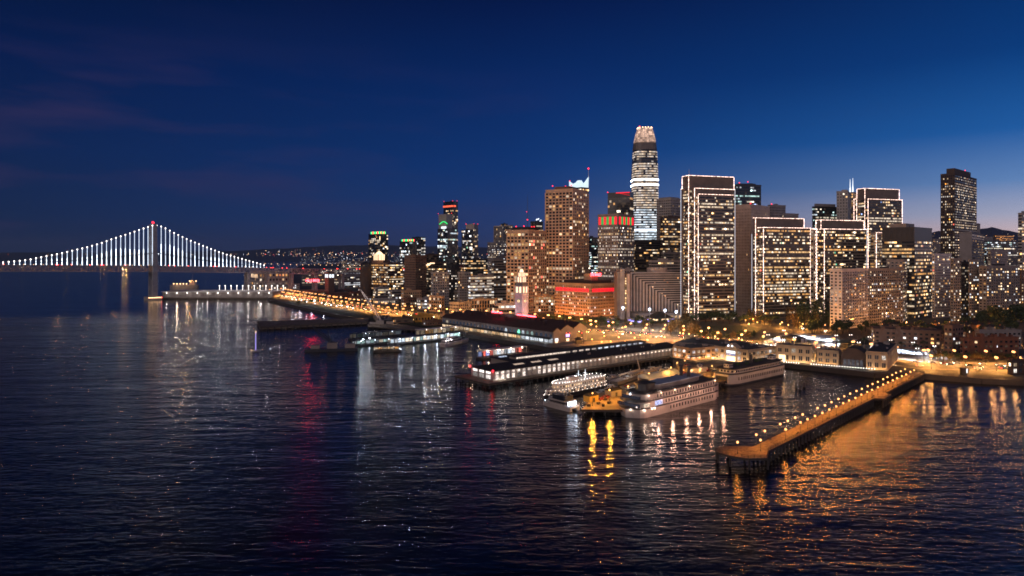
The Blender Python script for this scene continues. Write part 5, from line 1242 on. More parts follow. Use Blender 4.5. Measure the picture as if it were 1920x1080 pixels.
# ------------------------------------------------------------------ boats
class Boat:
    """builder in boat space: x runs from stern (0) to bow (L), y to port, z up; placed with stern at S and heading rz"""
    def __init__(s, name, label, stern, bow, cat='boat', group=None):
        a, b = V((*stern, 0)), V((*bow, 0)); s.L = (b-a).length; s.rz = atan2((b-a).y, (b-a).x)
        s.ro = empty(name, (a.x, a.y, 0), label, cat, group, rz=s.rz)
    def outline(s, B, x0=0, x1=None, bow=.3, stern=.12, n=8, sq=.75):
        x1 = s.L if x1 is None else x1; L = x1-x0; h = B/2; r = [(x0, -h*sq), (x0+L*stern, -h)]
        for i in range(n+1):
            t = i/n; r.append((x1-L*bow*(1-t), -h*(1-t**2.2)))
        l = [(x, -y) for x, y in reversed(r[:-1])]
        return r+l
    def dbl(s, B, x0=0, x1=None, end=.22, n=6, k=.25):       # double ended ferry outline
        x1 = s.L if x1 is None else x1; L = x1-x0; h = B/2; r = []
        for i in range(n+1): t = i/n; r.append((x0+L*end*(1-cos(t*pi/2)), -h*(k+(1-k)*sin(t*pi/2))))
        for i in range(n+1): t = i/n; r.append((x1-L*end*(1-cos((1-t)*pi/2)), -h*(k+(1-k)*sin((1-t)*pi/2))))
        return r+[(x, -y) for x, y in reversed(r)]
    def scale(s, o, kx, ky):
        cx = s.L/2; return [(cx+(x-cx)*kx, y*ky) for x, y in o]
    def part(s, name, mb, m, kind=None): return mb.build(name, m, s.ro, kind=kind, world=False)
    def level(s, name, o, z0, z1, m, flare=None):
        mb = MB(); mb.loft(flare or o, z0, o, z1); return s.part(name, mb, m)
    def windows(s, o, z, h, w, gap, glow, x0=None, x1=None, sides=(1, -1), off=.06, limit=100, every=1.0):
        k = 0
        n = len(o)
        for i in range(n):
            (xa, ya), (xb, yb) = o[i], o[(i+1) % n]; Ls = math.hypot(xb-xa, yb-ya)
            if Ls < w: continue
            dx, dy = (xb-xa)/Ls, (yb-ya)/Ls; nx, ny = dy, -dx; m_ = max(1, int(Ls/(w+gap)))
            for j in range(m_):
                u = Ls*(j+.5)/m_; x, y = xa+dx*u, ya+dy*u
                if x0 is not None and not x0 <= x <= x1: continue
                if rnd.random() > every or k >= limit: continue
                g = glow() if callable(glow) else glow
                mb = MB(); mb.box((x-dx*w/2+nx*off, y-dy*w/2+ny*off, z), (dx*w, dy*w, 0), (nx*.08, ny*.08, 0), (0, 0, h), g); s.part('window', mb, 'win'); k += 1
    def rail(s, o, z, h=1.1, m='pale', st=2.2):
        mb = MB(); n = len(o)
        for i in range(n):
            a, b = o[i], o[(i+1) % n]
            for q in (h, h*.5): mb.beam((*a, z+q), (*b, z+q), .07)
        for x, y in outline_pts(o, st): mb.beam((x, y, z), (x, y, z+h), .08)
        return s.part('railing', mb, m)
    def lamp(s, x, y, z, m='bulb', r=.35, name='deck_light', p=0, col=WARMW):
        mb = MB(); mb.ball(x, y, z, r, 8, 5); o = s.part(name, mb, m)
        if p: plight('deck_glow', (x, y, z+.6), p, col, .2, s.ro)
dark = (.006, .006, .008)
# big three-deck excursion ferry
B = Boat('excursion_ferry', 'large white three-deck excursion ferry with dark funnels, moored nearest the long lamp-lit pier', GP(1326, 744, 0), GP(1172, 783, 0), 'ferry')
L = B.L; bm = 17
o1 = B.outline(bm, bow=.10, stern=.05, sq=.85, n=4); B.level('hull', o1, -1.5, 4.6, 'hull_white', B.scale(o1, .98, .93))
B.level('rub_rail', B.scale(o1, 1.004, 1.02), 4.6, 5.0, 'trim_dark')
o2 = B.outline(bm-1.6, 1, L-5, bow=.05, stern=.05, sq=.85, n=4); B.level('main_deck_cabin', o2, 5.0, 8.2, 'hull_white'); B.level('deck_edge', B.scale(o1, .995, 1.0), 8.2, 8.55, 'trim_dark')
o3 = B.outline(bm-1.6, 1, L-8, bow=.05, stern=.05, sq=.85, n=4); B.level('upper_deck_cabin', o3, 8.55, 11.8, 'hull_white'); B.level('deck_edge', B.outline(bm-.6, .4, L-5.5, bow=.08, stern=.05, sq=.9, n=4), 11.8, 12.1, 'trim_dark')
B.level('top_deck', B.outline(bm-2.4, 2, L-9, bow=.06, stern=.05, sq=.9, n=4), 12.1, 12.4, 'roof')
o4 = B.outline(9, L*.18, L*.72, bow=.1, stern=.1, n=4); B.level('sun_deck_house', o4, 12.4, 15.0, 'taupe'); B.level('sun_deck_roof', B.outline(10.4, L*.14, L*.76, bow=.1, stern=.1, n=4), 15.0, 15.4, 'canvas')
o5 = B.outline(7.5, L*.72, L*.86, bow=.3, stern=.1, n=4); B.level('wheelhouse', o5, 12.4, 16.2, 'trim_dark'); B.level('wheelhouse_roof', B.scale(o5, 1.0, 1.15), 16.2, 16.5, 'roof')
for y in (-2.6, 2.6): mb = MB(); mb.cyl(L*.3, y, 15.4, 21, 1.0, .9, 10); mb.cyl(L*.3, y, 21, 21.8, 1.5, 1.2, 10); B.part('funnel', mb, 'trim_dark')
mb = MB(); mb.cyl(L*.84, 0, 16.5, 23, .18, .08, 6); B.part('mast', mb, 'trim_dark')
mb = MB(); mb.cyl(1.2, 0, .6, 1, 0.01, .01, 3); mb.box((-4.2, -5, .2), (4.6, 0, 0), (0, 10, 0), (0, 0, 8.5)); B.part('paddle_box', mb, 'hull_white')
B.windows(o1, 2.0, 1.7, .8, 1.9, lambda: (.012, .01, .01), L*.1, L*.66, every=.96, limit=40)
B.windows(o2, 5.7, 1.7, .8, 1.8, lambda: (.01, .009, .009) if rnd.random() < .9 else (.5, .4, .3), L*.05, L*.7, limit=44)
B.windows(o3, 9.3, 1.7, .8, 1.8, lambda: (.01, .009, .009) if rnd.random() < .92 else (.4, .5, .6), L*.05, L*.8, limit=44)
mb = MB(); mb.box((L-5.02-.0, -6.2, 9.2), (.05, 0, 0), (0, 12.4, 0), (0, 0, 1.8), (.02, .02, .03)); mb.box((L-3.4, -7, 5.4), (.06, 0, 0), (0, 14, 0), (0, 0, 2.0), (.02, .02, .03)); B.part('saloon_window', mb, 'win')
for yy in (bm/2-.7,): mb = MB(); mb.box((L*.72, yy+.02, 5.3), (6.5, 0, 0), (0, .1, 0), (0, 0, 2.4), (.55, .6, 1.0)); mb.box((L*.86, yy-.1, 5.5), (5, 0, 0), (0, .12, 0), (0, 0, 1.8), (.7, .55, .4)); B.part('saloon_window', mb, 'win')
for mb_o, z in ((B.outline(bm-.8, .5, L-6, bow=.08, stern=.05, sq=.9, n=4), 12.1), (B.scale(o1, .985, .97), 8.55)): B.rail(mb_o, z, 1.1, 'trim_dark', 2.4)
for f, z, y in ((.99, 4.4, 3), (.93, 4.1, bm/2+.2), (.85, 4.1, bm/2+.2), (.82, 4.1, bm/2+.2), (.88, 11.4, bm/2-.2), (.74, 11.5, bm/2-.2), (.58, 11.5, bm/2-.2), (.40, 11.5, bm/2-.2), (.06, 11.5, bm/2-.3)): B.lamp(L*f, y, z, 'bulb_warm', .32, p=420, col=(1, .74, .6))
B.lamp(L*.93, -1, 11.5, 'bulb_blue', .4, p=350, col=COOL)
for i in range(6): plight('waterside_glow', (L*(.1+.16*i), bm/2+7, 5), 1700, (1, .50, .32), .4, B.ro)  # bare lights added off the hull to warm the ferry's visible side
# white ferry strung with lights
B = Boat('dinner_boat', 'white dinner boat strung with bright white lights beside the pier shed', GP(1128, 727, 0), GP(1019, 750, 0), 'boat')
L = B.L; bm = 11; o1 = B.outline(bm, bow=.3, stern=.06, n=6); B.level('hull', o1, -1, 2.6, 'hull_dark', B.scale(o1, .94, .85))
o2 = B.outline(bm-.8, .5, L*.96, bow=.28, stern=.06, n=6); B.level('main_deck_cabin', o2, 2.6, 5.2, 'hull_white'); B.level('deck_edge', B.scale(o2, 1.01, 1.05), 5.2, 5.5, 'hull_white')
o3 = B.outline(bm-1.6, .8, L*.86, bow=.22, stern=.06, n=6); B.level('upper_deck_cabin', o3, 5.5, 8.0, 'hull_white'); B.level('top_deck', B.scale(o3, 1.01, 1.06), 8.0, 8.3, 'pale')
o4 = B.outline(5, L*.45, L*.62, bow=.25, n=4); B.level('wheelhouse', o4, 8.3, 10.8, 'hull_white')
for x in (L*.42, L*.3): mb = MB(); mb.cyl(x, 0, 8.3, 14, .25, .12, 6); mb.beam((x, -1.6, 11.5), (x, 1.6, 11.5), .15); B.part('mast', mb, 'white_panel')
B.windows(o2, 3.2, 1.2, 1.0, .9, lambda: (.02, .02, .02) if rnd.random() < .5 else (.9, .6, .35)); B.windows(o3, 6.1, 1.2, 1.0, .9, lambda: (.02, .02, .02) if rnd.random() < .5 else (.9, .65, .4))
for oo, z, n_ in ((B.scale(o3, 1.0, 1.02), 9.0, 46), (B.scale(o2, 1.01, 1.04), 5.1, 40), (B.scale(o1, .99, .98), 2.9, 30)):
    pts = outline_pts(oo, 100/n_*1.2); mb = MB()
    for x, y in pts: mb.ball(x, y, z, .17 if z < 8 else .22, 5, 3)
    B.part('light_string', mb, 'bulb')
for i in range(5): plight('deck_glow', (L*(.15+.16*i), 0, 11), 550, (1, .86, .8), .3, B.ro); plight('deck_glow', (L*(.15+.16*i), bm/2+1.5, 6), 160, (1, .8, .66), .2, B.ro)
B.rail(B.scale(o3, 1.0, 1.02), 8.3)
# dark catamaran with a lit stern
B = Boat('catamaran', 'dark two-deck catamaran with a bright white stern opening', GP(1078, 771, 0), GP(1026, 758, 0), 'boat')
L = B.L; bm = 9
for y in (-2.9, 2.9):
    o = [(x, y+yy*.36) for x, yy in B.outline(bm*.72, bow=.4, stern=.05, n=5)]; B.level('hull', o, -1, 2.2, 'hull_white')
o1 = B.outline(bm, .0, L*.97, bow=.3, stern=.05, n=5); B.level('bridge_deck', o1, 1.6, 2.6, 'hull_white')
o2 = B.outline(bm-.8, 2.5, L*.9, bow=.3, stern=.05, n=5); B.level('main_cabin', o2, 2.6, 5.0, 'hull_white'); B.level('deck_edge', B.scale(o2, 1.01, 1.06), 5.0, 5.25, 'hull_white')
o3 = B.outline(bm-1.8, 4.5, L*.78, bow=.35, stern=.05, n=5); B.level('upper_cabin', o3, 5.25, 7.4, 'hull_dark'); B.level('upper_roof', B.scale(o3, 1.0, 1.05), 7.4, 7.65, 'trim_dark')
mb = MB(); mb.loft(B.scale(o2, 1.004, 1.012), 3.3, B.scale(o2, 1.004, 1.012), 4.5); B.part('window_band', mb, 'dark')
mb = MB(); mb.box((2.3, -3.2, 2.9), (-.1, 0, 0), (0, 6.4, 0), (0, 0, 1.9)); B.part('stern_opening', mb, 'bulb_blue')
for y in (-1.5, 1.5): mb = MB(); mb.cyl(6, y, 7.6, 9.6, .5, .4, 8); B.part('funnel', mb, 'trim_dark')
mb = MB(); mb.cyl(10, 0, 7.6, 11, .12, .06, 5); B.part('mast', mb, 'trim_dark'); B.lamp(L*.95, 2.5, 3, 'bulb_blue', .3); plight('stern_glow', (-1.2, 0, 4.2), 420, COOL, .5, B.ro); B.rail(o1, 2.6)
# old double-ended ferry with pilot houses
B = Boat('historic_ferry', 'old double-ended ferry with a dark upper deck, moored by the cream corner building', GP(1353, 722, 0), GP(1457, 699, 0), 'ferry')
L = B.L; bm = 16; o1 = B.dbl(bm, k=.45, end=.16); B.level('hull', o1, -1, 1.2, 'hull_dark'); o2 = B.dbl(bm+1.2, k=.5, end=.16); B.level('main_deck_side', o2, 1.2, 7.2, 'hull_white'); B.level('deck_edge', B.dbl(bm+1.8, k=.5, end=.16), 7.2, 7.6, 'trim_dark')
mb = MB(); mb.box((-.12, -4.2, 1.6), (.3, 0, 0), (0, 8.4, 0), (0, 0, 4.4)); B.part('vehicle_opening', mb, 'dark')
o3 = B.dbl(bm-2, 4, L-4, k=.5, end=.14); B.level('upper_cabin', o3, 7.6, 10.4, 'hull_white'); B.level('upper_roof', B.dbl(bm-.4, 1.5, L-1.5, k=.5, end=.16), 10.4, 10.8, 'roof')
B.windows(o2, 3.4, 2.0, .8, 1.5, lambda: (.012, .008, .005) if rnd.random() < .93 else (.6, .7, 1), 5, L-3, limit=64); B.windows(o3, 8.3, 1.3, 1.2, .9, dark, limit=70)
for x in (8, L-8): o = [(x+dx, dy) for dx, dy in ((-2.5, -2), (2.5, -2), (2.5, 2), (-2.5, 2))]; B.level('pilot_house', o, 10.8, 13.4, 'hull_white'); B.level('pilot_house_roof', [(x+(a-x)*1.15, b*1.15) for a, b in o], 13.4, 13.7, 'roof'); B.windows(o, 11.9, .9, .9, .5, dark)
mb = MB(); mb.cyl(L*.5, 0, 10.8, 17, 1.2, 1.1, 12); B.part('funnel', mb, 'trim_dark')
for x in (L*.3, L*.4, L*.62, L*.7): mb = MB(); mb.ball(x, rnd.uniform(-2, 2), 11.4, 1.6, 8, 5, .8); B.part('roof_planting', mb, 'leaf')
B.rail(B.dbl(bm-.6, 2, L-2, k=.5, end=.16), 10.8, 1.0, 'trim_dark'); B.lamp(-2.5, 2, 2.2, 'bulb_warm', .45, p=500, col=(1, .7, .45)); B.lamp(L+1, -2, 2.6, 'bulb_warm', .45, p=600, col=(1, .75, .6))
for i in range(5): plight('waterside_glow', (L*(.1+.2*i), -bm/2-9, 7), 520, (1, .5, .2), .4, B.ro)
# motor yacht by the ferry gates
B = Boat('motor_yacht', 'white motor yacht with two decks lying by the white lit ferry gate', GP(828, 651, 0), GP(879, 640, 0), 'yacht')
L = B.L; bm = 8; o1 = B.outline(bm, bow=.45, stern=.03, n=6); B.level('hull', o1, -.5, 3.2, 'hull_white', B.scale(o1, .93, .8)); o2 = B.outline(bm-1.4, 3, L*.72, bow=.3, n=5); B.level('main_cabin', o2, 3.2, 5.6, 'hull_white'); o3 = B.outline(bm-2.6, 5, L*.58, bow=.3, n=5); B.level('upper_cabin', o3, 5.6, 7.6, 'hull_white'); B.level('upper_roof', B.scale(o3, 1.0, 1.1), 7.6, 7.8, 'pale')
B.windows(o2, 3.9, 1.1, 1.8, .5, dark); B.windows(o3, 6.2, .9, 1.4, .5, dark); B.windows(o1, 1.4, .5, 1.2, 3, (.5, .36, .2), 8, L*.6); mb = MB(); mb.cyl(9, 0, 7.7, 11, .15, .08, 5); B.part('mast', mb, 'pale')
for x in (2, 6, 12): B.lamp(x, -bm/2+.5, 5.8, 'bulb', .3, p=350, col=(.9, .92, 1))
# sailing yacht with its long boom in the wharf basin
B = Boat('sailing_yacht', 'big white sailing yacht with a raked mast in the basin behind the wharf', GP(1150, 722, 0), GP(1242, 692, 0), 'yacht')
L = B.L; bm = 7; o1 = B.outline(bm, bow=.5, stern=.03, n=6); B.level('hull', o1, -.5, 2.4, 'hull_white', B.scale(o1, .92, .7)); o2 = B.outline(3.8, L*.3, L*.62, bow=.4, n=5); B.level('deck_house', o2, 2.4, 4.0, 'hull_white'); B.windows(o2, 2.9, .6, 1.6, .6, dark)
mb = MB(); mb.beam((L*.52, 0, 2.4), (L*.44, 0, 15), .5); B.part('mast', mb, 'hull_white'); mb = MB(); mb.beam((L*.5, 0, 5), (L*.1, 0, 5.4), 1.1, .7); B.part('boom', mb, 'hull_white')
mb = MB(); mb.beam((L*.44, 0, 15), (L*.99, 0, 2.6), .05); mb.beam((L*.44, 0, 15), (1, 0, 2.6), .05); B.part('rigging', mb, 'trim_dark'); plight('deck_glow', (L*.2, -4, 7), 700, (1, .85, .65), .3, B.ro)
# small craft in the basin between the sheds and the wharf
proto = None
for i, (x, y, a_) in enumerate(((1108, 748, 40), (1120, 741, 42), (1136, 733, 40), (1165, 716, 38), (1176, 711, 41), (1230, 702, 40), (1243, 697, 38), (1140, 712, 35), (1212, 699, 36))):
    if proto is None:
        proto = empty('cabin_cruiser', (0, 0, 0)); B = Boat.__new__(Boat); B.ro = proto; B.L = 11; o1 = B.outline(3.8, bow=.45, stern=.03, n=5); B.level('hull', o1, -.4, 1.5, 'hull_white', B.scale(o1, .93, .75)); o2 = B.outline(2.8, 2.5, 7.4, bow=.35, n=4); B.level('cabin', o2, 1.5, 3.1, 'hull_white'); B.level('cabin_roof', B.scale(o2, 1.02, 1.12), 3.1, 3.25, 'canvas'); B.windows(o2, 2.0, .7, 1.1, .4, dark)
        mb = MB(); mb.cyl(3.4, 0, 3.2, 6, .07, .05, 5); B.part('mast', mb, 'pale'); B.rail(B.outline(3.5, 5, 10.9, bow=.7, n=5), 1.5, .7); freeze(proto); o = proto
    else: o = copy_tree(proto)
    q = GP(x, y, 0); o.location = (*q, 0); o.rotation_euler = (0, 0, R(a_)); s_ = rnd.uniform(.8, 1.25); o.scale = (s_, s_, s_); tag(o, 'small white cabin cruiser moored in the basin beside the car park wharf', 'boat', 'cabin cruisers in the basin')
# gear at the outer end of the wharf
for i, (x, y, w_, d_, h_, m_, lab) in enumerate(((1108, 752, 7, 5, 3.4, 'yellow', 'small yellow lit work shed at the outer end of the wharf'), (1150, 742, 9, 5, 3.6, 'taupe', 'larger grey work shed in the middle of the wharf'))):
    q = GP(x, y, 3.4); ro = empty('work_shed', (*q, 3.4), lab, 'shed', rz=R(40)); mb = MB(); mb.cbox(0, 0, 0, w_, d_, h_); mb.build('wall', m_, ro, world=False)
    mb = MB(); A = [(-w_/2-.4, -d_/2-.4, h_), (w_/2+.4, -d_/2-.4, h_), (w_/2+.4, 0, h_+1.4), (-w_/2-.4, 0, h_+1.4), (-w_/2-.4, d_/2+.4, h_), (w_/2+.4, d_/2+.4, h_)]; mb.face([A[0], A[1], A[2], A[3]]); mb.face([A[3], A[2], A[5], A[4]]); mb.face([A[0], A[3], A[4]]); mb.face([A[1], A[5], A[2]]); mb.build('roof', 'roof', ro, world=False)
    mb = MB(); mb.box((-1, -d_/2-.05, 0), (1.6, 0, 0), (0, -.08, 0), (0, 0, 2.3)); mb.build('door', 'trim_dark', ro, world=False)
cr = None
for i, (x, y) in enumerate(((1098, 760), (1104, 762), (1122, 758), (1131, 762), (1142, 757), (1160, 756), (1166, 760), (1116, 746), (1135, 750))):
    if cr is None:
        cr = empty('crate', (0, 0, 0)); mb = MB(); mb.cbox(0, 0, 0, 2, 1.4, 1.3); mb.build('crate_body', 'timber', cr, world=False); mb = MB()
        for sx in (-1, 1): mb.cbox(sx*.8, 0, 1.3, .2, 1.44, .1)
        mb.build('lid_batten', 'planks', cr, world=False); freeze(cr); o = cr
    else: o = copy_tree(cr)
    q = GP(x, y, 3.4); o.location = (*q, 3.41); o.rotation_euler = (0, 0, rnd.uniform(0, 3)); tag(o, 'dark wooden crate lying on the outer end of the amber lit wharf', 'crate', 'crates on the wharf end')
# covered boat shed
ro = empty('boat_shelter', (*GP(1206, 715, 3), 3), 'pale blue arched canvas shelter on the wharf', 'shelter', rz=R(41))
mb = MB(); n = 8; Ls = 34; w = 9; prof = [(-w/2*cos(pi*i/n), 1.8+2.9*sin(pi*i/n)) for i in range(n+1)]
for (y0, z0), (y1, z1) in zip(prof, prof[1:]): mb.face([(0, y0, z0), (0, y1, z1), (Ls, y1, z1), (Ls, y0, z0)][::-1])
for x in (0, Ls): mb.face([(x, y, z) for y, z in prof])
mb.build('canvas_roof', 'canvas', ro, world=False); mb = MB()
for y in (-w/2, w/2): mb.box((0, y-.06, 0), (Ls, 0, 0), (0, .12, 0), (0, 0, 1.85))
mb.build('side_wall', 'pale', ro, world=False)
for x in (6, 12, 20): mb = MB(); mb.box((x, -w/2-.1, .8), (1.2, 0, 0), (0, -.06, 0), (0, 0, .8), (.4, .4, .45)); mb.build('window', 'win', ro, world=False)
plight('shelter_light', (*GP(1190, 716, 8), 8), 900, (.7, .9, .95), .3)
# derrick barges
def derrick(label, base, tip_px, tip_py, Y, m, name='derrick_barge', hull=(46, 15), lit=False):
    bx, by = GP(*base, 0); ro = empty(name, (bx, by, 0), label, 'crane barge', rz=R(12))
    mb = MB(); mb.box((-hull[0]/2, -hull[1]/2, -1), (hull[0], 0, 0), (0, hull[1], 0), (0, 0, 3.2)); mb.build('barge_hull', 'hull_dark', ro, world=False)
    mb = MB(); mb.box((-4, -4, 2.2), (9, 0, 0), (0, 8, 0), (0, 0, 5)); mb.box((-hull[0]*.4, -3, 2.2), (8, 0, 0), (0, 6, 0), (0, 0, 3)); mb.box((hull[0]*.25, -3.5, 2.2), (9, 0, 0), (0, 6, 0), (0, 0, 3.6)); mb.build('machinery_house', 'taupe', ro, world=False)
    tip = V((XT(tip_px, Y), Y, ZT(tip_py, Y)))-V((bx, by, 0)); c, s_ = cos(-R(12)), sin(-R(12)); tip = V((tip.x*c-tip.y*s_, tip.x*s_+tip.y*c, tip.z))
    f = V((2, 0, 6)); ax = (tip-f).normalized(); sd = ax.cross(V((0, 0, 1))).normalized(); u = sd.cross(ax); Lb = (tip-f).length; mb = MB(); n = max(8, int(Lb/3)); q = []
    for i in range(n+1): t = i/n; w = .3+1.0*sin(pi*min(1, t*.9+.08)); q.append([f+ax*Lb*t+sd*w*a+u*w*b for a, b in ((1, 1), (1, -1), (-1, -1), (-1, 1))])
    for i in range(n):
        for k in range(4): mb.beam(q[i][k], q[i+1][k], .3); mb.beam(q[i][k], q[i+1][(k+1) % 4], .18)
    mb.build('boom', m, ro, world=False)
    mb = MB(); top = V((-3, 0, 18)); mb.beam((-1, 1.5, 7), top, .5); mb.beam((-1, -1.5, 7), top, .5); mb.beam(top, tip, .12); mb.beam(top, (-hull[0]*.35, 0, 4), .15); mb.build('gantry', 'trim_dark', ro, world=False)
    return ro
derrick('dark derrick barge with a long unlit boom leaning left', (622, 657), 586, 613, 640, 'trim_dark')
ro = derrick('crane barge with a tall white lit lattice boom leaning left', (712, 612), 676.5, 543.5, 812, 'pale', hull=(30, 14), lit=True)
for t in (.15, .35, .6, .85):
    b0 = V((XT(706, 810), 810, 8)); b1 = V((XT(676.5, 812), 812, ZT(543.5, 812))); q = b0+(b1-b0)*t; plight('boom_light', (q.x+2, q.y-7, q.z), 1500, (1, .9, .85), .3)
# ferry landing gates with cold lights
def gate(label, px0, px1, py, n, roof_h=5, roof='trim_dark', lights=COLD, dz=5.5, kk=1.0, name='ferry_landing', rz=None):
    x0, y0 = GP(px0, py[0], 1.6); x1, y1 = GP(px1, py[1], 1.6); a, b = V((x0, y0, 0)), V((x1, y1, 0)); L = (b-a).length; ro = empty(name, (x0, y0, 0), label, 'landing', rz=atan2((b-a).y, (b-a).x))
    mb = MB(); mb.box((0, 0, -.6), (L, 0, 0), (0, 9, 0), (0, 0, 2.2)); mb.build('pontoon', 'seawall', ro, world=False)
    mb = MB(); mb.box((.5, .5, 1.6+roof_h), (L-1, 0, 0), (0, 8, 0), (0, 0, .45)); mb.build('canopy_roof', roof, ro, world=False)
    m2 = max(3, int(L/6))
    for i in range(m2+1):
        for yy in (.9, 8): mb = MB(); mb.cyl(.9+(L-1.8)*i/m2, yy, 1.6, 1.6+roof_h, .16, .16, 6); mb.build('post', 'steel', ro, world=False)
    for i in range(n):
        k = rnd.uniform(.25, 1.2)*kk; c = rnd.choice(lights); w = (L-2)/n; mb = MB(); mb.box((1+i*w, 6.5, 2.2), (w*.86, 0, 0), (0, .1, 0), (0, 0, roof_h-1.6), tuple(q*k for q in c)); mb.build('glass_panel', 'win', ro, world=False)
    for i in range(max(2, n//3)):
        x = L*(i+.5)/max(2, n//3); mb = MB(); mb.ball(x, .4, 1.3+roof_h, .38, 6, 4); mb.build('canopy_lamp', 'bulb_blue' if lights is COLD else 'bulb', ro, world=False); plight('canopy_light', (x, -.6, 1+roof_h), 1500*kk, COOL if lights is COLD else WARMW, .3, ro)
    for i in range(5): mb = MB(); mb.cyl(L*i/4, -1.2, -4, 6.5, .4, .4, 8); mb.build('mooring_pile', 'seawall', ro, world=False)
    return ro
gate('long white lit ferry landing with a flat dark canopy next to the motor yacht', 738, 872, (646, 632), 20, 5, kk=1.2)
gate('low ferry landing with two bright blue-white floodlights', 664, 742, (648, 642), 9, 4, kk=.5)
gate('second low ferry landing with amber lit pontoon lamps', 700, 752, (658, 656), 6, 3, lights=WARM, kk=.6)
gate('dark unlit ferry landing behind the crane boom', 660, 760, (636, 628), 8, 5, kk=.06)
ro = gate('ferry landing with red, white and blue lights beside the pier shed', 904, 990, (672, 662), 12, 5.5, roof='pale', lights=[(1, .9, .85), (.8, .9, 1), (1, .16, .12), (1, .2, .15), (.4, .5, 1)], kk=1.0)
plight('landing_red', (*GP(930, 676, 3), 3.5), 500, (1, .05, .05), .4)
gate('shallow arched white canopy on the far side of the ferry landings', 786, 868, (630, 622), 10, 6, roof='pale', lights=WARM, kk=.35)
for x, y, z in ((682, 636, 6), (694, 634, 6)): q = GP(x, y, z); mb = MB(); mb.ball(q[0], q[1]-2, z, .8); tag(mb.build('floodlight', 'bulb_blue'), 'blue-white floodlight over the low ferry landing', 'floodlight', 'floodlights over the low ferry landing'); plight('flood_glow', (q[0], q[1]-3.4, z), 3000, COOL, .5)
for i, (x, y) in enumerate(((901, 676), (911, 672), (880, 705), (872, 724))):
    pass
# sailboat, buoy, mooring dolphins
ro = empty('sailboat', (*GP(470, 662, 0), 0), 'small sailboat with a violet lit mast out on the open bay', 'sailboat', rz=R(70))
B = Boat.__new__(Boat); B.ro = ro; B.L = 12; o1 = B.outline(3.2, bow=.5, stern=.04, n=5); B.level('hull', o1, -.4, 1.1, 'hull_white', B.scale(o1, .92, .7)); B.level('cabin', B.outline(1.8, 4, 7.5, bow=.3, n=3), 1.1, 1.7, 'hull_white')
mb = MB(); mb.cyl(6.4, 0, 1, 17.5, .16, .1, 6); B.part('mast', mb, 'violet'); mb = MB(); mb.ball(6.4, 0, 17.8, .4, 6, 4); mb.ball(1, 0, 2.4, .4, 6, 4); B.part('masthead_light', mb, 'bulb_warm')
ro = empty('buoy', (*GP(507, 660, 0), 0), 'small dark buoy with a blue-white light on the open bay', 'buoy')
mb = MB(); mb.cyl(0, 0, -.4, .8, 1, 1, 10); mb.cyl(0, 0, .8, 2.6, .5, .2, 6); mb.build('float', 'hull_dark', ro, world=False); mb = MB(); mb.ball(0, 0, 2.9, .35, 6, 4); mb.build('buoy_light', 'bulb_blue', ro, world=False)
for x, y, h in ((1492.5, 727, 3.4), (1500, 731, 3.0), (1508, 726, 3.2)):
    q = GP(x, y, 0); mb = MB(); mb.cyl(q[0], q[1], -4, h, .8, .7, 10); mb.cyl(q[0], q[1], h, h+.4, .75, .4, 10); tag(mb.build('mooring_dolphin', 'seawall'), 'dark mooring pile standing alone in the basin left of the long pier', 'mooring pile', 'three mooring piles in the basin')
# ships beyond the bridge
def ship(label, px0, px1, py, Y, k=1.0, hk=1.0, ss=(2.6, 3.3), m='hull_white', warm=True, name='anchored_ship'):
    x0, x1 = XT(px0, Y), XT(px1, Y); B = Boat(name, label, (x1, Y), (x0, Y), 'ship'); L = B.L; bm = L*.16; o = B.outline(bm, bow=.25, n=5)
    h = L*.09*hk; B.level('hull', o, -1, h, m, B.scale(o, .95, .85)); B.level('superstructure', B.outline(bm*.8, L*.08, L*.3, bow=.1, n=3), h, h*ss[0], 'hull_white'); B.level('bridge', B.outline(bm*.9, L*.14, L*.26, bow=.1, n=3), h*ss[0], h*ss[1], 'hull_white')
    mb = MB(); mb.cyl(L*.2, 0, h*ss[1], h*ss[1]*1.35, L*.004, L*.003, 5); mb.cyl(L*.6, 0, h, h*ss[0]*1.1, L*.005, L*.004, 5); B.part('mast', mb, 'pale')
    for i in range(8): B.lamp(L*(.06+.11*i), bm*.3, h*(ss[0]*1.06 if i < 3 else 1+(ss[0]-1)*.35), 'bulb_warm' if warm else 'bulb', L*.011*min(k, 1.6))
    plight('ship_light', (L*.3, bm, h*ss[1]), 45*L*k, (1, .45, .12) if warm else (1, .9, .8), L*.01, B.ro); plight('ship_light', (L*.65, bm, h*ss[0]), 45*L*k, (1, .62, .3), L*.01, B.ro)
    return B
ship('white ship with orange deck lights moored behind the long low pier shed', 318, 372, 541, 1490, 3.2, 3.9, (1.3, 1.5), m='grey')
for i, (a, b, m) in enumerate(((226, 244, 'with the brightest orange light, seen under the bridge hangers'), (184, 204, 'with dim orange lights, left of the brighter one under the bridge'), (262, 274, 'with white green lights just left of the bridge tower'), (116, 132, 'with small orange lights under the low part of the bridge cable'), (34, 46, 'with green white lights at the left end of the bridge'))):
    ship('distant anchored ship '+m, a, b, 490, 5200, (5, .5, .3, .2, .2)[i], warm=i not in (2, 4))
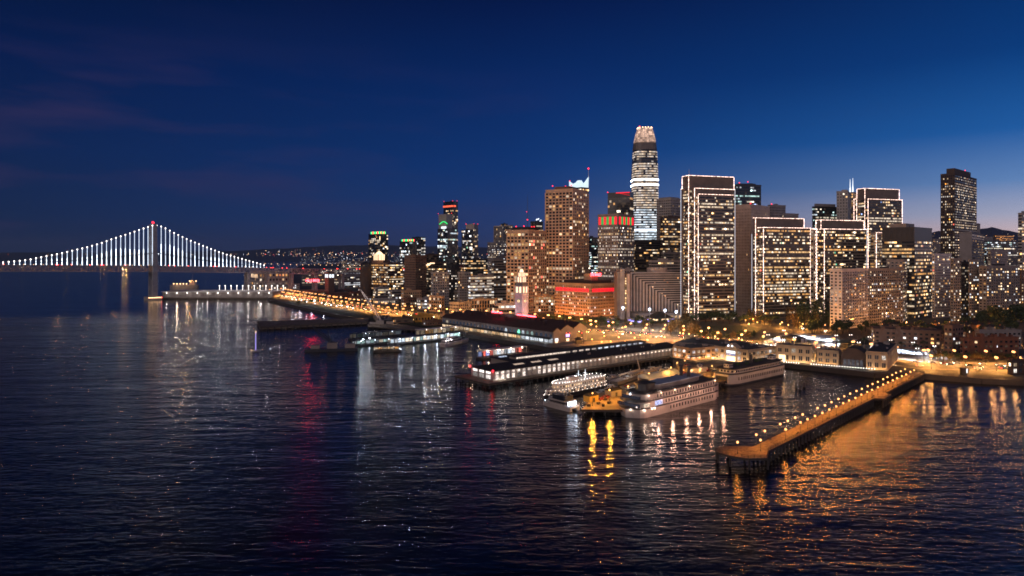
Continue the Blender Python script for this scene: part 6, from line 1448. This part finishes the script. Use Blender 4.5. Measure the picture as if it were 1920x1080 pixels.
# ------------------------------------------------------------------ lamps
def lamp_proto(name, h, power, col, bulb, arms=1, r=.3, br=.42, poledia=.11, spot=0):
    ro = empty(name, (0, 0, -500))
    mb = MB(); mb.cyl(0, 0, 0, .6, poledia*2, poledia*1.5, 8); mb.cyl(0, 0, .6, h-.3, poledia, poledia*.7, 6); mb.build('pole', 'trim_dark', ro, world=False)
    xs = [0] if arms == 1 else [-1.0, 1.0]
    if arms == 2: mb = MB(); mb.beam((-1, 0, h-.45), (1, 0, h-.45), .12); mb.build('arm', 'trim_dark', ro, world=False)
    for x in xs:
        mb = MB(); mb.ball(x, 0, h, br, 8, 6); g = mb.build('globe', bulb, ro, world=False)
    lo_ = plight('lamp_light', (0, 0, h-br-r-.12), power, col, r, ro)
    if spot: lo_.data = bpy.data.lights.new('court_light', 'SPOT'); lo_.data.energy = power; lo_.data.color = col; lo_.data.shadow_soft_size = r; lo_.data.spot_size = R(spot); lo_.data.spot_blend = .4
    freeze(ro); return ro
used = {}
def place_lamp(proto, x, y, z, label, group, cat='street lamp', rz=0):
    if proto.name not in used: used[proto.name] = 1; o = proto
    else: o = copy_tree(proto)
    o.location = (x, y, z); o.rotation_euler = (0, 0, rz); tag(o, label, cat, group); return o
# the double row on the long pier
pl = lamp_proto('pier_lamp', 4.6, 1350, (1, .34, .045), 'sodium', r=.28, br=.44)
L7 = [(1383, 829), (1418, 815), (1434, 808), (1463, 795), (1477, 789), (1491, 783), (1505, 777), (1533, 765), (1547, 760), (1559, 754), (1572, 748), (1583, 743), (1594, 738), (1606, 733), (1616, 729), (1627, 724), (1636, 720), (1646, 716), (1656, 711), (1664, 707), (1673, 703), (1680, 699), (1689, 696), (1697, 692)]
R7 = [(1426, 825), (1473, 805), (1501, 792), (1514, 786), (1528, 780), (1542, 774), (1555, 768), (1568, 762), (1581, 756), (1592, 751), (1604, 746), (1615, 740), (1626, 735), (1635, 731), (1646, 726), (1656, 721), (1665, 717), (1674, 713), (1682, 709), (1691, 705), (1699, 702), (1707, 697), (1714, 694)]
for i, (x, y) in enumerate(L7):
    q = GP(x, y, 9.6); place_lamp(pl, q[0], q[1], 5.0, 'amber globe lamp in the city side row on the long wooden pier' if i else 'single amber globe lamp on the widened outer end of the long wooden pier', 'city side lamps of the long pier' if i else None)
for i, (x, y) in enumerate(R7):
    q = GP(x, y, 9.6); place_lamp(pl, q[0], q[1], 5.0, 'amber globe lamp in the open water side row on the long wooden pier', 'water side lamps of the long pier')
bn = empty('bench', (0, 0, -400)); mb = MB(); mb.box((-.9, -.25, .42), (1.8, 0, 0), (0, .5, 0), (0, 0, .07)); mb.build('seat', 'timber', bn, world=False)
mb = MB(); mb.box((-.9, .2, .5), (1.8, 0, 0), (0, .07, 0), (0, 0, .5)); mb.build('backrest', 'timber', bn, world=False)
for x in (-.8, .8): mb = MB(); mb.box((x-.05, -.22, 0), (.1, 0, 0), (0, .44, 0), (0, 0, .42)); mb.build('leg', 'steel', bn, world=False)
freeze(bn); first = True
for i in range(12):
    t = 24+i*(LP-40)/12; o = bn if first else copy_tree(bn); first = False; p = lp(t, (-2.2, 2.2)[i % 2]); o.location = (*p, 5.01); o.rotation_euler = (0, 0, atan2(ax.y, ax.x)+(0, pi)[i % 2]); tag(o, 'dark wooden bench between the amber lamps of the long pier', 'bench', 'benches along the long pier')
# boulevard lamps
sl2 = lamp_proto('street_lamp', 9.5, 46000, SOD, 'sodium', arms=2, r=.4, br=.75, poledia=.16, spot=166)
slp = lamp_proto('street_lamp', 9.5, 15000, SOD, 'sodium', arms=2, r=.4, br=.75, poledia=.16)
k = 0
for off, lab in ((17, 'twin armed orange street lamp on the water side kerb of the boulevard'), (-17.5, 'twin armed orange street lamp on the city side kerb of the boulevard')):
    for p, t in along(20, off, 6 if off > 0 else 16):
        if p.x > 520: continue
        place_lamp(slp if -120 < p.x < 235 else sl2, p.x+rnd.uniform(-1.5, 1.5), p.y+rnd.uniform(-1.5, 1.5), 3.14, lab, ('water side' if off > 0 else 'city side')+' boulevard street lamps', rz=atan2(t.y, t.x)+pi/2); k += 1
for px_, py_ in ((1745, 697), (1772, 694), (1800, 696), (1822, 692), (1862, 698), (1880, 694), (1905, 699), (1730, 690)): q = GP(px_, py_, 9); plight('added_shore_light', (q[0], q[1], 7.5), 1500, (1, .45, .14), .5)  # loose lights added without lamp posts, for orange streaks on the water
for px_, py_ in ((560, 572), (582, 577), (604, 581), (628, 585), (652, 590), (676, 595), (712, 600), (745, 604)): q = GP(px_, py_, 6); plight('added_shore_light', (q[0], q[1]+6, 5.5), 900, (1, .62, .34) if px_ > 650 else (.9, .9, 1), .4)  # more loose lights added along the left shore, no lamps modelled
gl = lamp_proto('plaza_lamp', 5.5, 15000, (1, .38, .07), 'sodium', r=.35, br=.62)
PZ = [(1100, 622), (1118, 612), (1035, 606), (1056, 609), (1076, 616), (1133, 630), (1150, 618), (1167, 614), (1183, 624), (1190, 633), (1206, 618), (1224, 619), (1239, 621), (1246, 640-8), (1275, 624), (1281, 625), (1292, 626), (1110, 636), (1130, 622), (1160, 632), (1172, 640), (1145, 640), (1090, 607), (1062, 603), (1200, 628), (1214, 637), (1128, 641)]
for x, y in PZ: q = GP(x, y, 8.6); place_lamp(gl, q[0], q[1], 3.05, 'orange globe lamp on the plaza behind the ferry piers', 'plaza globe lamps', 'lamp')
for x, y in [(1328, 633), (1341, 631), (1368, 637), (1372, 639), (1385, 634), (1391, 637), (1505, 607), (1463, 607), (1503, 612), (1520, 608), (1547, 609), (1466, 604), (1478, 609), (1398, 600), (1412, 598), (1420, 604), (1404, 607), (1436, 598), (1600, 603), (1700, 604), (1760, 606), (1840, 604), (1858, 607), (1880, 600)]:
    q = GP(x, y, 8.6); place_lamp(gl, q[0], q[1], 3.05, 'orange globe lamp in the park streets below the outlined towers', 'park street globe lamps', 'lamp')
for x, y in [(565, 563), (575, 566), (588, 565), (590, 569), (603, 568), (610, 571), (621, 572), (631, 574), (641, 573), (651, 575), (662, 578), (590, 563), (548, 561), (555, 562)]:
    q = GP(x, y, 8); 
    if 'white_lamp' not in globals(): white_lamp = lamp_proto('park_lamp', 5, 1500, COOL, 'bulb_blue', r=.4, br=.7)
    place_lamp(white_lamp, q[0], q[1], 3.05, 'white globe lamp on the dark waterfront park lawn', 'white lamps of the waterfront park', 'lamp')
# car park lamps
wl_ = lamp_proto('wharf_lamp', 7, 9000, (1, .42, .06), 'sodium', r=.3, br=.4)
for x, y in ((1111, 737), (1143, 731), (1178, 724), (1270, 680), (1284, 676), (1258, 689), (1312, 694), (1335, 686), (1296, 703), (1217, 700), (1366, 689)):
    q = GP(x, y, 10.4); place_lamp(wl_, q[0], q[1], 3.4, 'amber lamp on a pole over the car park wharf', 'amber lamps of the car park wharf', 'lamp')
# quay edge lights of the right waterfront
q0, q1 = V((*GP(1470, 680.5, 3.4), 0)), V((*GP(1640, 694, 3.4), 0))
ql = empty('quay_light', (0, 0, -300)); mb = MB(); mb.cyl(0, 0, 0, .8, .1, .1, 6); mb.build('post', 'steel', ql, world=False); mb = MB(); mb.ball(0, 0, 1, .26, 6, 4); mb.build('globe', 'bulb', ql, world=False); freeze(ql)
for i in range(36):
    if 7 <= i <= 10: continue
    p = q0+(q1-q0)*(i/35); o = ql if i == 0 else copy_tree(ql); o.location = (p.x, p.y, 3.2); tag(o, 'tiny white light on the quay edge below the cream waterfront buildings', 'quay light', 'quay edge lights')
    if i % 3 == 0: plight('waterside_glow', (p.x, p.y-.8, 4), 170, (1, .85, .75), .2)
# tall square floodlights in front of the hotel
fp = lamp_proto('floodlight_mast', 24, 26000, (.86, .92, 1), 'bulb_blue', r=.9, br=1.35, poledia=.3)
for (x, y), lab in zip(((1168, 577), (1218, 580), (1247, 582), (1268, 584.5)), ('tall white floodlight mast in front of the hotel pylons', 'tall white floodlight mast in front of the hotel fins', 'tall white floodlight mast before the lower hotel terraces', 'tall white floodlight mast nearest the first outlined tower')):
    q = GP(x, y, 27); place_lamp(fp, q[0], q[1], 3, lab, 'white floodlight masts on the hotel square', 'floodlight')
# tennis courts under white floodlights
cf = lamp_proto('court_floodlight', 9, 60000, (.80, .88, 1), 'bulb', arms=2, r=.4, br=.3, spot=128)
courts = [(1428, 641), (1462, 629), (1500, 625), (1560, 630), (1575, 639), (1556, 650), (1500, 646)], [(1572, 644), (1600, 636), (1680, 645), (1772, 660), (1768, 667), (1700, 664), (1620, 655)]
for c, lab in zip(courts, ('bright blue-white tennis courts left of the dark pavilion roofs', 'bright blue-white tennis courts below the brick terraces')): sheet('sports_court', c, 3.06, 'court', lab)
for x, y in ((1440, 633), (1470, 624), (1505, 620), (1548, 625), (1568, 634), (1535, 640), (1490, 638), (1455, 640), (1595, 633), (1630, 637), (1670, 643), (1712, 648), (1752, 655), (1720, 660), (1660, 655), (1610, 648)):
    q = GP(x, y+3, 8); place_lamp(cf, q[0], q[1], 3.05, 'white court floodlight beside the tennis courts', 'tennis court floodlights', 'floodlight')
def fence(pix, label, h=3.4):
    pts = [GP(x, y) for x, y in pix]; ro = empty('court_fence', (*pts[0], 3), label, 'fence'); po, ne = MB(), MB()
    for (x0, y0), (x1, y1) in zip(pts, pts[1:]+pts[:1]):
        L = math.hypot(x1-x0, y1-y0); n = max(1, int(L/4))
        for i in range(n): x, y = x0+(x1-x0)*i/n, y0+(y1-y0)*i/n; po.cyl(x, y, 3, 3+h, .06, .06, 5)
        for z in (.4, 1.4, 2.4, h): ne.beam((x0, y0, 3+z), (x1, y1, 3+z), .06)
    po.build('fence_post', 'steel', ro); ne.build('fence_rail', 'steel', ro)
for c, lab in zip(courts, ('thin steel fence around the tennis courts left of the pavilions', 'thin steel fence around the tennis courts below the brick terraces')): fence(c, lab)
def pavilion(label, px, py, w, h, hr, rz=.4, wall='dark', roof='roof', name='pavilion', lit=0):
    q = GP(px, py); ro = empty(name, (*q, 3), label, 'pavilion', rz=rz); mb = MB()
    for sx in (-1, 1):
        for sy in (-1, 1): mb.cbox(sx*w*.42, sy*w*.3, 0, .5, .5, h)
    mb.build('post', wall, ro, world=False); mb = MB(); mb.cbox(0, 0, 0, w*.6, w*.4, h*.9); mb.build('wall', wall, ro, world=False)
    mb = MB(); b4 = [(-w/2, -w*.38), (w/2, -w*.38), (w/2, w*.38), (-w/2, w*.38)]; mb.loft(b4, h, [(x*.15, y*.15) for x, y in b4], h+hr); mb.face([(x, y, h) for x, y in b4[::-1]]); mb.build('hipped_roof', roof, ro, world=False)
    if lit: mb = MB(); mb.cbox(0, 0, h*.55, w*.64, w*.44, h*.25); mb.build('lit_band', 'warm_panel', ro, world=False)
pavilion('dark hipped roof pavilion in the middle of the tennis courts', 1487, 642, 20, 4, 3.5)
pavilion('green roofed clubhouse between the two court areas', 1592, 650, 20, 4, 2.5, roof='copper')
pavilion('dark hipped roof clubhouse right of the green roofed one', 1617, 654, 18, 5, 4)
pavilion('dark pyramid roofed restaurant with lit eaves on the hotel square', 1236, 606, 28, 7, 7, lit=1)
pavilion('dark roofed ferry ticket kiosk on the plaza edge', 1085, 644, 9, 4, 2)
pavilion('brown hipped kiosk at the left plaza end', 1010, 612, 10, 4, 2, lit=1)

# ------------------------------------------------------------------ trees
def tree_proto(kind, h, w, leafm, n=190, seed=1):
    r_ = random.Random(seed); ro = empty(kind, (0, 0, -600)); mb = MB()
    if kind == 'palm_tree':
        mb.cyl(0, 0, 0, h, .3, .2, 7); mb.build('trunk', 'bark', ro, world=False); mb = MB()
        for i in range(26):
            a = 2*pi*i/26+r_.uniform(-.1, .1); up = r_.uniform(-.2, 1.0); pts = []
            for s_ in range(5): t = s_/4; pts.append(V((cos(a)*w*t, sin(a)*w*t, h+up*w*t-1.0*w*t*t)))
            sd = V((-sin(a), cos(a), 0))
            for s_ in range(4): wa, wb = .32*(1-s_/5), .32*(1-(s_+1)/5); mb.face([pts[s_]-sd*wa, pts[s_]+sd*wa, pts[s_+1]+sd*wb, pts[s_+1]-sd*wb])
    else:
        th = h*.28 if kind != 'poplar_tree' else h*.12
        mb.cyl(0, 0, 0, th*1.3, w*.07, w*.045, 7)
        for i in range(5): a = 2*pi*i/5+r_.random(); mb.beam((0, 0, th*r_.uniform(.8, 1.2)), (cos(a)*w*.3, sin(a)*w*.3, h*r_.uniform(.5, .75)), w*.03)
        mb.build('trunk', 'bark', ro, world=False); mb = MB()
        lobes = [(V((r_.uniform(-.3, .3)*w, r_.uniform(-.3, .3)*w, th+(h-th)*r_.uniform(.25, .85))), r_.uniform(.2, .34)*w) for _ in range(9)]
        if kind == 'poplar_tree': lobes = [(V((r_.uniform(-.15, .15)*w, r_.uniform(-.15, .15)*w, th+(h-th)*(i+.6)/9)), w*.42*(1-.75*abs((i-2.5)/8))) for i in range(9)]
        for i in range(n):
            c, R_ = r_.choice(lobes); v = V((r_.gauss(0, 1), r_.gauss(0, 1), r_.gauss(0, 1))).normalized()*R_*r_.uniform(.55, 1.1); p = c+v
            a = V((r_.gauss(0, 1), r_.gauss(0, 1), r_.gauss(0, 1))).normalized(); b_ = a.orthogonal().normalized(); s_ = w*r_.uniform(.05, .11); c2 = a.cross(b_)
            mb.face([p-b_*s_, p+c2*s_*.7, p+b_*s_, p-c2*s_*.7])
    mb.build('crown', leafm, ro, world=False); freeze(ro); return ro
TR = {'r': [tree_proto('street_tree', 9, 8, 'leaf', 300, 1), tree_proto('street_tree', 8, 7.5, 'leaf_autumn', 300, 2)], 'p': [tree_proto('poplar_tree', 26, 9, 'leaf', 420, 3), tree_proto('poplar_tree', 22, 8, 'leaf_autumn', 420, 4)], 'c': [tree_proto('park_tree', 20, 20, 'leaf', 650, 5)], 'm': [tree_proto('palm_tree', 9, 3.6, 'leaf', seed=6)]}
used_t = set()
def plant(k, x, y, s, label, group, v=None):
    pr = TR[k][v if v is not None else rnd.randrange(len(TR[k]))]
    o = pr if pr.name not in used_t else copy_tree(pr); used_t.add(pr.name)
    o.location = (x, y, 2.9); o.scale = (s, s, s*rnd.uniform(.9, 1.15)); o.rotation_euler = (0, 0, rnd.uniform(0, 6.28)); tag(o, label, 'tree', group)
for x, y in [(1012+i*9+rnd.uniform(-2, 2), 601+i*.7+rnd.uniform(-2, 2)) for i in range(14)]: q = GP(x, y); plant('r', *q, rnd.uniform(.8, 1.2), 'small street tree in front of the orange stone office', 'street trees by the orange stone office')
for i in range(34):
    x = rnd.uniform(1085, 1262); y = rnd.uniform(603, 617); q = GP(x, y); plant('r', *q, rnd.uniform(.7, 1.1), 'street tree on the square between the plaza lamps and the hotel', 'hotel square trees')
tent = empty('market_tent', (0, 0, -650)); mb = MB(); b4 = [(-3, -3), (3, -3), (3, 3), (-3, 3)]; mb.loft(b4, 2.6, [(x*.05, y*.05) for x, y in b4], 4.4); mb.face([(x, y, 2.6) for x, y in b4[::-1]]); mb.build('tent_roof', 'pale', tent, world=False)
for sx in (-1, 1):
    for sy in (-1, 1): mb = MB(); mb.cyl(sx*2.8, sy*2.8, 0, 2.6, .08, .08, 5); mb.build('tent_pole', 'steel', tent, world=False)
mb = MB(); mb.cbox(0, .8, 0, 4, 1, 1); mb.build('stall_counter', 'violet', tent, world=False); plight('tent_light', (0, -.6, 2.2), 500, (.8, .85, 1), .2, tent); freeze(tent)
for i, (x, y) in enumerate(((1180, 601), (1186, 603), (1192, 602), (1199, 604), (1206, 602), (1213, 600), (1141, 604), (1150, 602), (1262, 600), (1254, 603))):
    o = tent if i == 0 else copy_tree(tent); q = GP(x, y); o.location = (*q, 3.03); tag(o, 'small white peaked tent with violet lit counter on the hotel square', 'tent', 'tents on the hotel square')
for i in range(30):
    x = rnd.uniform(1255, 1310); y = rnd.uniform(606, 632); q = GP(x, y); plant('r', *q, rnd.uniform(.8, 1.3), 'bare autumn tree on the plaza at the foot of the first outlined tower', 'plaza trees', 1)
for i in range(16):
    x = 1290+i*11; q = GP(x, rnd.uniform(603, 610)); plant('r', *q, rnd.uniform(1.0, 1.6), 'dark green tree along the top of the park lawn', 'lawn edge trees', 0)
for i in range(9): x = 1310+i*13; q = GP(x, rnd.uniform(634, 639)); plant('r', *q, rnd.uniform(.6, 1.0), 'round bush-like tree along the boulevard below the lawn', 'boulevard lawn trees', i % 2)
for i in range(20):
    x = rnd.uniform(1478, 1556); q = GP(x, rnd.uniform(606, 618)); plant('p', *q, rnd.uniform(.75, 1.15), 'tall dark poplar in front of the second and third outlined towers', 'poplars below the outlined towers')
for x in (1404, 1412, 1420, 1428, 1440): q = GP(x, 606); plant('p', *q, rnd.uniform(.7, 1), 'tall reddish poplar beside the park lawn', 'poplars by the lawn', 1)
for i in range(14): x = 1425+i*24+rnd.uniform(-6, 6); q = GP(x, 648+i*1.5); plant('m', *q, rnd.uniform(.8, 1.2), 'palm tree along the boulevard by the tennis courts', 'palms by the tennis courts')
for i in range(16): x = 560+i*17; q = GP(x, 566+i*1.9-rnd.uniform(3, 7)); plant('m', *q, rnd.uniform(.9, 1.3), 'palm tree in the boulevard median near the bridge', 'palms near the bridge')
for i in range(12): x = 560+i*12; q = GP(x, 566+rnd.uniform(-4, 6)+i*.9); plant('r', *q, rnd.uniform(.6, 1), 'dark tree on the waterfront park lawn', 'waterfront park trees', 0)
for i in range(16):
    x = rnd.uniform(1520, 1640); q = GP(x, rnd.uniform(617, 627)); plant('r', *q, rnd.uniform(.9, 1.4), 'dark tree between the pale apartment slab and the tennis courts', 'trees by the pale apartment slab', 0)
for x, y, s in ((1860, 612, 1.15), (1845, 618, .8), (1880, 614, .8), (1905, 610, 1.1), (1822, 616, .6), (1918, 604, 1.0), (1892, 622, .75)): q = GP(x, y); plant('c', *q, s, 'big dark spreading tree in front of the right hand apartment blocks', 'big dark trees at the right')
for i in range(26):
    x = rnd.uniform(1660, 1920); q = GP(x, rnd.uniform(618, 640)); plant('r', *q, rnd.uniform(.9, 1.6), 'dark tree among the low rooftops at the right', 'trees among the rooftops', 0)
for i in range(14): x = 1745+i*12; q = GP(x, 676); plant('r', *q, rnd.uniform(.6, .9), 'small street tree in front of the brick terrace', 'street trees by the brick terrace', i % 2)

# ------------------------------------------------------------------ brick terraces and low houses at the right
def terrace(label, c, l, r, ybase, top, th, wall, steps=(), lit=.25, fh=3.4, ww=4.2, parts=40, name='brick_terrace'):
    Y = 82*F/(ybase-480); ro = rootof(name, label, 'building', c, Y); s = shaft(ro, c, l, r, top, Y, th, wall=wall, style='punch', fh=fh, ww=ww, p=lit, row=0, pal=MIXED, parts=parts, cap=.6)
    P, ex, ey, a, b, z = s['P'], s['ex'], s['ey'], s['a'], s['b'], s['z']
    for f0, f1, h in steps: o = P+ex*a*f0-ey*.4; mb = MB(); mb.box((o.x, o.y, 0), ex*a*(f1-f0), ey*min(b, 10), (0, 0, z+h)); mb.build('stair_tower', wall, ro)
    for _ in range(5): f, g = rnd.uniform(.05, .9), rnd.uniform(.2, .8); o = P+ex*a*f+ey*b*g; MB().box((o.x, o.y, z), ex*2.2, ey*2, (0, 0, rnd.uniform(1.5, 3))).build('chimney', wall, ro)
    return s
terrace('long stepped grey brick terrace above the tennis courts', 1640, 1634, 1764, 652, 617, -22, 'brown', [(.1, .16, 2.5), (.33, .4, 3), (.55, .6, 3)], .3)
terrace('tall brown brick stair tower block between the two terraces', 1786, 1770, 1806, 668, 611, 30, 'brown', lit=.08, parts=10)
terrace('long low brown brick terrace beside the boulevard at the right', 1806, 1800, 1910, 674, 634, 5, 'brick', [(.12, .17, 3), (.3, .36, 3.4), (.55, .6, 3)], .1)
terrace('second brown brick terrace row behind the first at the right', 1836, 1828, 1915, 655, 620, 5, 'taupe', [(.3, .36, 3)], .12, parts=20)
for i in range(46):
    x = rnd.uniform(1650, 1905); yb = rnd.uniform(618, 646); Y = 82*F/(yb-480); wpx = rnd.uniform(10, 24); h = rnd.uniform(6, 11)
    q = V((XT(x, Y), Y, 0)); w = wpx/F*Y; rz = rnd.uniform(.1, .6); ro = empty('row_house', (q.x, q.y, 3), '%s row house with a pitched roof among the dark rooftops at the right' % ('dark', 'brown', 'pale grey')[i % 3], 'house', '%s row houses among the dark rooftops' % ('dark', 'brown', 'pale grey')[i % 3], rz=rz)
    d_ = w*.7; mb = MB(); mb.cbox(0, 0, -3, w, d_, h+3); mb.build('wall', ('darkbrown', 'brown', 'grey')[i % 3], ro, world=False)
    mb = MB(); e = .4; A = [(-w/2-e, -d_/2-e, h), (w/2+e, -d_/2-e, h), (w/2+e, 0, h+2.4), (-w/2-e, 0, h+2.4), (-w/2-e, d_/2+e, h), (w/2+e, d_/2+e, h)]; mb.face([A[0], A[1], A[2], A[3]]); mb.face([A[3], A[2], A[5], A[4]]); mb.face([A[0], A[3], A[4]]); mb.face([A[1], A[5], A[2]]); mb.build('roof', 'roof', ro, world=False)
    mb = MB(); mb.cbox(w*.25, d_*.1, h+.5, .9, .9, 3.2); mb.build('chimney', 'brick', ro, world=False)
    for k in range(3):
        for j in range(2):
            g = glowcol(MIXED, 1.0) if rnd.random() < .3 else (.01, .01, .012); mb = MB(); mb.box((-w*.38+k*w*.28, -d_/2-.05, 1+j*3.1), (w*.13, 0, 0), (0, -.08, 0), (0, 0, 1.5), g); mb.build('window', 'win', ro, world=False)
for x, y in ((1672, 622), (1700, 628), (1740, 620), (1765, 618), (1800, 622), (1690, 614), (1725, 613), (1825, 640), (1660, 630), (1870, 628), (1850, 645), (1715, 640), (1685, 634), (1698, 619), (1752, 612), (1780, 608), (1812, 611), (1845, 622), (1890, 617), (1900, 640), (1788, 632), (1760, 640), (1732, 633), (1655, 612)):
    q = GP(x, y, 6); place_lamp(gl, q[0], q[1], 3, 'warm street lamp among the low houses at the right', 'lamps among the low houses', 'lamp'); 
ro = empty('traffic_kiosk', (*GP(1806, 703), 3), 'dark kiosk with a white lit panel at the quay right of the long pier', 'kiosk')
mb = MB(); mb.cbox(0, 0, 0, 3, 3, 5); mb.build('kiosk_body', 'dark', ro, world=False); mb = MB(); mb.box((1.2, -1.62, 1.6), (.8, 0, 0), (0, .1, 0), (0, 0, 3)); mb.build('lit_panel', 'white_panel', ro, world=False)

# ------------------------------------------------------------------ cars
def car_proto(colname):
    ro = empty('car', (0, 0, -700)); body = [(-2.2, .45), (-2.2, .95), (-1.9, 1.0), (-1.45, 1.05), (.9, 1.02), (2.0, .86), (2.2, .7), (2.2, .4)]; cab = [(-1.7, 1.0), (-1.2, 1.45), (.3, 1.47), (1.05, 1.0)]
    mb = MB()
    for prof, w in ((body, .9), (cab, .74)):
        n = len(prof); Lp = [V((x, w, z)) for x, z in prof]; Rp = [V((x, -w, z)) for x, z in prof]
        mb.face(Lp[::-1]) ; mb.face(Rp)
        for i in range(n): j = (i+1) % n; mb.face([Lp[i], Lp[j], Rp[j], Rp[i]], m=0)
    mb.build('body', 'car_'+colname, ro, world=False)
    mb = MB(); mb.box((-1.15, -.76, 1.08), (1.9, 0, 0), (0, 1.52, 0), (0, 0, .28)); mb.build('side_window', 'darkglass', ro, world=False)
    mb = MB(); mb.face([(.36, -.66, 1.47), (1.06, -.66, 1.06), (1.06, .66, 1.06), (.36, .66, 1.47)][::-1]); mb.face([(-1.26, .66, 1.46), (-1.72, .66, 1.06), (-1.72, -.66, 1.06), (-1.26, -.66, 1.46)]); mb.build('windscreen', 'darkglass', ro, world=False)
    for x in (-1.35, 1.4):
        for y in (-.85, .85):
            mb = MB(); n = 10; c = [(x+.34*cos(2*pi*i/n), .34+.34*sin(2*pi*i/n)) for i in range(n)]; A = [V((a, y-.1, b)) for a, b in c]; Bq = [V((a, y+.1, b)) for a, b in c]; mb.face(A); mb.face(Bq[::-1])
            for i in range(n): j = (i+1) % n; mb.face([A[i], Bq[i], Bq[j], A[j]])
            mb.build('wheel', 'tyre', ro, world=False)
    return ro
def add_lights(ro):
    for y in (-.6, .6):
        mb = MB(); mb.box((2.2, y-.16, .58), (.06, 0, 0), (0, .32, 0), (0, 0, .2)); mb.build('headlight', 'head', ro, world=False)
        mb = MB(); mb.box((-2.26, y-.18, .7), (.06, 0, 0), (0, .36, 0), (0, 0, .2)); mb.build('tail_light', 'tail', ro, world=False)
CARC = ['silver', 'black', 'white', 'blue', 'red']; DRV = {}; PRK = {}
for c in CARC:
    o = car_proto(c); add_lights(o); freeze(o); DRV[c] = o; p = car_proto(c); freeze(p); PRK[c] = p
carused = set()
def put_car(pool, c, x, y, z, rz, label, group):
    pr = pool[c]; o = pr if pr.name not in carused else copy_tree(pr); carused.add(pr.name); o.location = (x, y, z); o.rotation_euler = (0, 0, rz); tag(o, label, 'car', group)
for off in (-12.2, -8.7, -5.2, 5.2, 8.7, 12.2):
    for p, t in along(19, off, rnd.uniform(0, 15)):
        if rnd.random() < (.45 if p.y < 900 else .5) or p.x > 470: continue
        c = rnd.choice(CARC); rv = off < 0; put_car(DRV, c, p.x+t.x*rnd.uniform(-5, 5), p.y+t.y*rnd.uniform(-5, 5), 3.02, atan2(t.y, t.x)+(pi if rv else 0), '%s car with lights on, driving %s on the boulevard' % (c, 'towards the right' if rv else 'towards the bridge'), '%s cars driving %s' % (c, 'towards the right' if rv else 'towards the bridge'))
# headlights thrown on the road: a few real lights along the lanes
for p, t in along(34, -8, 10)+along(34, 8, 20): plight('headlight_glow', (p.x, p.y, 4.2), 240, (1, .82, .62), .4)
for i in range(46):
    u, v = rnd.random(), rnd.random(); r0 = [(1255, 704), (1300, 688), (1330, 694), (1380, 700), (1412, 696), (1345, 708), (1290, 700), (1150, 740), (1130, 748), (1190, 727), (1225, 716)]
    x, y = rnd.choice(r0); x += rnd.uniform(-16, 16); y += rnd.uniform(-4, 4); q = GP(x, y, 3.4); c = rnd.choice(CARC)
    if any((o.location.xy-V(q)).length < 3.6 for o in PCARS) if 'PCARS' in globals() else False: continue
    put_car(PRK, c, q[0], q[1], 3.41, R(rnd.choice((40, 130, 220, 310))), '%s car parked under amber lamps on the car park wharf' % c, '%s cars parked on the wharf' % c)
    PCARS = globals().setdefault('PCARS', []); PCARS.append([o for o in COL.objects if o.get('category') == 'car'][-1])
# delivery trailers glowing on the wharf
for x, y, lab in ((1302, 700, 'lit white container on the car park wharf'), (1318, 697, 'second white container right beside the lit one on the wharf')):
    q = GP(x, y, 3.4); ro = empty('container', (*q, 3.4), lab, 'container', rz=R(40)); mb = MB(); mb.cbox(0, 0, .2, 8, 2.6, 2.9); mb.build('container_body', 'pale', ro, world=False)
    mb = MB()
    for i in range(12): mb.cbox(-3.8+i*.69, -1.33, .3, .2, .06, 2.7)
    mb.build('corrugation', 'pale', ro, world=False); plight('container_light', (q[0]-3, q[1]-4, 7), 700, (1, .6, .28), .3)
# unused prototypes are removed
for pool in (DRV, PRK):
    for pr in pool.values():
        if pr.name not in carused:
            for ch in list(pr.children): bpy.data.objects.remove(ch)
            bpy.data.objects.remove(pr)
# ------------------------------------------------------------------ thin night haze over the bay
def haze():
    mb = MB(); mb.box((-20000, -600, -12), (40000, 0, 0), (0, 17600, 0), (0, 0, 450)); m = bpy.data.materials.new('haze'); m.use_nodes = True; nt = m.node_tree
    nt.nodes.remove(nt.nodes['Principled BSDF']); v = nt.nodes.new('ShaderNodeVolumePrincipled'); v.inputs['Color'].default_value = (.5, .75, 1, 1); v.inputs['Density'].default_value = 3e-5; v.inputs['Anisotropy'].default_value = .3
    nt.links.new(v.outputs[0], nt.nodes['Material Output'].inputs['Volume']); M['haze'] = m
    o = mb.build('haze', 'haze'); tag(o, 'thin bluish night haze over the bay and the far shore', 'haze', kind='stuff'); o['kind'] = 'stuff'
haze()
